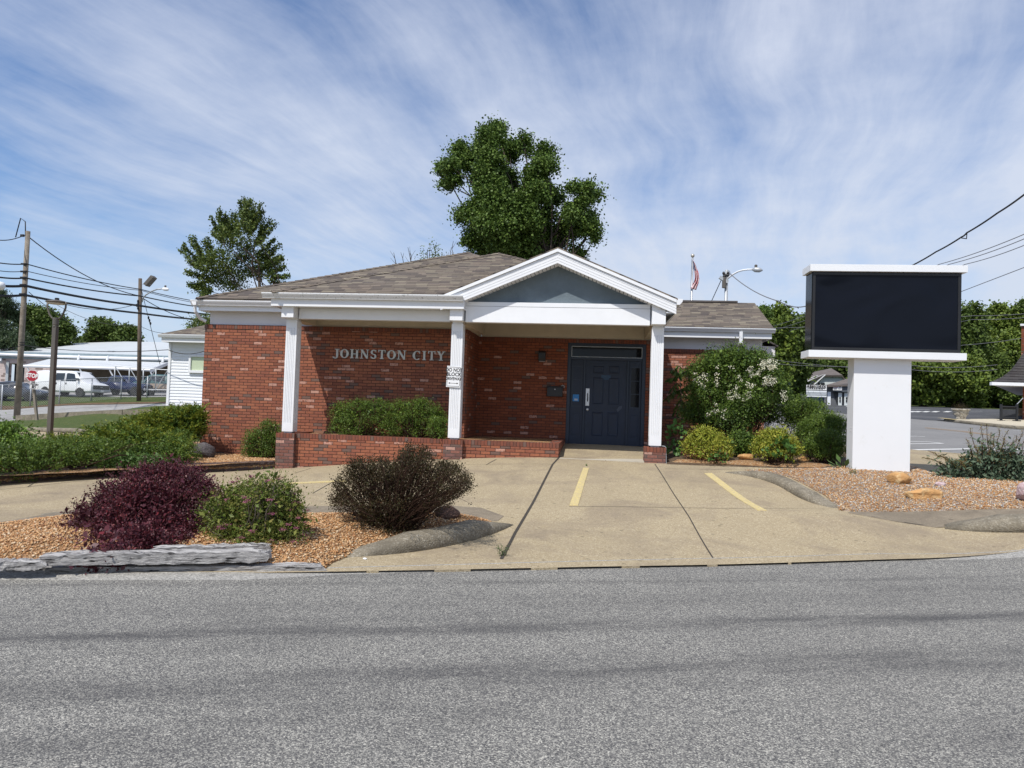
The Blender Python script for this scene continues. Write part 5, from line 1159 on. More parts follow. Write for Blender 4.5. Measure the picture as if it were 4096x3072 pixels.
tree('big full-crowned dark green tree rising behind the porch gable', zt([(575,140,75,70),(540,210,70,80),(620,110,50,45),(410,215,50,50),(430,280,60,60),(310,320,42,45),(350,300,45,40),(330,400,45,35),(380,380,50,45),(690,190,38,50),(760,190,45,40),(770,150,30,32),(800,220,25,25),(700,240,40,50),(890,240,60,55),(910,300,65,40),(860,310,50,50),(590,330,80,100),(520,380,60,90),(670,400,70,90),(560,480,85,100),(690,500,85,90),(850,430,75,90),(925,480,60,60),(830,370,60,60),(430,590,65,40),(480,560,60,60),(600,620,120,110),(760,620,110,110),(890,590,55,50),(870,680,70,60),(620,800,130,40),(780,800,110,40),(570,300,70,110,-1.3),(600,480,90,110,-1.4),(720,560,90,100,-1.3),(640,660,110,90,-1.4),(800,620,80,80,-1.2),(840,460,60,70,-1.2),(490,720,75,60),(580,740,90,60),(700,760,120,60),(800,740,80,50),(1060,425,45,30),(1120,425,50,32),(1170,470,40,30),(1110,500,45,45),(1060,560,60,40),(1030,590,50,40),(1130,600,50,45),(1140,660,60,40),(1080,650,50,40),(1000,650,50,35),(960,700,70,40),(1170,710,30,28),(940,750,50,40),(1070,790,32,22),(1090,800,22,16),(1040,690,40,30)]),
     30, (-1.2, 30, 1.0), 150000, 'maple', .105, .09, .17, 3000, .26, 1.2, 1.0, shell=.15, jit=.14)
zg = lambda rows: Z7(rows, 2.026, 680, 750)
gk = tree('spiky fan-leaved tree standing beyond the left end of the roof', zg([(600,330,60,120),(600,450,90,80),(470,450,80,80),(400,560,110,80),(600,580,140,90),(300,640,100,70),(450,680,150,80),(650,700,140,70),(780,640,80,60),(820,720,80,50),(330,760,110,60),(500,790,140,60),(260,830,60,45),(720,440,70,60),(860,600,50,50),(580,240,40,90),(420,360,50,60)]),
     27, (-11.5, 27, .8), 11000, 'ginkgo', .075, .065, .12, 700, .13, 1.1, 1.0, shell=.1, jit=.14)
S_, C_ = [], []
for x_, y_, bx, by in ((605,80,598,330),(570,105,590,300),(655,95,610,300),(690,140,620,330),(735,130,640,330),(762,182,640,350),(740,235,640,380),(410,175,440,400),(390,200,440,400),(450,215,460,400),(330,240,430,420),(345,350,440,450),(500,205,520,400),(470,250,500,420),(530,215,560,400),(815,255,700,450),(855,285,720,450),(760,280,700,450),(895,465,700,560),(850,420,700,540),(850,520,700,600),(105,455,260,620),(160,400,270,600),(190,395,290,600),(82,500,250,640),(215,460,290,600),(280,420,320,600),(310,405,360,600),(130,680,280,720),(150,785,280,780),(185,800,300,820),(150,600,300,680),(915,560,780,650),(955,715,820,720),(940,780,820,760),(880,560,780,640),(800,560,760,660),(930,640,800,690),(250,880,330,820),(640,60+40,605,300),(720,190,630,340)):
    z_ = lambda a, b, yy: np.array(aty(680+a/2.026, 750+b/2.026, yy)); yy = 27+RNG.normal()*.6; sg = bend(z_(bx, by, 27), z_(x_, y_, yy), .03, .006, 6, .015, -.05); S_ += sg
    for p_, q_, _, _ in sg: C_ += [p_+(q_-p_)*t_+RNG.normal(size=3)*.055 for t_ in np.linspace(0, 1, 62)]
C_ = np.array(C_); leaves('spur_leaves', C_, rdir(len(C_)), rdir(len(C_)), RNG.uniform(.06,.10,len(C_)), RNG.uniform(.05,.085,len(C_)), LM['ginkgo'], gk); segs('sprays', S_, M['bark'], gk)
# bare twigs behind the roof
root = empty('bare_treetop', (-4.6, 31, 1.2), 'nearly bare twiggy treetop showing above the roof ridge', 'tree'); S_, C_ = [], []
for x_, y_ in ((35,790),(75,790),(115,760),(150,840),(125,780),(200,800),(225,770),(262,748),(285,790),(320,800),(345,790),(372,725),(360,760),(240,790),(50,850)):
    b_ = np.array(aty(1550+(x_*.85+40)/1.411, 450+(960)/1.411, 31)); tp = np.array(aty(1550+x_/1.411, 450+y_/1.411, 31+RNG.normal()*.4)); sg = bend(b_, tp, .035, .008, 5, .03); S_ += sg
    for p_, q_, _, _ in sg[2:]: e_ = q_+RNG.normal(size=3)*[.18,.18,.22]; S_.append((p_, e_, .010, .004)); 
    if x_ in (262, 285, 240, 200): C_ += [q_+RNG.normal(size=3)*.16 for p_, q_, _, _ in sg[2:] for _ in range(26)]
S_ += bend((-4.6,31,1.0), aty(1550+200/1.411, 450+960/1.411, 31), .12, .05, 4, .02)
C_ = np.array(C_); leaves('foliage', C_, rdir(len(C_)), rdir(len(C_)), np.full(len(C_), .09), np.full(len(C_), .06), LM['far2'], root); segs('trunk', S_, M['bark'], root)
# far left
def far(label, rows, y, leaf='far', n_=9000, L=.30, cr=.34, nc=380, grp=None, r0=.25, dy=1.5, name='tree', W=None, **kw):
    u = sum(r[0] for r in rows)/len(rows); v = max(r[1] for r in rows); b_ = aty(u, v, y); return tree(label, rows, y, (b_[0], y, float(h(b_[0], y))), n_, leaf, L, W or L*.8, cr, nc, r0, dy, group=grp, name=name, **kw)
gl_ = 'trees beyond the white-roofed building'
far('tall broad green tree behind the white roof, left of the lamp post head', [(150,1265,38,32),(185,1280,45,36),(220,1300,45,36),(250,1325,40,30),(275,1340,24,22),(150,1320,60,45),(210,1355,60,30),(115,1300,40,40),(100,1350,50,35),(165,1375,80,22),(120,1260,25,25)], 78, 'far', 26000, .32, .42, 700, gl_)
far('dark pine at the left picture edge', [(5,1180,24,20),(20,1205,30,18),(45,1225,28,14),(10,1240,40,16),(60,1250,26,12),(30,1270,45,16),(5,1300,50,18),(-30,1200,40,40),(-30,1260,50,40)], 74, 'conifer', 14000, .30, .30, 420, gl_, name='pine_tree', W=.08, flat=.5)
far('broad dark cedar low at the left edge', [(20,1340,50,28),(70,1360,50,26),(-30,1350,60,40),(40,1380,70,20),(100,1385,30,20)], 72, 'conifer', 12000, .30, .32, 380, gl_, name='cedar_tree', W=.10)
far('round green tree in the gap between pole and lamp post', [(395,1300,30,18),(425,1305,30,18),(380,1335,30,24),(430,1340,40,22),(400,1360,50,14),(360,1350,16,16)], 84, 'far', 12000, .30, .36, 380, gl_)
far('green tree directly behind the dark utility pole', [(490,1325,24,18),(520,1325,26,16),(480,1350,26,20),(525,1355,28,18),(500,1370,45,10)], 84, 'far', 9000, .30, .34, 300, gl_)
far('tiny distant tree top over the white roof', [(325,1362,14,9),(320,1372,22,8)], 95, 'far', 1500, .30, .25, 60, gl_)
far('light-leaved small tree behind the white-sided building', [(800,1285,22,16),(830,1278,20,16),(760,1300,22,12),(790,1310,34,14),(835,1305,24,16),(860,1290,30,25)], 42, 'ginkgo', 3200, .11, .22, 160, gl_, r0=.1, dy=.6)
# right: the tree line beyond the dark lot
gr_ = 'trees along the far side of the dark lot'
def blob(u, vt, vb, w_, k=9, sd=1):
    r_ = random.Random(sd); out = []
    for i in range(k):
        t_ = (i+.5)/k; ww = w_*(.35+.65*math.sin(math.pi*min(1, .18+t_*.8))); out.append((u+r_.uniform(-.5,.5)*ww, vt+(vb-vt)*t_, ww*.42, (vb-vt)/k*1.25+8))
        out.append((u+r_.uniform(-.55,.55)*ww, vt+(vb-vt)*t_+r_.uniform(-15,15), ww*.30, (vb-vt)/k*1.0+6))
    return out
for i, (lab, u, vt, vb, w_, y, lf, n_) in enumerate((
  ('bright green tree just right of the wing roof', 3090, 1262, 1560, 110, 66, 'far2', 16000),
  ('green tree partly behind the left edge of the message board', 3165, 1275, 1580, 130, 72, 'far', 16000),
  ('dark spreading tree above the distant house', 3300, 1400, 1560, 200, 92, 'far', 16000),
  ('dark tree behind the white pylon', 3440, 1380, 1600, 220, 90, 'far', 14000),
  ('horse-chestnut with a dark trunk just right of the pylon', 3700, 1430, 1590, 200, 69, 'far2', 18000),
  ('tall narrow tree at the right edge of the message board', 3690, 1215, 1500, 90, 76, 'far', 12000),
  ('tall full tree right of the message board', 3835, 1262, 1600, 190, 78, 'far', 26000),
  ('feathery light tree in front of the tree line', 3860, 1440, 1630, 170, 71, 'far2', 14000),
  ('dark tree deep in the tree line', 3780, 1380, 1620, 180, 84, 'far', 16000),
  ('tall tree beside the brick chimney', 4010, 1250, 1560, 140, 82, 'far2', 18000),
  ('tree at the right picture edge behind the curved roof', 4110, 1240, 1600, 170, 84, 'far', 18000),
  ('shadowy tree behind the iron railing', 3960, 1440, 1640, 160, 78, 'far', 14000),
  ('low dark bushy tree behind the lot, left part', 3560, 1430, 1640, 260, 86, 'far', 14000),
  ('low dark bushy tree behind the brick corner building', 4080, 1480, 1660, 170, 76, 'far', 12000))):
    far(lab, blob(u, vt, vb, w_, 8, i), y, lf, int(n_*1.2), .30, .34, max(300, n_//36), gr_, r0=.35, dy=1.8, shell=.4, jit=.22)
far('small treetop peeping over the right end of the wing roof', [(3055,1240,14,10),(3062,1258,13,14),(3048,1252,10,12)], 48, 'maple', 2200, .14, .16, 80, None, r0=.1, dy=.3)
lo = []
for u in range(3040, 4200, 60): lo.append((u, 1608+random.uniform(-8, 10), 42, 30))
lb_ = PL(lo, 80, 1.0, 2); foliage('undergrowth', lb_, 22000, 700, .5, .36, .28, LM['far'], None, .4, .5, .15)
for o in list(COL.objects)[-1:]: tag(o, None, None, None, 'stuff')
# ================================================================== ROCKS AND TIMBERS
def rock(label, c, size, mat, seed, yaw=0.0, name='rock', flat=.6, cuts=4):
    rr = np.random.default_rng(seed); bm = bmesh.new(); bmesh.ops.create_icosphere(bm, subdivisions=3, radius=1.0)
    nrm = unit(rr.normal(size=(14, 3))); dd = rr.uniform(.62, .95, 14)
    for v in bm.verts:
        p = np.array(v.co)
        for n_, d_ in zip(nrm, dd):
            t_ = p@n_-d_
            if t_ > 0: p = p-n_*t_*.92
        p += .035*np.sin(p[[1,2,0]]*7+seed)
        v.co = p
    me = bpy.data.meshes.new(name); bm.to_mesh(me); bm.free()
    Mx = Matrix.Translation(c) @ Matrix.Rotation(yaw, 4, 'Z') @ Matrix.Diagonal((*size, 1)); me.transform(Mx); me.update()
    o = mesh_obj(name, me, mat, None, smooth=False); tag(o, label, 'rock'); return o
M['sandstone'] = pm('orange_sandstone', (.46,.25,.095), .85, .28, 7, bump=.02, dirt=((.60,.45,.24), 6, .5, .65))
M['lava'] = pm('dark_grey_stone', (.085,.075,.078), .9, .3, 12, bump=.03, dirt=((.16,.14,.14), 30, .5, .6))
M['pinkrock'] = pm('pink_granite', (.45,.32,.32), .8, .25, 14, bump=.01, dirt=((.60,.50,.50), 22, .5, .6))
M['brownrock'] = pm('brown_rock', (.10,.055,.04), .85, .3, 12, bump=.02)
def on(u, v, dz=.0): g_ = G(u, v); return (g_[0], g_[1], g_[2]+dz)
rock('flat golden sandstone slab under the shrubs right of the porch', on(2982, 1852, .12), (.20,.11,.085), M['sandstone'], 3, .05)
rock('small brownish stone lying by the evergreens near the pylon', on(3215, 1858, .11), (.15,.09,.07), M['sandstone'], 8, .2)
rock('blocky orange sandstone rock directly in front of the pylon', on(3598, 1965, .19), (.20,.13,.12), M['sandstone'], 12, -.45)
rock('long flat orange sandstone rock, the front one in the sign bed', on(3698, 2022, .16), (.28,.13,.11), M['sandstone'], 21, .05)
rock('round pink granite boulder cut by the right picture edge', on(4118, 2028, .20), (.20,.18,.17), M['pinkrock'], 5, .3, 'boulder')
rock('pale grey flat pebble stone lying behind the front sandstone rock', on(3760, 1975, .15), (.10,.07,.05), M['pinkrock'], 9, .5)
g_ = aty(803, 1812, 14.35); rock('round dark grey boulder at the left foot of the brick wall', (g_[0], 14.45, .42), (.24,.22,.22), M['lava'], 31, .3, 'boulder')
rock('dark brown stone half hidden under the twiggy shrub', on(1785, 2112, .16), (.17,.12,.12), M['brownrock'], 14, .5)
rock('small white chip of stone on the concrete below the curb', on(1459, 2247, .03), (.022,.016,.012), M['sign_white'], 2)
m, n, p = newmat('weathered_timber'); pos = n.pos(); x, y, z = n.sep(pos)[:3]
gr = n.noise(n.comb(n.math('MULTIPLY', x, 1.2), n.math('MULTIPLY', y, 14.0), n.math('MULTIPLY', z, 46.0)), 1.6, 6, .7, .6)
c = n.ramp(gr, [(.28,(.05,.045,.045)),(.42,(.22,.21,.205)),(.55,(.42,.405,.39)),(.75,(.62,.60,.57))])
c = n.mix(n.mapr(n.noise(n.vmath('MULTIPLY', pos, (1.2,9.0,22.0)), 2.0, 3, .5), .60, .66), c, (.02,.018,.018)); n.put(p.inputs['Base Color'], c); p.inputs['Roughness'].default_value = .9
n.put(p.inputs['Normal'], n.bump(gr, .02)); M['timber'] = m
def timber(label, uvs_front_bottom, hgt, dep, zoff, seed=1, ragged=True, name='timber'):
    """squared, weathered, ragged-ended beam; its front lower edge runs between two surveyed ground points"""
    a, b = [np.array(q) for q in uvs_front_bottom]; L = np.linalg.norm(b[:2]-a[:2]); t_ = (b-a)/np.linalg.norm(b-a); nb = np.array([-t_[1], t_[0], 0]); rr = np.random.default_rng(seed); rings = []
    K = 26
    for i in range(K+1):
        q = a+(b-a)*i/K+np.array([0, 0, zoff]); e_ = 0.0; s2 = 1.0
        if ragged and i in (0, K): s2 = .72
        j = rr.normal(size=8)*.005; ring = []
        for kx, (dy_, dz_) in enumerate(((0,0),(0,.5),(0,1),(.5,1.03),(1,1),(1,.5),(1,0),(.5,0))):
            ex = rr.uniform(-.05, .05) if ragged and i in (0, K) else 0
            ring.append(tuple(q+t_*ex+nb*dep*dy_+np.array([0, 0, hgt*(dz_*s2+(1-s2)*.4)+j[kx]])+nb*j[kx]*.8))
        rings.append(ring)
    mb = MB(); mb.loft(rings); return tag(mb.build(name, M['timber'], None, bevel=0), label, 'timber')
gA = lambda u, v, z: tuple(atz(u, v, z))
timber('lowest grey timber edging the bed along the road, longest of the stack', [gA(-120,2300,.0), gA(1290,2288,.01)], .085, .13, -.025, 4)
timber('broad silvery weathered timber lying on top under the purple shrub', [gA(163,2272,.085), gA(1062,2257,.085)], .095, .17, .018, 7)
timber('dark split timber end at the left picture edge', [gA(-120,2282,.08), gA(160,2281,.08)], .07, .14, .0, 9)
timber('second short grey timber stacked behind the silvery one', [gA(620,2236,.10), gA(1075,2222,.10)], .10, .12, .0, 12)

# ================================================================== POLES AND WIRES
def cable(name, pts, r_, label=None, parent=None, sag=0.0, mat=None, k=14, group=None):
    P = [np.array(p, float) for p in pts]; out = []
    for a, b in zip(P, P[1:]):
        for i in range(k): t_ = i/k; out.append(a+(b-a)*t_+[0, 0, -4*sag*t_*(1-t_)])
    out.append(P[-1]); mb = MB().tube(out, r_, 5); o = mb.build(name, mat or M['wire'], parent, smooth=True)
    if label: tag(o, label, 'cable', group)
    return o
M['pole'] = pm('grey_pole_wood', (.21,.18,.145), .9, .25, 5, bump=.02, bscale=18, dirt=((.10,.07,.045), 1.5, .55, .75))
M['poledark'] = pm('dark_pole_wood', (.105,.08,.06), .9, .25, 5, bump=.02, bscale=18)
b_ = on(67, 1676); tp = np.array(aty(112, 925, b_[1])); root = empty('utility_pole', b_, 'tall pale wooden utility pole behind the hedge at the left edge', 'utility pole')
MB().tube([(b_[0], b_[1], b_[2]-.3), (b_[0]+(tp[0]-b_[0])*.5, b_[1], (b_[2]+tp[2])/2), tuple(tp)], [.17,.145,.12], 12).build('pole', M['pole'], root, smooth=True)
for v in (1058, 1088, 1112, 1141, 1178): q = aty(112-(v-925)*.057, v, b_[1]); MB().box(q[0]-.19, q[0]+.19, b_[1]-.17, b_[1]-.13, q[2]-.05, q[2]+.05).build('bracket', M['wire'], root)
MB().tube([(tp[0]-.05,tp[1]-.1,tp[2]-.3),(tp[0]-.2,tp[1],tp[2]+.55),(tp[0]-.5,tp[1],tp[2]+.75),(tp[0]-.75,tp[1],tp[2]-.35)], .03, 5).build('drip_loop', M['wire'], root, smooth=True)
for v in (1372, 1381): q = aty(88, v, b_[1]); MB().lathe([(.158,0),(.158,.04)], (q[0], b_[1], q[2]), 12).build('band', M['wire'], root)
MB().box(*[tp[0]-.30, tp[0]-.10, tp[1]-.2, tp[1]-.1, tp[2]-.35, tp[2]-.22]).build('insulator', M['wire'], root)
b2 = on(556, 1606); t2 = np.array(aty(561, 1114, b2[1])); root2 = empty('utility_pole', b2, 'shorter dark wooden pole carrying a floodlight and a street lamp arm', 'utility pole')
MB().tube([(b2[0],b2[1],b2[2]-.3),tuple(t2)], [.155,.12], 12).build('pole', M['poledark'], root2, smooth=True)
A2 = lambda u, v, dy=0.0: tuple(aty(u, v, b2[1]+dy))
fl_ = MB(); p0 = Vector(A2(590,1137,-.3)); p1 = Vector(A2(612,1112,-.3)); ax = (p1-p0).normalized(); pr = Vector((ax.z,0,-ax.x)); fl_.obox((p0+p1)/2, ax*.42, Vector((0,.25,0)), pr*.13)
fo = fl_.build('floodlight', M['bronze'], root2, bevel=.02); MB().tube([A2(571,1136),A2(600,1137,-.3)], .03, 5).build('floodlight_bracket', M['galv'], fo)
MB().tube([A2(568,1208,-.1),A2(571,1194,-.2),A2(583,1180,-.4),A2(605,1166,-.6),A2(628,1157,-.8),A2(650,1155,-.9)], .05, 6).build('lamp_arm', M['galv'], root2, smooth=True)
h0 = Vector(A2(650,1155,-.9)); h1 = Vector(A2(675,1158,-1.1)); MB().tube([h0, h0+(h1-h0)*.35, h0+(h1-h0)*.75, h1], [.07,.13,.12,.03], 10).build('lamp_head', M['white'], root2, smooth=True)
MB().lathe([(.07,0),(.07,.14),(.04,.17)], h0+(h1-h0)*.45+Vector((0,0,.10)), 8).build('photocell', M['bronze'], root2)
[MB().lathe([(.05,-.1),(.07,0),(.05,.1)], A2(552+dx_, v, -.15), 8).build('insulator', M['wire'], root2) for dx_, v in ((0,1205),(0,1216),(-4,1222),(0,1233))]
# cables along the left poles
yA, yB, yC, yD = 34.0, b_[1], b2[1]-.2, 62.0
def lw_(name, rr_, vL, vA, vB, vC, sg, label):
    pts = []
    if vL is not None: pts.append(aty(-80, vL, yA))
    pts += [aty(113-(vA-925)*.057, vA, yB-.15)]
    if vB is not None: pts.append(aty(561, vB, yC))
    if vC is not None: pts.append(aty(900, vC, yD))
    cable(name, pts, rr_, label, sag=sg, group='cables strung between the left utility poles')
lw_('power_cable', .032, 1034, 1056, 1157, 1222, .12, 'topmost thin black cable crossing the left poles')
lw_('power_cable', .022, 1064, 1084, 1161, 1228, .15, 'second thin cable from the top on the left poles')
lw_('power_cable', .045, 1092, 1112, 1184, 1240, .12, 'third black cable from the top on the left poles')
lw_('power_cable', .075, 1130, 1143, 1223, 1262, .10, 'thick black cable, the upper of the two thickest')
lw_('power_cable', .070, 1172, 1180, 1253, 1283, .10, 'thick black cable, the lower of the two thickest')
cable('power_cable', [aty(-80,938,34), aty(96,941,yB), ], .025, 'thin cable leaving the top of the pale pole to the left', sag=.3)
cable('power_cable', [aty(106,941,yB), aty(561,1184,yC)], .03, 'sagging service cable from the top of the pale pole to the dark pole', sag=.55)
cable('power_cable', [aty(566,1190,yC), aty(900,1282,yD)], .03, 'twisted cable running from the dark pole behind the brick roof', sag=.7)
cable('power_cable', [aty(115,1168,yB), aty(350,1328,52)], .02, 'thin line dropping from the pale pole past the lamp head', sag=.2)
cable('power_cable', [aty(-80,1383,33), aty(90,1381,36), aty(672,1399,33.0), aty(830,1400,33.0)], .018, 'low thin line crossing the white roof to the white-sided building', sag=.2)
cable('power_cable', [aty(195,1196,yB+1), aty(548,1216,yC)], .02, 'thin line hanging just under the thick cables', sag=.5)
cable('power_cable', [aty(230,1221,60), aty(560,1303,60), aty(760,1309,60)], .02, 'faint thin line over the round green trees', sag=.6)
cable('guy_wire', [A2(566,1160), aty(640,1458,b2[1]+1)], .02, 'guy wire running down from the dark pole')
mb = MB(); [mb.lathe([(.03,-.12),(.07,0),(.03,.12)], aty(u, v, b2[1]+.4), 8) for u, v in ((594,1271),(598,1282),(602,1294))]; tag(mb.build('guy_insulator', M['wire'], None), 'black insulators on the guy wire beside the dark pole', 'insulator')
# street lamp head reaching in from the left
root = empty('street_light', tuple(aty(-160, 1150, 30)), 'white street lamp head poking in at the left picture edge', 'street light')
MB().tube([aty(-40,1140,30),aty(-15,1142,30),aty(8,1144,30),aty(16,1147,30)], [.10,.20,.20,.09], 10).build('lamp_head', M['white'], root, smooth=True); MB().tube([aty(-300,1190,30),aty(-150,1150,30),aty(-40,1140,30)], .05, 6).build('lamp_arm', M['galv'], root)
MB().tube([(aty(-300,1190,30)[0],30,-.3),tuple(aty(-300,1180,30))], .14, 10).build('pole', M['poledark'], root)
# brown lamp post in the hedge
yl_ = 14.6; L_ = lambda u, v, dy=0.0: Vector(aty(u, v, yl_+dy)); top_ = L_(222, 1308); bx_ = top_.x
root = empty('lamp_post', (bx_, yl_, .2), 'square brown lamp post with a round yoke-held lamp rising from the hedge', 'lamp post')
MB().box(bx_-.047, bx_+.047, yl_-.047, yl_+.047, .0, top_.z).build('post', M['bronze'], root, bevel=.006)
nk = L_(224,1273); MB().lathe([(.060,0),(.060,.03),(.052,.04),(.062,.05),(.062,nk.z-top_.z),(.03,nk.z-top_.z+.01)], (bx_,yl_,top_.z), 16).build('collar', M['bronze'], root, smooth=False)
hz_ = L_(226,1213).z
for sg in (-1, 1):
    pts = [(bx_+sg*x_, yl_, z_) for x_, z_ in ((.04, nk.z-.03),(.10,nk.z+.01),(.165,nk.z+.09),(.205,nk.z+.20),(.222,hz_-.10),(.225,hz_+.03))]
    MB().tube(pts, .020, 6).build('yoke_arm', M['bronze'], root, smooth=True)
hd_ = MB().lathe([(.06,-.035),(.19,-.02),(.225,.0),(.22,.012),(.16,.035),(.08,.05),(.05,.055)], (bx_,yl_,hz_+.02), 24).build('lamp_head', M['bronze'], root, smooth=True)
MB().lathe([(.17,-.04),(.19,-.018)], (bx_,yl_,hz_+.02), 20).build('lens', pm('frosted_lens', (.5,.5,.48), .4), hd_); MB().lathe([(.045,.05),(.045,.095),(.03,.10)], (bx_,yl_,hz_+.02), 12).build('photocell', M['black'], hd_)
# stop sign and its companion
b3 = on(151, 1683); ys = b3[1]; root = empty('stop_sign', b3, 'red STOP sign above a FASTEN SEAT BELT plate on a leaning grey post', 'sign')
s3 = lambda u, v, dy=0.0: Vector(aty(u, v, ys+dy)); dd_ = (s3(129,1502).x*-math.sin(YAW)+ys*math.cos(YAW))/FPX
up3 = (s3(129,1502)-s3(151,1683)).normalized()
MB().obox((s3(127,1480)+s3(151,1683))/2+Vector((0,0,-.1)), Vector((.055,0,0)), Vector((0,.05,0)), (s3(127,1480)-s3(151,1683))/2+Vector((0,0,.1))).build('post', M['pole'], root)
n3 = Vector((.25,-1,0)).normalized(); m3 = facing(s3(129,1503,-.14), n3, R(-6)); rad = 22.4*dd_
oc = lambda r_: [(r_*math.cos(math.pi/8+i*math.pi/4), r_*math.sin(math.pi/8+i*math.pi/4)) for i in range(8)]
M['stopred'] = pm('sign_red', (.36,.012,.028), .45, .05, 4); M['reflwhite'] = pm('sign_face_white', (.78,.78,.78), .45, .02, 4)
pt = MB().prism(oc(rad/math.cos(math.pi/8)), -.004, .004, 'z').xf(m3).build('plate', M['reflwhite'], root); MB().prism(oc(rad/math.cos(math.pi/8)*.93), .004, .008, 'z').xf(m3).build('red_field', M['stopred'], pt)
text_mesh('lettering', 'STOP', rad*1.02, m3 @ Matrix.Translation((0,0,.009)), M['reflwhite'], pt, .002, .012, .78)
m3b = facing(s3(136.5,1544.5,-.14), n3, R(-8)); w3, h3 = 16.3*dd_, 12.2*dd_
pt = MB().box(-w3,w3,-h3,h3,-.004,.004).xf(m3b).build('plate', M['reflwhite'], root)
bd = MB(); [bd.box(*q,.0045,.006) for q in ((-w3*.9,w3*.9,h3*.82,h3*.9),(-w3*.9,w3*.9,-h3*.9,-h3*.82),(-w3*.93,-w3*.88,-h3*.82,h3*.82),(w3*.88,w3*.93,-h3*.82,h3*.82))]; bd.xf(m3b).build('border', M['sign_ink'], pt)
for i, s_t in enumerate(('FASTEN', 'SEAT', 'BELT')): text_mesh('lettering', s_t, h3*.68, m3b @ Matrix.Translation((0, h3*(.50-.50*i), .005)), M['sign_ink'], pt, .001, .006, .9)

# flagpole with flag
yF_ = 50.0; F_ = lambda x_, y_, dy=0.0: Vector(aty(2700+x_/3.024, 980+y_/3.024, yF_+dy)); ft = F_(214,150); root = empty('flagpole', (F_(195,700).x, yF_, float(h(9,50))), 'silver flagpole with a gold ball rising behind the right wing roof', 'flagpole')
MB().tube([(ft.x, yF_, 1.8), tuple(ft)], [.085,.055], 10).build('pole', pm('silver_pole', (.55,.56,.58), .35, .05, 4, metal=.6), root, smooth=True)
MB().lathe([(.02,-.13)]+[(.135*math.sin(t_), -.135*math.cos(t_)) for t_ in (.5,1,1.57,2.1,2.6)]+[(.01,.135)], F_(214,129), 14).build('ball', pm('gold_ball', (.55,.50,.42), .3, .05, 4, metal=.7), root, smooth=True)
MB().tube([F_(202,165,-.1), F_(183,690,-.1)], .014, 4).build('halyard', M['galv'], root)
m, n, p = newmat('stars_and_stripes'); u_, v_ = n.sep(n.uv())[:2]
st_ = n.math('GREATER_THAN', n.math('FRACT', n.math('MULTIPLY', u_, 6.5)), .5)
c = n.mix(st_, (.46,.035,.05), (.74,.72,.72)); ct = n.math('MULTIPLY', n.math('LESS_THAN', u_, .54), n.math('LESS_THAN', v_, .36))
star = n.math('LESS_THAN', n.voro(n.comb(n.math('MULTIPLY', u_, 9.0), n.math('MULTIPLY', v_, 26.0), 0.0), 1.0, 'F1', 0, 0.0), .27)
c = n.mix(ct, c, n.mix(star, (.035,.05,.16), (.72,.73,.76))); n.put(p.inputs['Base Color'], c); p.inputs['Roughness'].default_value = .8
Lf = [(210,185),(218,240),(228,300),(240,350),(243,400),(225,450),(188,525)]; Rt = [(222,188),(256,262),(276,310),(287,360),(294,400),(280,470),(256,545)]
fb = MB(); uvs = []; K1, K2 = 30, 12
for i in range(K1+1):
    t_ = i/K1*(len(Lf)-1); j = min(int(t_), len(Lf)-2); f_ = t_-j
    a = Vector(Lf[j])*(1-f_)+Vector(Lf[j+1])*f_; b = Vector(Rt[j])*(1-f_)+Vector(Rt[j+1])*f_
    for q in range(K2+1):
        s_t = q/K2; xy = a*(1-s_t)+b*s_t; wv_ = math.sin(s_t*13+i*.25)*.16; fb.v.append(tuple(F_(xy.x+math.sin(i*.6)*2, xy.y, -.15+wv_))); uvs.append((s_t, i/K1))
for i in range(K1):
    for q in range(K2): a = i*(K2+1)+q; fb.f.append((a, a+1, a+K2+2, a+K2+1)); fb.m.append(0)
fo = fb.build('flag', m, None, smooth=True); uvl = fo.data.uv_layers[0]
for lp in fo.data.loops: uvl.data[lp.index].uv = uvs[lp.vertex_index]
sd_ = fo.modifiers.new('thickness', 'SOLIDIFY'); sd_.thickness = .01
tag(fo, 'faded stars and stripes flag hanging limp from the silver flagpole', 'flag')
# right street lamp
y3 = 46.0; Q3 = lambda x_, y_, dy=0.0: Vector(aty(2700+x_/3.024, 980+y_/3.024, y3+dy)); t3 = Q3(625,302); root = empty('street_light', (t3.x, y3, float(h(t3.x, y3))), 'galvanised street lamp with a long curved arm behind the right wing roof', 'street light')
MB().tube([(t3.x,y3,1.6),tuple(t3)], [.15,.10], 10).build('pole', M['galv'], root, smooth=True)
MB().tube([Q3(628,412),Q3(662,385,-.2),Q3(705,352,-.4),(*Q3(760,322,-.6),),Q3(820,304,-.8),Q3(880,297,-1),Q3(940,295,-1.1)], .055, 6).build('lamp_arm', M['white'], root, smooth=True)
a, b = Q3(938,295,-1.1), Q3(1060,306,-1.3); MB().tube([a, a+(b-a)*.25, a+(b-a)*.7, b], [.08,.16,.15,.04], 10).build('lamp_head', M['galv'], root, smooth=True); MB().lathe([(.09,0),(.09,.16),(.05,.19)], a+(b-a)*.33+Vector((0,0,.12)), 8).build('photocell', M['bronze'], root)
[MB().lathe([(.05,-.10),(.09,0),(.05,.10)], Q3(x_, y_, -.1), 8).build('insulator', M['wire'], root) for x_, y_ in ((588,342),(595,380),(640,342),(643,365),(612,368))]
MB().obox(Q3(590,420,-.1), Vector((.26,0,-.16)), Vector((0,.10,0)), Vector((.05,0,.08))).build('bracket', M['galv'], root); MB().lathe([(.14,-.35),(.14,.3),(.05,.34)], Q3(596,452,-.1), 10).build('relay_box', M['bronze'], root)
MB().tube([Q3(635,310),Q3(660,315),Q3(668,345),Q3(640,390)], .015, 4).build('drip_loop', M['wire'], root)
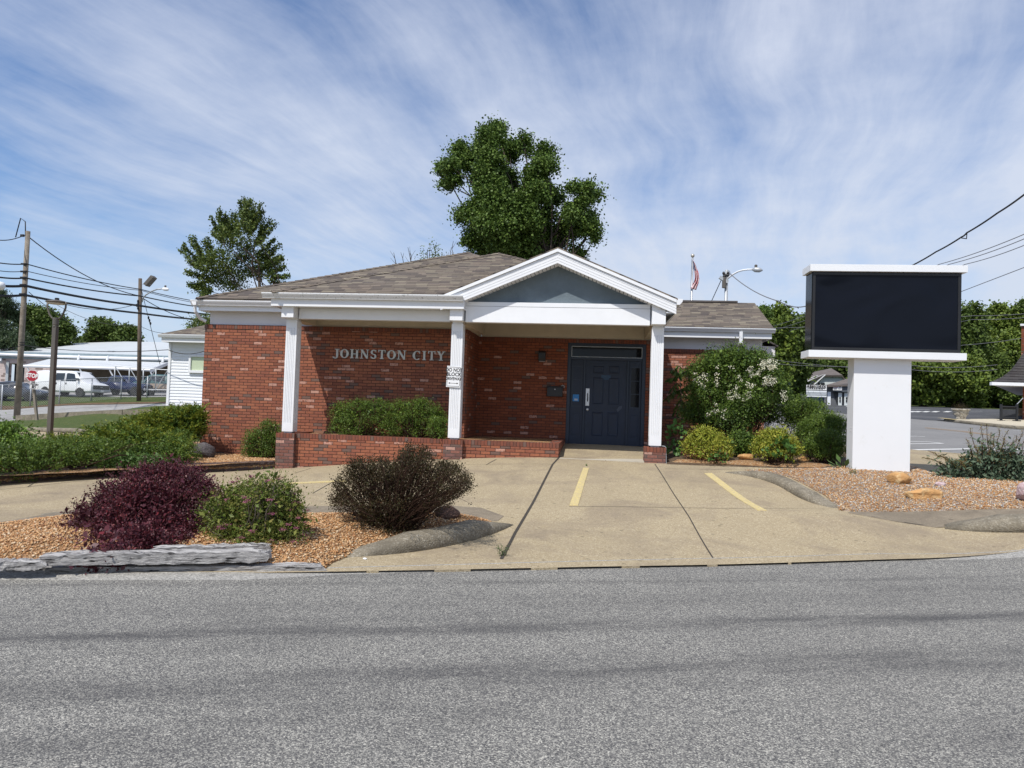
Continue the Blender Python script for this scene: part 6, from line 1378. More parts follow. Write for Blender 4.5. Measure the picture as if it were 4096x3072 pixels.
cable('power_cable', [Q3(650,332), aty(3120,1206,40), aty(3260,1212,36), aty(3420,1180,33)], .028, 'drooping cable from the right street lamp to the message board side', sag=.25, mat=M['greywire'])
cable('guy_wire', [Q3(600,336), Q3(430,705,1)], .025, 'thin guy wire left of the right street lamp')
# cables at the right
cable('power_cable', [aty(3640,1066,17), aty(3743,1008,15.9), aty(3846,948,14.8), aty(3866,932,14.6), aty(3990,852,13.4), aty(4110,768,12.3), aty(4300,640,11)], .016, 'twisted dark service cable climbing to the upper right corner', sag=.012)
MB_ = MB().tube([aty(3840,951,14.8), aty(3866,955,14.7), aty(3868,931,14.6)], .010, 4).build('cable_loop', M['wire'], None); tag(MB_, 'small slack loop in the twisted service cable', 'cable')
for i, (vs, lab) in enumerate((((1306,1057,923), 'uppermost of three parallel thin cables right of the message board'), ((1318,1057,943), 'middle of three parallel thin cables right of the message board'), ((1325,1057,968), 'lowest of three parallel thin cables right of the message board'))):
    u1_ = (3758, 3798, 3862)[i]; u0_ = (3089, 3108, 3157)[i]; cable('power_cable', [aty(u0_,vs[0],60), aty(u1_,vs[1],34), aty(4300,vs[2]-80,26)], .017, lab, sag=.15, mat=M['greywire'], group='parallel cables behind the message board')
cable('power_cable', [aty(3700,1228,40), aty(3851,1164,36), aty(4300,992,28)], .017, 'single thin cable right of the message board below the three', mat=M['greywire'])
for (pa, pb, pc, lab) in (((3080,1312),(3888,1263),(4300,1228),'nearly level cable over the tree tops at the right'), ((3700,1290),(3888,1278),(4300,1245),'second nearly level cable over the right trees'), ((3700,1410),(3849,1381),(4300,1310),'pale cable crossing the right trees'), ((3100,1455),(3648,1462),(3990,1459),'upper of two thin lines under the message board'), ((3100,1440),(3648,1479),(3990,1478),'lower of two thin lines under the message board')):
    cable('power_cable', [aty(*pa,58), aty(*pb,50), aty(*pc,46)], .014, lab, sag=.15, mat=M['greywire'])

# ================================================================== BACKGROUND BUILDINGS, LEFT
M['roofwhite'] = pm('white_roof_membrane', (.50,.53,.54), .6, .04, .4, dirt=((.42,.44,.44), .8, .5, .8))
M['pinkblock'] = brickmat('pinkish_painted_block', [(0,(.50,.41,.39)),(.5,(.56,.47,.45)),(1,(.60,.51,.48))], bw=.42, bh=.21, mort=.02, rough_face=False, pink=0, mcol=(.40,.33,.31))
W_ = empty('warehouse', (-50, 66, 1.6), 'long low building with a white roof, pink block wall and a white carport', 'building')
A6 = lambda u, v, y: tuple(aty(u, v, y))
ev = [(-260,1404),(0,1412),(226,1421),(500,1428),(800,1433)]; tp_ = [(-260,1400),(0,1391),(163,1382),(339,1371),(495,1366),(674,1369),(800,1374)]
mb = MB(); E1 = [A6(u, v, 66) for u, v in ev]; T1 = [A6(u, v, 82) for u, v in tp_]
n1 = len(T1); EE = []
for i in range(n1): 
    uu = tp_[i][0]; vv = np.interp(uu, [q[0] for q in ev], [q[1] for q in ev]); EE.append(A6(uu, vv, 66))
mb.add(EE+T1+[(p_[0], p_[1], p_[2]-.25) for p_ in EE]+[(p_[0], p_[1]+14, p_[2]-1.2) for p_ in T1], [(i, i+1, n1+i+1, n1+i) for i in range(n1-1)]+[(2*n1+i, 2*n1+i+1, i+1, i) for i in range(n1-1)]+[(n1+i, n1+i+1, 3*n1+i+1, 3*n1+i) for i in range(n1-1)])
mb.build('roof', M['roofwhite'], W_)
mb = MB(); mb.tube([(p_[0], p_[1]-.12, p_[2]-.14) for p_ in EE], .16, 6); mb.build('gutter', M['white'], W_)
wt = EE[0][2]-.25
mb = MB(); x0_, x1_ = A6(-260,1500,66.3)[0], A6(203,1500,66.3)[0]; dxa, dxb = A6(36,1500,66.3)[0], A6(97,1500,66.3)[0]; dz_ = A6(60,1454,66.3)[2]
mb.box(x0_, dxa, 66.3, 66.6, -.5, 5.0); mb.box(dxb, x1_, 66.3, 66.6, -.5, 5.0); mb.box(dxa, dxb, 66.3, 66.6, dz_, 5.0); mb.box(A6(201,1500,66.3)[0], A6(203,1500,66.3)[0]+.3, 66.3, 80, -.5, 5.0)
mb.build('block_wall', M['pinkblock'], W_)
mb = MB(); mb.box(dxa+.05, dxb-.05, 66.9, 67.0, 0, dz_); mb.build('doorway_shadow_panel', M['black'], W_, label='black panel painted as the shade in the open loading doorway'); MB().box(dxa-.3, dxa, 66.2, 66.35, 0, dz_+.2).build('door_trim', M['galv'], W_)  # the black panel stands in for the shade inside the doorway
zf0, zf1 = A6(0,1433,66.2)[2], A6(0,1417,66.2)[2]; MB().box(x0_, A6(820,1433,66)[0], 66.1, 66.3, zf0, zf1+.3).build('frieze_band', pm('blue_grey_band', (.22,.28,.31), .6, .2, 1.0), W_)
MB().box(x1_, A6(820,1433,66)[0], 66.4, 66.6, -.5, zf0+.2).build('rear_wall', pm('tan_wall', (.20,.16,.12), .8, .15, 1.5), W_)
MB().tube([A6(8,1438,66.1), A6(-2,1440,65.6), A6(4,1446,65.4)], [.12,.25,.12], 8).build('wall_light', M['galv'], W_)
# carport
cf = [(93,1461),(300,1466),(500,1472),(607,1477)]; cbk = [(201,1435),(350,1439),(500,1443),(672,1449)]
mb = MB(); fr = [A6(u, v, 60.5) for u, v in cf]; bk = [A6(u, v, 66.1) for u, v in cbk]; V_ = fr+bk; V_ += [(p_[0],p_[1],p_[2]-.12) for p_ in V_]
mb.add(V_, [(i,i+1,5+i,4+i) for i in range(3)]+[(8+i,12+i,13+i,9+i) for i in range(3)]+[(i,8+i,9+i,i+1) for i in range(3)]+[(3,11,15,7),(0,4,12,8)])
m, n, p = newmat('ribbed_white_roof'); uu_ = n.sep(n.uv())[0]; rb = n.math('LESS_THAN', n.math('FRACT', n.math('DIVIDE', uu_, .9)), .07); n.put(p.inputs['Base Color'], n.mix(rb, (.56,.58,.59), (.36,.38,.39))); p.inputs['Roughness'].default_value = .5
cp = mb.build('carport_roof', m, W_); MB().tube([(p_[0], p_[1]-.1, p_[2]-.08) for p_ in fr], .14, 6).build('carport_gutter', M['white'], cp)
mb = MB(); a_, b_ = Vector(A6(607,1477,60.5)), Vector(A6(672,1450,64.0)); mb.obox((a_+b_)/2+Vector((0,0,-.1)), (b_-a_)/2, Vector((0,.1,0)), Vector((0,0,.14))); mb.build('carport_end_board', M['white'], cp)
for u, v in ((108,1462),(318,1467),(437,1470),(600,1477)): q = A6(u, v, 60.4); MB().tube([(q[0],q[1],q[2]-.1),(q[0]+.15,q[1]+.1,q[2]-.5),(q[0]+.35,q[1]+.2,q[2]-.9),(q[0]+.35,q[1]+.2,q[2]-2.8)], .07, 6).build('carport_post', M['white'], cp)
for u, v in ((318,1432),(433,1436),(655,1441)): q = A6(u, v, 65.8); MB().tube([(q[0],q[1],q[2]+.3),(q[0]-.05,q[1]-.1,q[2]-.2)], .12, 6).build('downspout', M['white'], W_)
q = A6(440,1416,70); MB().box(q[0]-.28,q[0]+.28,70,70.5,q[2]-.3,q[2]+.35).build('roof_vent', M['galv'], W_)

# white-sided building behind the hedge
S5 = empty('white_sided_building', (-20, 34, 1.0), 'small white horizontal-sided building with a shingled hip roof behind the hedge', 'building')
xc_ = A6(672,1500,34)[0]; zt_ = A6(680,1371,34)[2]; zb_ = A6(672,1622,34)[2]-.6
mb = MB(); ex = .155; k2 = int((zt_-zb_)/ex)+1
for i in range(k2): z_ = zb_+i*ex; mb.prism([(34.0-.028, z_), (34.0, z_+ex), (34.12, z_+ex), (34.12, z_)], xc_+.12, -10.0, 'x')
mb.build('siding', M['siding'], S5); MB().box(xc_, xc_+.14, 33.94, 34.3, zb_, zt_).build('corner_board', M['white'], S5, bevel=.005); MB().box(xc_, xc_+.1, 34.3, 44, zb_, zt_).build('side_wall', M['siding'], S5)
za_, zc_ = A6(680,1361,33.4)[2], A6(680,1346,33.4)[2]; xl_ = A6(640,1350,33.3)[0]
MB().box(xl_+.1, -9.5, 33.4, 33.46, za_-.08, zc_).build('fascia', M['white'], S5); MB().box(xl_+.1, -9.5, 33.46, 34.0, za_-.05, za_).build('soffit', M['white'], S5); MB().prism(kprof(33.39, zc_-.06, zc_+.11, .15), xl_-.1, -9.5, 'x').build('gutter', M['white'], S5); MB().box(xl_+.02, xl_+.1, 33.4, 44, za_-.08, zc_).build('fascia', M['white'], S5)
m_ = MB(); z_ = zc_+.1; m_.add([(xl_-.05,33.25,z_),(-9.5,33.25,z_),(-9.5,38.9,z_+2.4),(xl_+5.6,38.9,z_+2.4),(xl_-.05,44.5,z_)], [(0,1,2,3),(0,3,4)]); m_.build('roof', M['shingle'], S5)
wx0, wx1 = A6(757,1450,33.95)[0], A6(757,1450,33.95)[0]+1.35; wz0, wz1 = A6(760,1491,33.95)[2], A6(760,1419,33.95)[2]
wf = MB(); [wf.box(*q) for q in ((wx0,wx1,33.88,33.97,wz1-.10,wz1),(wx0,wx1,33.86,33.97,wz0,wz0+.13),(wx0,wx0+.11,33.88,33.97,wz0+.13,wz1-.10),(wx1-.11,wx1,33.88,33.97,wz0+.13,wz1-.10))]; wf = wf.build('window_frame', M['white'], S5, bevel=.004)
m, n, p = newmat('window_blinds'); zz_ = n.sep(n.pos())[2]; bl = n.math('LESS_THAN', n.math('FRACT', n.math('DIVIDE', zz_, .05)), .22); n.put(p.inputs['Base Color'], n.mix(bl, (.52,.60,.42), (.36,.42,.30))); p.inputs['Roughness'].default_value = .3
MB().box(wx0+.11, wx1-.11, 33.95, 33.96, wz0+.13, wz1-.10).build('blinds', m, wf)

# ================================================================== VEHICLES
M['tyre'] = pm('tyre_rubber', (.018,.018,.018), .8, .1, 10); M['alloy'] = pm('alloy_rim', (.55,.55,.56), .3, .1, 8, metal=.7); M['chrome'] = pm('dull_chrome', (.45,.46,.48), .3, .1, 8, metal=.6)
M['carglass'] = pm('car_glass', (.018,.022,.026), .06, .0, 3, spec=.8); M['plastic'] = pm('black_plastic', (.02,.02,.021), .6, .1, 8)
M['head'] = pm('headlamp', (.55,.56,.55), .2, .05, 8); M['tail'] = pm('tail_lamp', (.30,.012,.015), .3, .05, 8)
def vehicle(name, label, loc, yaw, st, side_wins, ws, rw, wheels, wr, paint, bumper, lights=None, grille=None, plate=None, extra=None, tails=None, rail=None):
    """st: stations (x, z_bottom, z_belt, z_top, half_low, half_belt, half_top) from tail to nose, local +x forward"""
    root = empty(name, (0, 0, 0), label, 'pickup truck' if 'pickup' in name else ('van' if 'van' in name else 'car'), 'vehicles parked behind the chain-link fence')
    S_ = np.array(st, float)
    def side(x, z, sg, off=.012):
        r_ = [np.interp(x, S_[:, 0], S_[:, k]) for k in range(1, 7)]; t_ = (z-r_[1])/max(.01, r_[2]-r_[1])
        w_ = r_[4]+(r_[5]-r_[4])*max(0, min(1, t_)) if z > r_[1] else r_[3]+(r_[4]-r_[3])*max(0, (z-r_[0])/(r_[1]-r_[0]))
        return (x, sg*(w_+off), z)
    rings = []
    for x, zb_, zl, zt_, wl, wb, wt_ in S_:
        half = [(wl*.90, zb_), (wl, zb_+.12), (wl*1.01, (zb_+zl)/2), (wb, zl), (wt_+(wb-wt_)*.12, zt_-(zt_-zl)*.12-.01), (wt_*.90, zt_-.012), (wt_*.5, zt_+.012)]
        rings.append([(x, y_, z_) for y_, z_ in half]+[(x, -y_, z_) for y_, z_ in half[::-1]])
    mb = MB(); mb.loft(rings); body = mb.build('body', paint, root, smooth=True)
    em = body.modifiers.new('split', 'EDGE_SPLIT'); em.split_angle = R(32)
    for poly in side_wins:
        for sg in (-1, 1):
            q = [side(x, z, sg) for x, z in poly]; m_ = MB(); m_.add(q, [tuple(range(len(q)))]); m_.build('side_window', M['carglass'], body)
    for pn, nm in ((ws, 'windshield'), (rw, 'rear_window')):
        if pn:
            (xa, za, wa), (xb, zb2, wb2) = pn; d_ = Vector((zb2-za, 0, -(xb-xa))).normalized()*.015
            if nm == 'rear_window': d_ = -d_ if d_.x > 0 else d_
            elif d_.x < 0: d_ = -d_
            m_ = MB(); m_.add([Vector(q)+d_ for q in ((xa,-wa,za),(xa,wa,za),(xb,wb2,zb2),(xb,-wb2,zb2))], [(0,1,2,3)]); m_.build(nm, M['carglass'], body)
    wd = max(S_[:, 4])
    for x in wheels:
        for sg in (-1, 1):
            wh = MB().lathe([(wr*.62,-.13),(wr*.94,-.13),(wr,-.08),(wr,.08),(wr*.94,.13),(wr*.62,.13)], (x, sg*(wd-.10), wr), 20, (0, sg, 0)).build('wheel', M['tyre'], root)
            rm = MB().lathe([(wr*.60,.0),(wr*.60,.12),(wr*.52,.105),(wr*.2,.09),(wr*.14,.12),(.01,.12)], (x, sg*(wd-.10), wr), 16, (0, sg, 0)).build('rim', M['alloy'], wh)
            sp = MB()
            for i in range(5): a = i*1.2566; sp.obox((x+math.cos(a+.6)*wr*.36, sg*(wd+.002), wr+math.sin(a+.6)*wr*.36), Vector((math.cos(a+.6),0,math.sin(a+.6)))*wr*.15, (0,.006,0), Vector((-math.sin(a+.6),0,math.cos(a+.6)))*wr*.07)
            sp.build('rim_hole', M['plastic'], rm)
            ar_ = MB(); k = 14; pts = []
            for i in range(k+1): a = math.pi*i/k; pts.append((x+wr*1.17*math.cos(a), wr+wr*1.17*math.sin(a)))
            ar_.prism(pts, sg*(wd+.004), sg*(wd-.25), 'y'); ar_.build('wheel_arch', M['plastic'], body)
    for (x, z0_, z1_, w_, dp, mt_) in bumper: m_ = MB(); m_.box(x-dp, x+dp, -w_, w_, z0_, z1_); m_.build('bumper', mt_, root, bevel=.05)
    if lights:
        x, z0_, z1_, y0_, y1_ = lights
        for sg in (-1, 1): m_ = MB(); m_.box(x-.05, x+.02, min(sg*y0_, sg*y1_), max(sg*y0_, sg*y1_), z0_, z1_); m_.build('headlight', M['head'], root, bevel=.02)
    if tails:
        x, z0_, z1_, y0_, y1_ = tails
        for sg in (-1, 1): m_ = MB(); m_.box(x-.02, x+.08, min(sg*y0_, sg*y1_), max(sg*y0_, sg*y1_), z0_, z1_); m_.build('taillight', M['tail'], root, bevel=.01)
    if grille: x, z0_, z1_, w_ = grille; m_ = MB(); m_.box(x-.03, x+.015, -w_, w_, z0_, z1_); g2 = m_.build('grille', M['plastic'], root, bevel=.01)
    if plate: x, z0_ = plate; m_ = MB(); m_.box(x-.005, x+.005, -.15, .15, z0_, z0_+.15); m_.build('number_plate', M['reflwhite'], root)
    for sg in (-1, 1):
        xm, zm = (ws[0][0]-.25, ws[0][1]+.06); m_ = MB(); m_.box(xm-.06, xm+.06, min(sg*(wd-.02), sg*(wd+.20)), max(sg*(wd-.02), sg*(wd+.20)), zm, zm+.19); m_.build('mirror', M['plastic'], root, bevel=.02)
    for poly in (extra or []): pass
    root.rotation_euler = (0, 0, yaw); root.location = loc; return root, body, side
white_p = pm('white_car_paint', (.78,.79,.80), .25, .02, 3, coat=.5)
vst = [(-2.85,.42,1.15,1.92,.93,.95,.80),(-2.80,.36,1.15,2.02,.97,.98,.85),(-2.2,.36,1.15,2.08,.99,.99,.87),(.55,.36,1.15,2.08,.99,.99,.87),(1.05,.36,1.16,2.02,.99,.98,.80),(1.85,.36,1.17,1.24,.99,.96,.80),(2.45,.38,1.06,1.14,.98,.93,.76),(2.76,.42,.98,1.03,.94,.88,.72),(2.84,.48,.92,.96,.86,.82,.68)]
yv = R(-8.5)
v0, vb, vs_ = vehicle('white_van', 'white full-size panel van with black grille parked behind the fence', tuple(on(290,1587,.0)), yv, vst,
  [[(.30,1.24),(1.30,1.24),(1.02,1.84),(.45,1.90),(.30,1.86)], [(-.75,1.24),(.10,1.24),(.10,1.88),(-.75,1.88)]], ((1.78,1.25,.80),(1.10,1.96,.72)), None, (-1.75,1.72), .39, white_p,
  [(2.86,.42,.62,.90,.07,M['galv'])], (2.83,.84,.97,.62,.80), (2.85,.64,.98,.80), (2.95,.46))
for x in (.20, -.85, 1.42):
    for sg in (-1, 1): m_ = MB(); m_.box(x-.008, x+.008, *sorted((sg*.985, sg*1.0)), .45, 1.95 if x < 1 else 1.2); o = m_.build('door_seam', M['joint'], None); o.parent = vb
for x in (.34, -.64):
    for sg in (-1, 1): m_ = MB(); m_.box(x-.05, x+.05, *sorted((sg*.99, sg*1.02)), .98, 1.12); o = m_.build('door_handle', M['plastic'], None); o.parent = vb
m_ = MB(); m_.box(2.868, 2.876, -.11, .11, .80, .86); o = m_.build('grille_badge', M['chrome'], None); o.parent = v0
dgrey = pm('dark_grey_paint', (.055,.060,.070), .25, .05, 3, coat=.6)
cst = [(-2.40,.45,.88,1.00,.80,.80,.62),(-2.3,.34,.92,1.06,.88,.86,.66),(-1.7,.30,.94,1.12,.91,.88,.66),(-1.0,.28,.95,1.38,.92,.88,.60),(-.3,.28,.95,1.47,.92,.88,.60),(.35,.28,.94,1.42,.92,.88,.60),(1.15,.28,.92,.98,.92,.88,.70),(1.9,.32,.84,.90,.90,.84,.66),(2.35,.38,.70,.76,.84,.78,.60),(2.46,.42,.62,.66,.74,.70,.52)]
vehicle('sedan_car', 'dark grey sedan with bright alloy wheels at the left picture edge', tuple(on(60,1603,.0)), R(9.5), cst,
  [[(-.95,.99),(-.05,.99),(-.05,1.38),(-.75,1.34)], [(.02,.99),(.98,.97),(.42,1.34),(.02,1.38)]], ((1.10,1.0,.74),(.42,1.38,.58)), ((-1.65,1.12,.62),(-1.02,1.36,.58)), (-1.45,1.50), .335, dgrey,
  [(2.44,.40,.52,.72,.05,M['plastic'])], (2.30,.62,.74,.50,.80), (2.44,.48,.62,.42), (2.50,.42))
navy_p = pm('navy_car_paint', (.012,.018,.065), .22, .05, 3, coat=.6)
pst = [(-2.75,.55,1.05,1.08,.90,.90,.86),(-2.7,.50,1.05,1.10,.93,.92,.88),(-1.0,.45,1.05,1.10,.94,.92,.88),(-.95,.45,1.06,1.58,.94,.92,.66),(-.7,.45,1.06,1.66,.94,.92,.68),(.35,.45,1.06,1.66,.94,.92,.68),(.65,.45,1.06,1.58,.94,.92,.66),(1.20,.45,1.06,1.12,.94,.90,.72),(2.1,.47,1.0,1.06,.93,.88,.70),(2.6,.52,.92,.97,.88,.82,.64),(2.68,.56,.86,.90,.80,.76,.60)]
pw = [[(-.75,1.12),(.80,1.12),(.45,1.56),(-.70,1.58)]]
vehicle('pickup_truck', 'navy blue pickup parked just right of the white van', tuple(on(498,1583,.0)), yv, pst, pw, ((1.12,1.13,.74),(.62,1.56,.62)), ((-1.0,1.14,.66),(-.92,1.54,.60)), (-1.75,1.85), .37, navy_p, [(2.70,.50,.66,.84,.07,M['chrome'])], (2.64,.80,.92,.52,.78), (2.69,.70,.88,.48), (2.78,.5))
m, n, p = newmat('teal_over_tan_paint'); zz_ = n.sep(n.new('ShaderNodeTexCoord').outputs['Object'])[2]; n.put(p.inputs['Base Color'], n.mix(n.math('LESS_THAN', zz_, 1.0), (.045,.11,.115), (.36,.28,.21))); p.inputs['Roughness'].default_value = .3
q = on(575,1590,.0); vehicle('pickup_truck', 'teal over tan pickup showing its red tail lamp behind the dark pole', (q[0]-1.0, q[1]+3.5, float(h(q[0]-1, q[1]+3.5))), math.pi+R(12), [(x, a+.05, b+.05, c+(.12 if c > 1.3 else .05), d, e, f) for x, a, b, c, d, e, f in pst], [[(x, z+.08) for x, z in pw[0]]], ((1.12,1.2,.74),(.62,1.70,.62)), ((-1.0,1.2,.66),(-.92,1.66,.60)), (-1.75,1.85), .38, m, [(-2.80,.55,.70,.88,.06,M['chrome']),(2.70,.50,.66,.84,.07,M['chrome'])], None, None, (-2.88,.58), tails=(-2.76,.80,1.08,.76,.91))
redp = pm('dark_red_paint', (.20,.015,.022), .3, .05, 3, coat=.5)
vehicle('pickup_truck', 'dark red pickup half hidden beside the white-sided building', (q[0]+1.6, q[1]+8.5, float(h(q[0]+1.6, q[1]+8.5))), math.pi+R(14), [(x, a+.15, b+.20, c+(.30 if c > 1.3 else .20), d, e, f) for x, a, b, c, d, e, f in pst], [[(x, z+.22) for x, z in pw[0]]], ((1.12,1.35,.74),(.62,1.85,.62)), ((-1.0,1.35,.66),(-.92,1.82,.60)), (-1.75,1.85), .42, redp, [(-2.80,.65,.80,.88,.06,M['chrome'])], None, None, None, tails=(-2.76,.95,1.2,.76,.91))
grp_ = pm('silver_grey_paint', (.19,.18,.165), .35, .05, 3, coat=.4)
vehicle('pickup_truck', 'grey pickup bed partly hidden behind the sliding gate', (q[0]+4.6, q[1]+2.4, float(h(q[0]+4.6, q[1]+2.4))), math.pi+R(12), pst, pw, ((1.12,1.13,.74),(.62,1.56,.62)), ((-1.0,1.14,.66),(-.92,1.54,.60)), (-1.75,1.85), .38, grp_, [(-2.80,.50,.66,.84,.07,M['plastic'])], None, None, None, tails=(-2.76,.75,1.02,.76,.91))

# chain-link fence
Fn = empty('chain_link_fence', (-37, 46, .9), 'low chain-link fence with galvanised posts in front of the parked vehicles', 'fence')
fp = [(-52,48.5,1.72)]+[(*on(u, v)[:2], 1.72) for u, v in ((5,1640),(120,1627),(236,1619),(364,1606),(483,1597),(587,1593),(690,1586))]
fp = [(x, y, float(h(x, y)), hh) for x, y, hh in fp]
for x, y, z, hh in fp: MB().tube([(x,y,z-.2),(x,y,z+hh)], .04, 6).build('fence_post', M['galv'], Fn, smooth=True)
mb = MB(); mb.tube([(x,y,z+hh-.03) for x, y, z, hh in fp], .025, 5); mb.build('top_rail', M['galv'], Fn)
S_ = []
for (xa, ya, za, ha), (xb, yb, zb_, hb_) in zip(fp, fp[1:]):
    L = math.hypot(xb-xa, yb-ya); sp = .16; nn_ = int(L/sp); nh = 1.68/L
    for i in range(-int(1.68/sp), nn_+1):
        for dr in (1, -1):
            s0, s1 = i*sp/L, i*sp/L+nh; c0, c1 = max(0, s0), min(1, s1)
            if c1 <= c0: continue
            f0, f1 = (c0-s0)/(s1-s0), (c1-s0)/(s1-s0); 
            if dr < 0: f0, f1 = 1-f0, 1-f1
            S_.append(((xa+(xb-xa)*c0, ya+(yb-ya)*c0, za+(zb_-za)*c0+.02+f0*1.66), (xa+(xb-xa)*c1, ya+(yb-ya)*c1, za+(zb_-za)*c1+.02+f1*1.66), .0055, .0055))
fab = segs('chain_link_fabric', S_, M['galv'], Fn, 3)
Gt = empty('sliding_gate', tuple(on(550,1580)), 'tall braced pipe gate panels beside the dark pole', 'gate'); yg_ = on(550,1588)[1]+1.2
gp = [aty(u, v, yg_) for u, v in ((460,1463),(518,1470),(574,1473),(624,1477),(672,1480))]; gb = [aty(u-2.5, v, yg_) for u, v in ((460,1556),(518,1558),(574,1559),(624,1559),(672,1560))]
for a, b in zip(gp, gb): MB().tube([a, b], .045, 6).build('upright', M['galv'], Gt, smooth=True)
MB().tube(gp, .04, 6).build('top_rail', M['galv'], Gt); MB().tube(gb, .04, 6).build('bottom_rail', M['galv'], Gt)
for i in range(4): MB().tube([gp[i], gb[i+1]] if i < 2 else [gb[i], gp[i+1]], .035, 6).build('brace', M['galv'], Gt)

# ================================================================== BACKGROUND, RIGHT
SKEW = .42                                  # the side walls of the far right-hand buildings run off to the right
def skewed(mb, y): mb.v = [(x_+(y_-y)*SKEW, y_, z_) for x_, y_, z_ in mb.v]; return mb
def pbox(u0, u1, v0, v1, y, dep, name, mat, parent, **kw):
    a = aty(u0, v1, y); b = aty(u1, v0, y); return skewed(MB().box(a[0], b[0], y, y+dep, a[2], b[2]), y).build(name, mat, parent, **kw)
def ppoly(pts, y, dep, name, mat, parent, **kw):
    P = [aty(u, v, y) for u, v in pts]; P = [(p_[0], p_[2]) for p_ in P]
    ar = sum(P[i][0]*P[(i+1) % len(P)][1]-P[(i+1) % len(P)][0]*P[i][1] for i in range(len(P)))
    return skewed(MB().prism(P if ar > 0 else P[::-1], y, y+dep, 'y'), y).build(name, mat, parent, **kw)
z3 = lambda x_, y_: (3100+x_/5.53, 1400+y_/5.53)
M['shopgrey'] = pm('shop_grey', (.115,.12,.13), .7, .08, 1.5); M['shopgrey2'] = pm('shop_fascia', (.085,.095,.11), .6, .08, 1.5); M['housewhite'] = pm('house_white', (.62,.66,.66), .7, .08, 1.5); M['roofgrey'] = pm('brown_grey_roof', (.13,.11,.10), .9, .2, 1.2); M['dark_int'] = pm('dark_interior', (.018,.02,.024), .5, .1, 3)
sh = empty('shop_building', tuple(aty(3350, 1625, 64)), 'low dark grey shop with white doors left of the white pylon', 'building')
ppoly([z3(1150,1262), z3(1150,780), z3(1700,760), z3(2300,760), z3(2300,1262)], 64, 9, 'wall', M['shopgrey'], sh)
mb = MB(); P = [aty(*z3(1100,782), 63.4), aty(*z3(2320,735), 63.4), aty(*z3(2200,600), 69), aty(*z3(1640,622), 69)]; mb.add(P+[(p_[0],p_[1],p_[2]-.15) for p_ in P], [(0,1,2,3),(0,4,5,1),(4,7,6,5)]); mb.build('roof', M['roofgrey'], sh)
ppoly([z3(1280,905), z3(1280,790), z3(1540,745), z3(2300,735), z3(2300,915), z3(1400,930)], 63.6, .4, 'fascia', M['shopgrey2'], sh)
pbox(*[z3(1155,0)[0], z3(1235,0)[0], z3(0,925)[1], z3(0,1262)[1]], 63.9, .1, 'slatted_panel', M['siding'], sh)
ppoly([z3(1285,935), z3(1640,935), z3(2300,935), z3(2300,1250), z3(1388,1250)], 63.93, .06, 'entry_shade_panel', M['dark_int'], sh)  # flat dark panel, paints the shade of the opening onto the wall
for a, b in ((1395,1482),(1530,1640),(1760,1850)):
    dr_ = pbox(z3(a,0)[0], z3(b,0)[0], z3(0,945)[1], z3(0,1250)[1], 63.85, .06, 'door', M['housewhite'], sh)
    c_x = (a+b)/2
    for v0_, v1_ in ((1040,1090),(1105,1155)): pbox(z3(c_x-17,0)[0], z3(c_x+17,0)[0], z3(0,v0_)[1], z3(0,v1_)[1], 63.8, .04, 'door_pane', M['dark_int'], dr_)
fs = pbox(z3(1282,0)[0], z3(1482,0)[0], z3(0,782)[1], z3(0,888)[1], 63.5, .08, 'shop_sign', M['reflwhite'], sh)
for (a, b, c1_, d1_, mt_) in ((1290,1395,805,830,M['stopred']),(1420,1472,800,828,M['sign_ink']),(1300,1380,848,868,M['sign_ink']),(1400,1470,855,865,M['sign_ink'])):
    for i in range(int((b-a)/14)): pbox(z3(a+i*14,0)[0], z3(a+i*14+9,0)[0], z3(0,c1_)[1], z3(0,d1_)[1], 63.47, .02, 'sign_mark', mt_, fs)
for a in (1180, 1360, 1560): tag(pbox(z3(a,0)[0], z3(a+130,0)[0], z3(0,1252)[1], z3(0,1275)[1], 60.5, .4, 'parking_block', M['reflwhite'], None, bevel=.05), 'white concrete parking block before the grey shop, '+{1180:'leftmost of three', 1360:'middle of three', 1560:'rightmost of three'}[a], 'parking block', 'parking blocks before the grey shop')
ms = empty('parking_sign', tuple(aty(3266, 1625, 58)), 'white two-part roadside sign reading MURMAN & WILSON PARKING', 'sign')
mf = pbox(z3(683,0)[0], z3(1152,0)[0], z3(0,772)[1], z3(0,888)[1], 58, .25, 'sign_case', M['black'], ms); pbox(z3(692,0)[0], z3(1144,0)[0], z3(0,782)[1], z3(0,878)[1], 57.97, .03, 'sign_face', M['reflwhite'], mf)
rb_ = pbox(z3(683,0)[0], z3(1150,0)[0], z3(0,900)[1], z3(0,1036)[1], 58, .25, 'reader_board', M['black'], ms); pbox(z3(690,0)[0], z3(1143,0)[0], z3(0,906)[1], z3(0,1030)[1], 57.97, .03, 'reader_face', M['siding'], rb_)
for v in (937, 965, 995): pbox(z3(690,0)[0], z3(1143,0)[0], z3(0,v)[1], z3(0,v+4)[1], 57.955, .015, 'reader_rail', M['galv'], rb_)
for a in (705, 1095): pbox(z3(a,0)[0], z3(a+18,0)[0], z3(0,1036)[1], z3(0,1300)[1], 58.1, .1, 'post', M['galv'], ms)
cx_, cz_ = z3(918,812); q = aty(cx_, cz_, 57.95); wsg = (aty(z3(1125,0)[0],1545,57.95)[0]-aty(z3(712,0)[0],1545,57.95)[0])
t_ = text_mesh('lettering', 'MURMAN & WILSON', .30, facing((q[0], 57.95, q[2])), M['sign_ink'], mf, .003, .012, 1.0)
xs_ = [v.co.x for v in t_.data.vertices]; sc_x = wsg/(max(xs_)-min(xs_)); mid_ = (max(xs_)+min(xs_))/2
for v in t_.data.vertices: v.co.x = mid_+(v.co.x-mid_)*sc_x
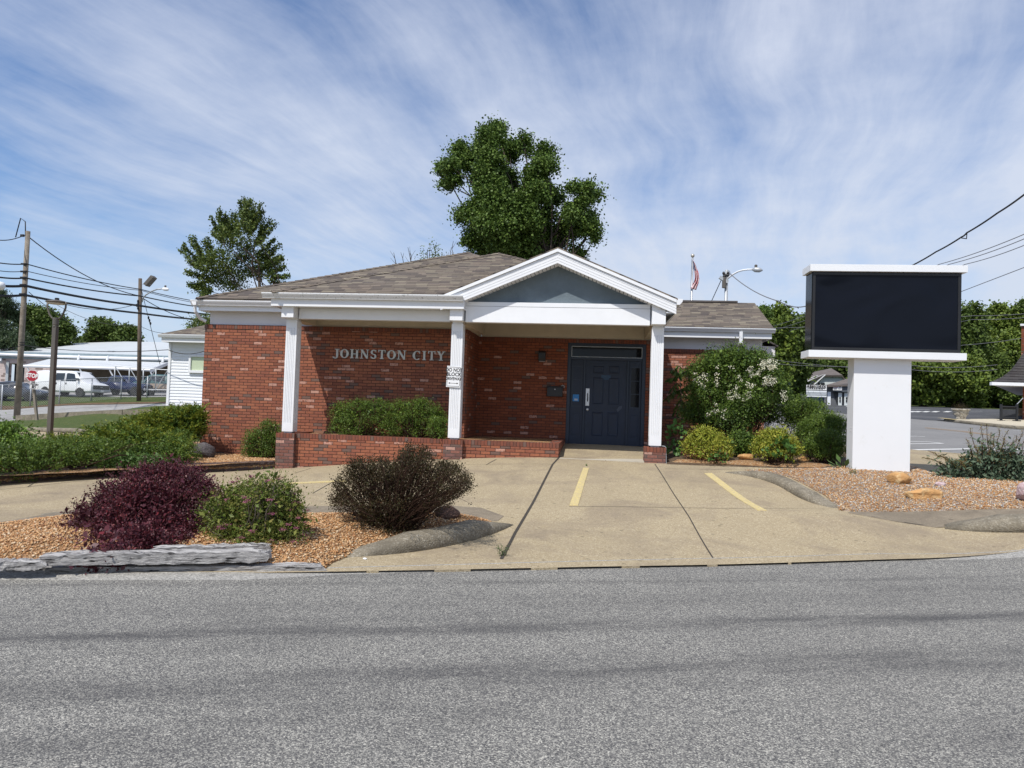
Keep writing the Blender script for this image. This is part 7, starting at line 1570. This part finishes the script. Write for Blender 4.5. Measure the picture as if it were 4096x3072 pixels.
q = aty(*z3(915,852), 57.95); t_ = text_mesh('lettering', 'P A R K I N G', .17, facing((q[0], 57.95, q[2])), M['sign_ink'], mf, .003, .010, .95)
for a, b in ((722,770),(1060,1108)): pbox(z3(a,0)[0], z3(b,0)[0], z3(0,850)[1], z3(0,855)[1], 57.95, .01, 'sign_dash', M['sign_ink'], mf)
ppoly([z3(1110,853), z3(1092,842), z3(1092,864)], 57.95, .01, 'sign_arrow', M['sign_ink'], mf)
gd = empty('garage', tuple(aty(3262, 1625, 66)), 'dark blue roller door of a garage seen below the parking sign', 'garage')
pbox(z3(560,0)[0], z3(1150,0)[0], z3(0,1000)[1], z3(0,1290)[1], 66, 6, 'wall', M['shopgrey'], gd); pbox(z3(720,0)[0], z3(1085,0)[0], z3(0,1035)[1], z3(0,1280)[1], 65.9, .1, 'roller_door', M['navy'], gd)
hs = empty('distant_house', tuple(aty(3280, 1610, 80)), 'white house with a clipped-gable brown roof behind the grey shop', 'house')
yh = 80
ppoly([z3(640,980), z3(640,740), z3(900,640), z3(1110,548), z3(1400,548), z3(1545,640), z3(1545,980)], yh, 8, 'gable_wall', M['housewhite'], hs)
ppoly([z3(330,980), z3(345,790), z3(720,690), z3(1000,600), z3(1000,980)], yh+.6, 6, 'wing_wall', M['housewhite'], hs)
def roofpoly(pts, nm='roof'):
    P = [aty(u, v, y) for (u, v), y in pts]; k = len(P); m_ = MB(); m_.add(P+[(p_[0],p_[1]+.05,p_[2]-.18) for p_ in P], [tuple(range(k)), tuple(range(2*k-1,k-1,-1))]+[(i,i+k,(i+1)%k+k,(i+1)%k) for i in range(k)]); return m_.build(nm, M['roofgrey'], hs)
roofpoly([(z3(1100,552),yh-.4),(z3(1490,552),yh-.4),(z3(1245,403),yh+3)]); roofpoly([(z3(1100,552),yh-.4),(z3(1245,403),yh+3),(z3(880,478),yh+6),(z3(560,680),yh+.2),(z3(330,775),yh-.3),(z3(660,700),yh-.5)])
roofpoly([(z3(1490,552),yh-.4),(z3(1555,650),yh-.3),(z3(1500,640),yh+4),(z3(1245,403),yh+3)]); roofpoly([(z3(1100,552),yh-.7),(z3(1060,560),yh-.7),(z3(800,790),yh-.7),(z3(845,790),yh-.7)])
for pl in ([z3(1125,548),z3(1100,540),z3(840,770),z3(872,775)], [z3(1085,535),z3(1060,540),z3(620,722),z3(640,735)], [z3(960,560),z3(940,556),z3(390,750),z3(410,762)]): ppoly(pl, yh-.9, .15, 'rake_board', M['white'], hs)
for a, b, c1_, d1_ in ((955,998,715,775),(1015,1100,725,780),(600,650,745,880),(450,520,770,890),(340,375,790,910),(1255,1290,570,600)): pbox(z3(a,0)[0], z3(b,0)[0], z3(0,c1_)[1], z3(0,d1_)[1], yh-.05, .06, 'window', M['dark_int'], hs)
ppoly([z3(250,980), z3(470,880), z3(600,860), z3(660,900), z3(660,990)], yh-2, 1.5, 'porch_roof', M['roofgrey'], hs)
# corner building with swept roof
cb = empty('corner_building', tuple(aty(4200, 1668, 42)), 'brick building with a swept grey roof and chimney at the right edge', 'building')
c4 = lambda x_, y_: (3600+x_/1.67, 1150+y_/1.67)
prof = [c4(*q) for q in ((603,632),(640,617),(680,597),(715,573),(745,545),(772,512),(795,478),(828,430),(870,360),(920,290))]
P = [aty(u, v, 41.5) for u, v in prof]; mb = MB(); V_ = [(p_[0], 41.5-(.0), p_[2]) for p_ in P]+[(p_[0]+9.2, 56, p_[2]) for p_ in P]; k = len(P); mb.add(V_, [(i,i+1,k+i+1,k+i) for i in range(k-1)]); P2 = [(p_[0], p_[2]) for p_ in P]+[(P[-1][0]+6, P[-1][2]), (P[-1][0]+6, P[0][2])]
mb.prism(P2[::-1], 41.45, 41.5, 'y'); mb.build('roof', roofmat('slate_grey_shingles', [(0,(.06,.055,.06)),(.5,(.09,.085,.09)),(1,(.075,.07,.075))]), cb)
a = aty(*c4(603,632), 41.4); MB().box(a[0]-.02, a[0]+12, 41.2, 41.42, a[2]-.17, a[2]).build('eave_board', M['white'], cb); MB().prism([(a[0]+.1,41.42),(a[0]+12,41.42),(a[0]+21.2,56),(a[0]+9.3,56)], a[2]-.12, a[2]-.04, 'z').build('soffit', M['white'], cb)
SKEW = .64; pbox(4090, 4500, 1530, 1720, 43.0, 10, 'brick_wall', M['brick_dim'], cb); pbox(4084, 4140, 1302, 1500, 44.5, 1.2, 'chimney', M['brick_dim'], cb); pbox(4081, 4145, 1296, 1303, 44.4, 1.4, 'chimney_cap', M['white'], cb)
ir = empty('iron_railing', tuple(on(4035,1684)), 'short black iron railing on the pale pavement beside the corner building', 'railing'); yr_ = 40.4
for u in (4004, 4067): 
    a = aty(u, 1683, yr_); b = aty(u+.5, 1617, yr_); MB().box(a[0]-.05, a[0]+.05, yr_-.05, yr_+.05, a[2], b[2]).build('post', M['black'], ir); MB().box(a[0]-.14, a[0]+.14, yr_-.14, yr_+.14, a[2]-.02, a[2]+.03).build('foot_plate', M['black'], ir)
for v in (1627, 1672): a, b = aty(4004, v-1, yr_), aty(4067, v+1, yr_); MB().tube([a, b], .04, 6).build('rail', M['black'], ir)
for i in range(13): a, b = aty(4008.5+i*4.5, 1627, yr_), aty(4008+i*4.5, 1673, yr_); MB().tube([a, b], .018, 4).build('baluster', M['black'], ir)
MB().tube([aty(4068,1617,yr_), aty(4092,1592,yr_+.6)], .02, 5).build('handrail', M['galv'], ir)
tag(pbox(4072, 4110, 1634, 1665, 43.5, .5, 'stone_wall', aggregate('tan_stone_blocks', (.36,.27,.18), (.16,.12,.08), (.5,.4,.28), 4, .8), None, bevel=.05), 'low tan block wall glimpsed through the iron railing', 'wall')
# urn
b_ = on(3842, 1685, .12); root = empty('garden_urn', b_, 'big cream stone urn with a dead brown plant on the far pavement', 'planter')
m, n, p = newmat('aged_cast_stone'); pos = n.pos(); n.put(p.inputs['Base Color'], n.mix(n.mapr(n.noise(pos, 9, 5, .7), .42, .62), (.50,.46,.38), (.22,.19,.15))); p.inputs['Roughness'].default_value = .9
ub = MB().lathe([(.24,0),(.25,.04),(.235,.06),(.25,.10),(.30,.20),(.355,.38),(.37,.44),(.435,.46),(.445,.52),(.43,.54),(.38,.54),(.36,.48)], b_, 28).build('bowl', m, root, smooth=True)
ft_ = MB()
for i in range(10):
    a0_ = i*math.pi/5; pts = [Vector(b_)+Vector((math.cos(a0_+t_*.628)*(.345-.02*math.sin(t_*3.14)), math.sin(a0_+t_*.628)*(.345-.02*math.sin(t_*3.14)), .40-.17*math.sin(t_*3.14))) for t_ in np.linspace(0, 1, 7)]; ft_.tube(pts, .022, 5)
ft_.build('swag', m, ub)
C0 = np.array(b_)+[0,0,.58]+RNG.normal(size=(2400, 3))*[.15,.15,.10]; leaves('dead_plant', C0, rdir(2400), rdir(2400), np.full(2400,.06), np.full(2400,.008), LM['brown'], root)
# pale rock by the tree line
rock('pale weathered boulder under the trees beyond the urn', tuple(np.array(on(3890,1628))+[0,0,.4]), (.75,.5,.9), M['pinkrock'], 40, .3, 'boulder'); rock('leaning slab of grey stone under the trees beyond the urn', tuple(np.array(on(3830,1622))+[0,1,.7]), (1.3,.6,.28), M['pinkrock'], 41, -.2)
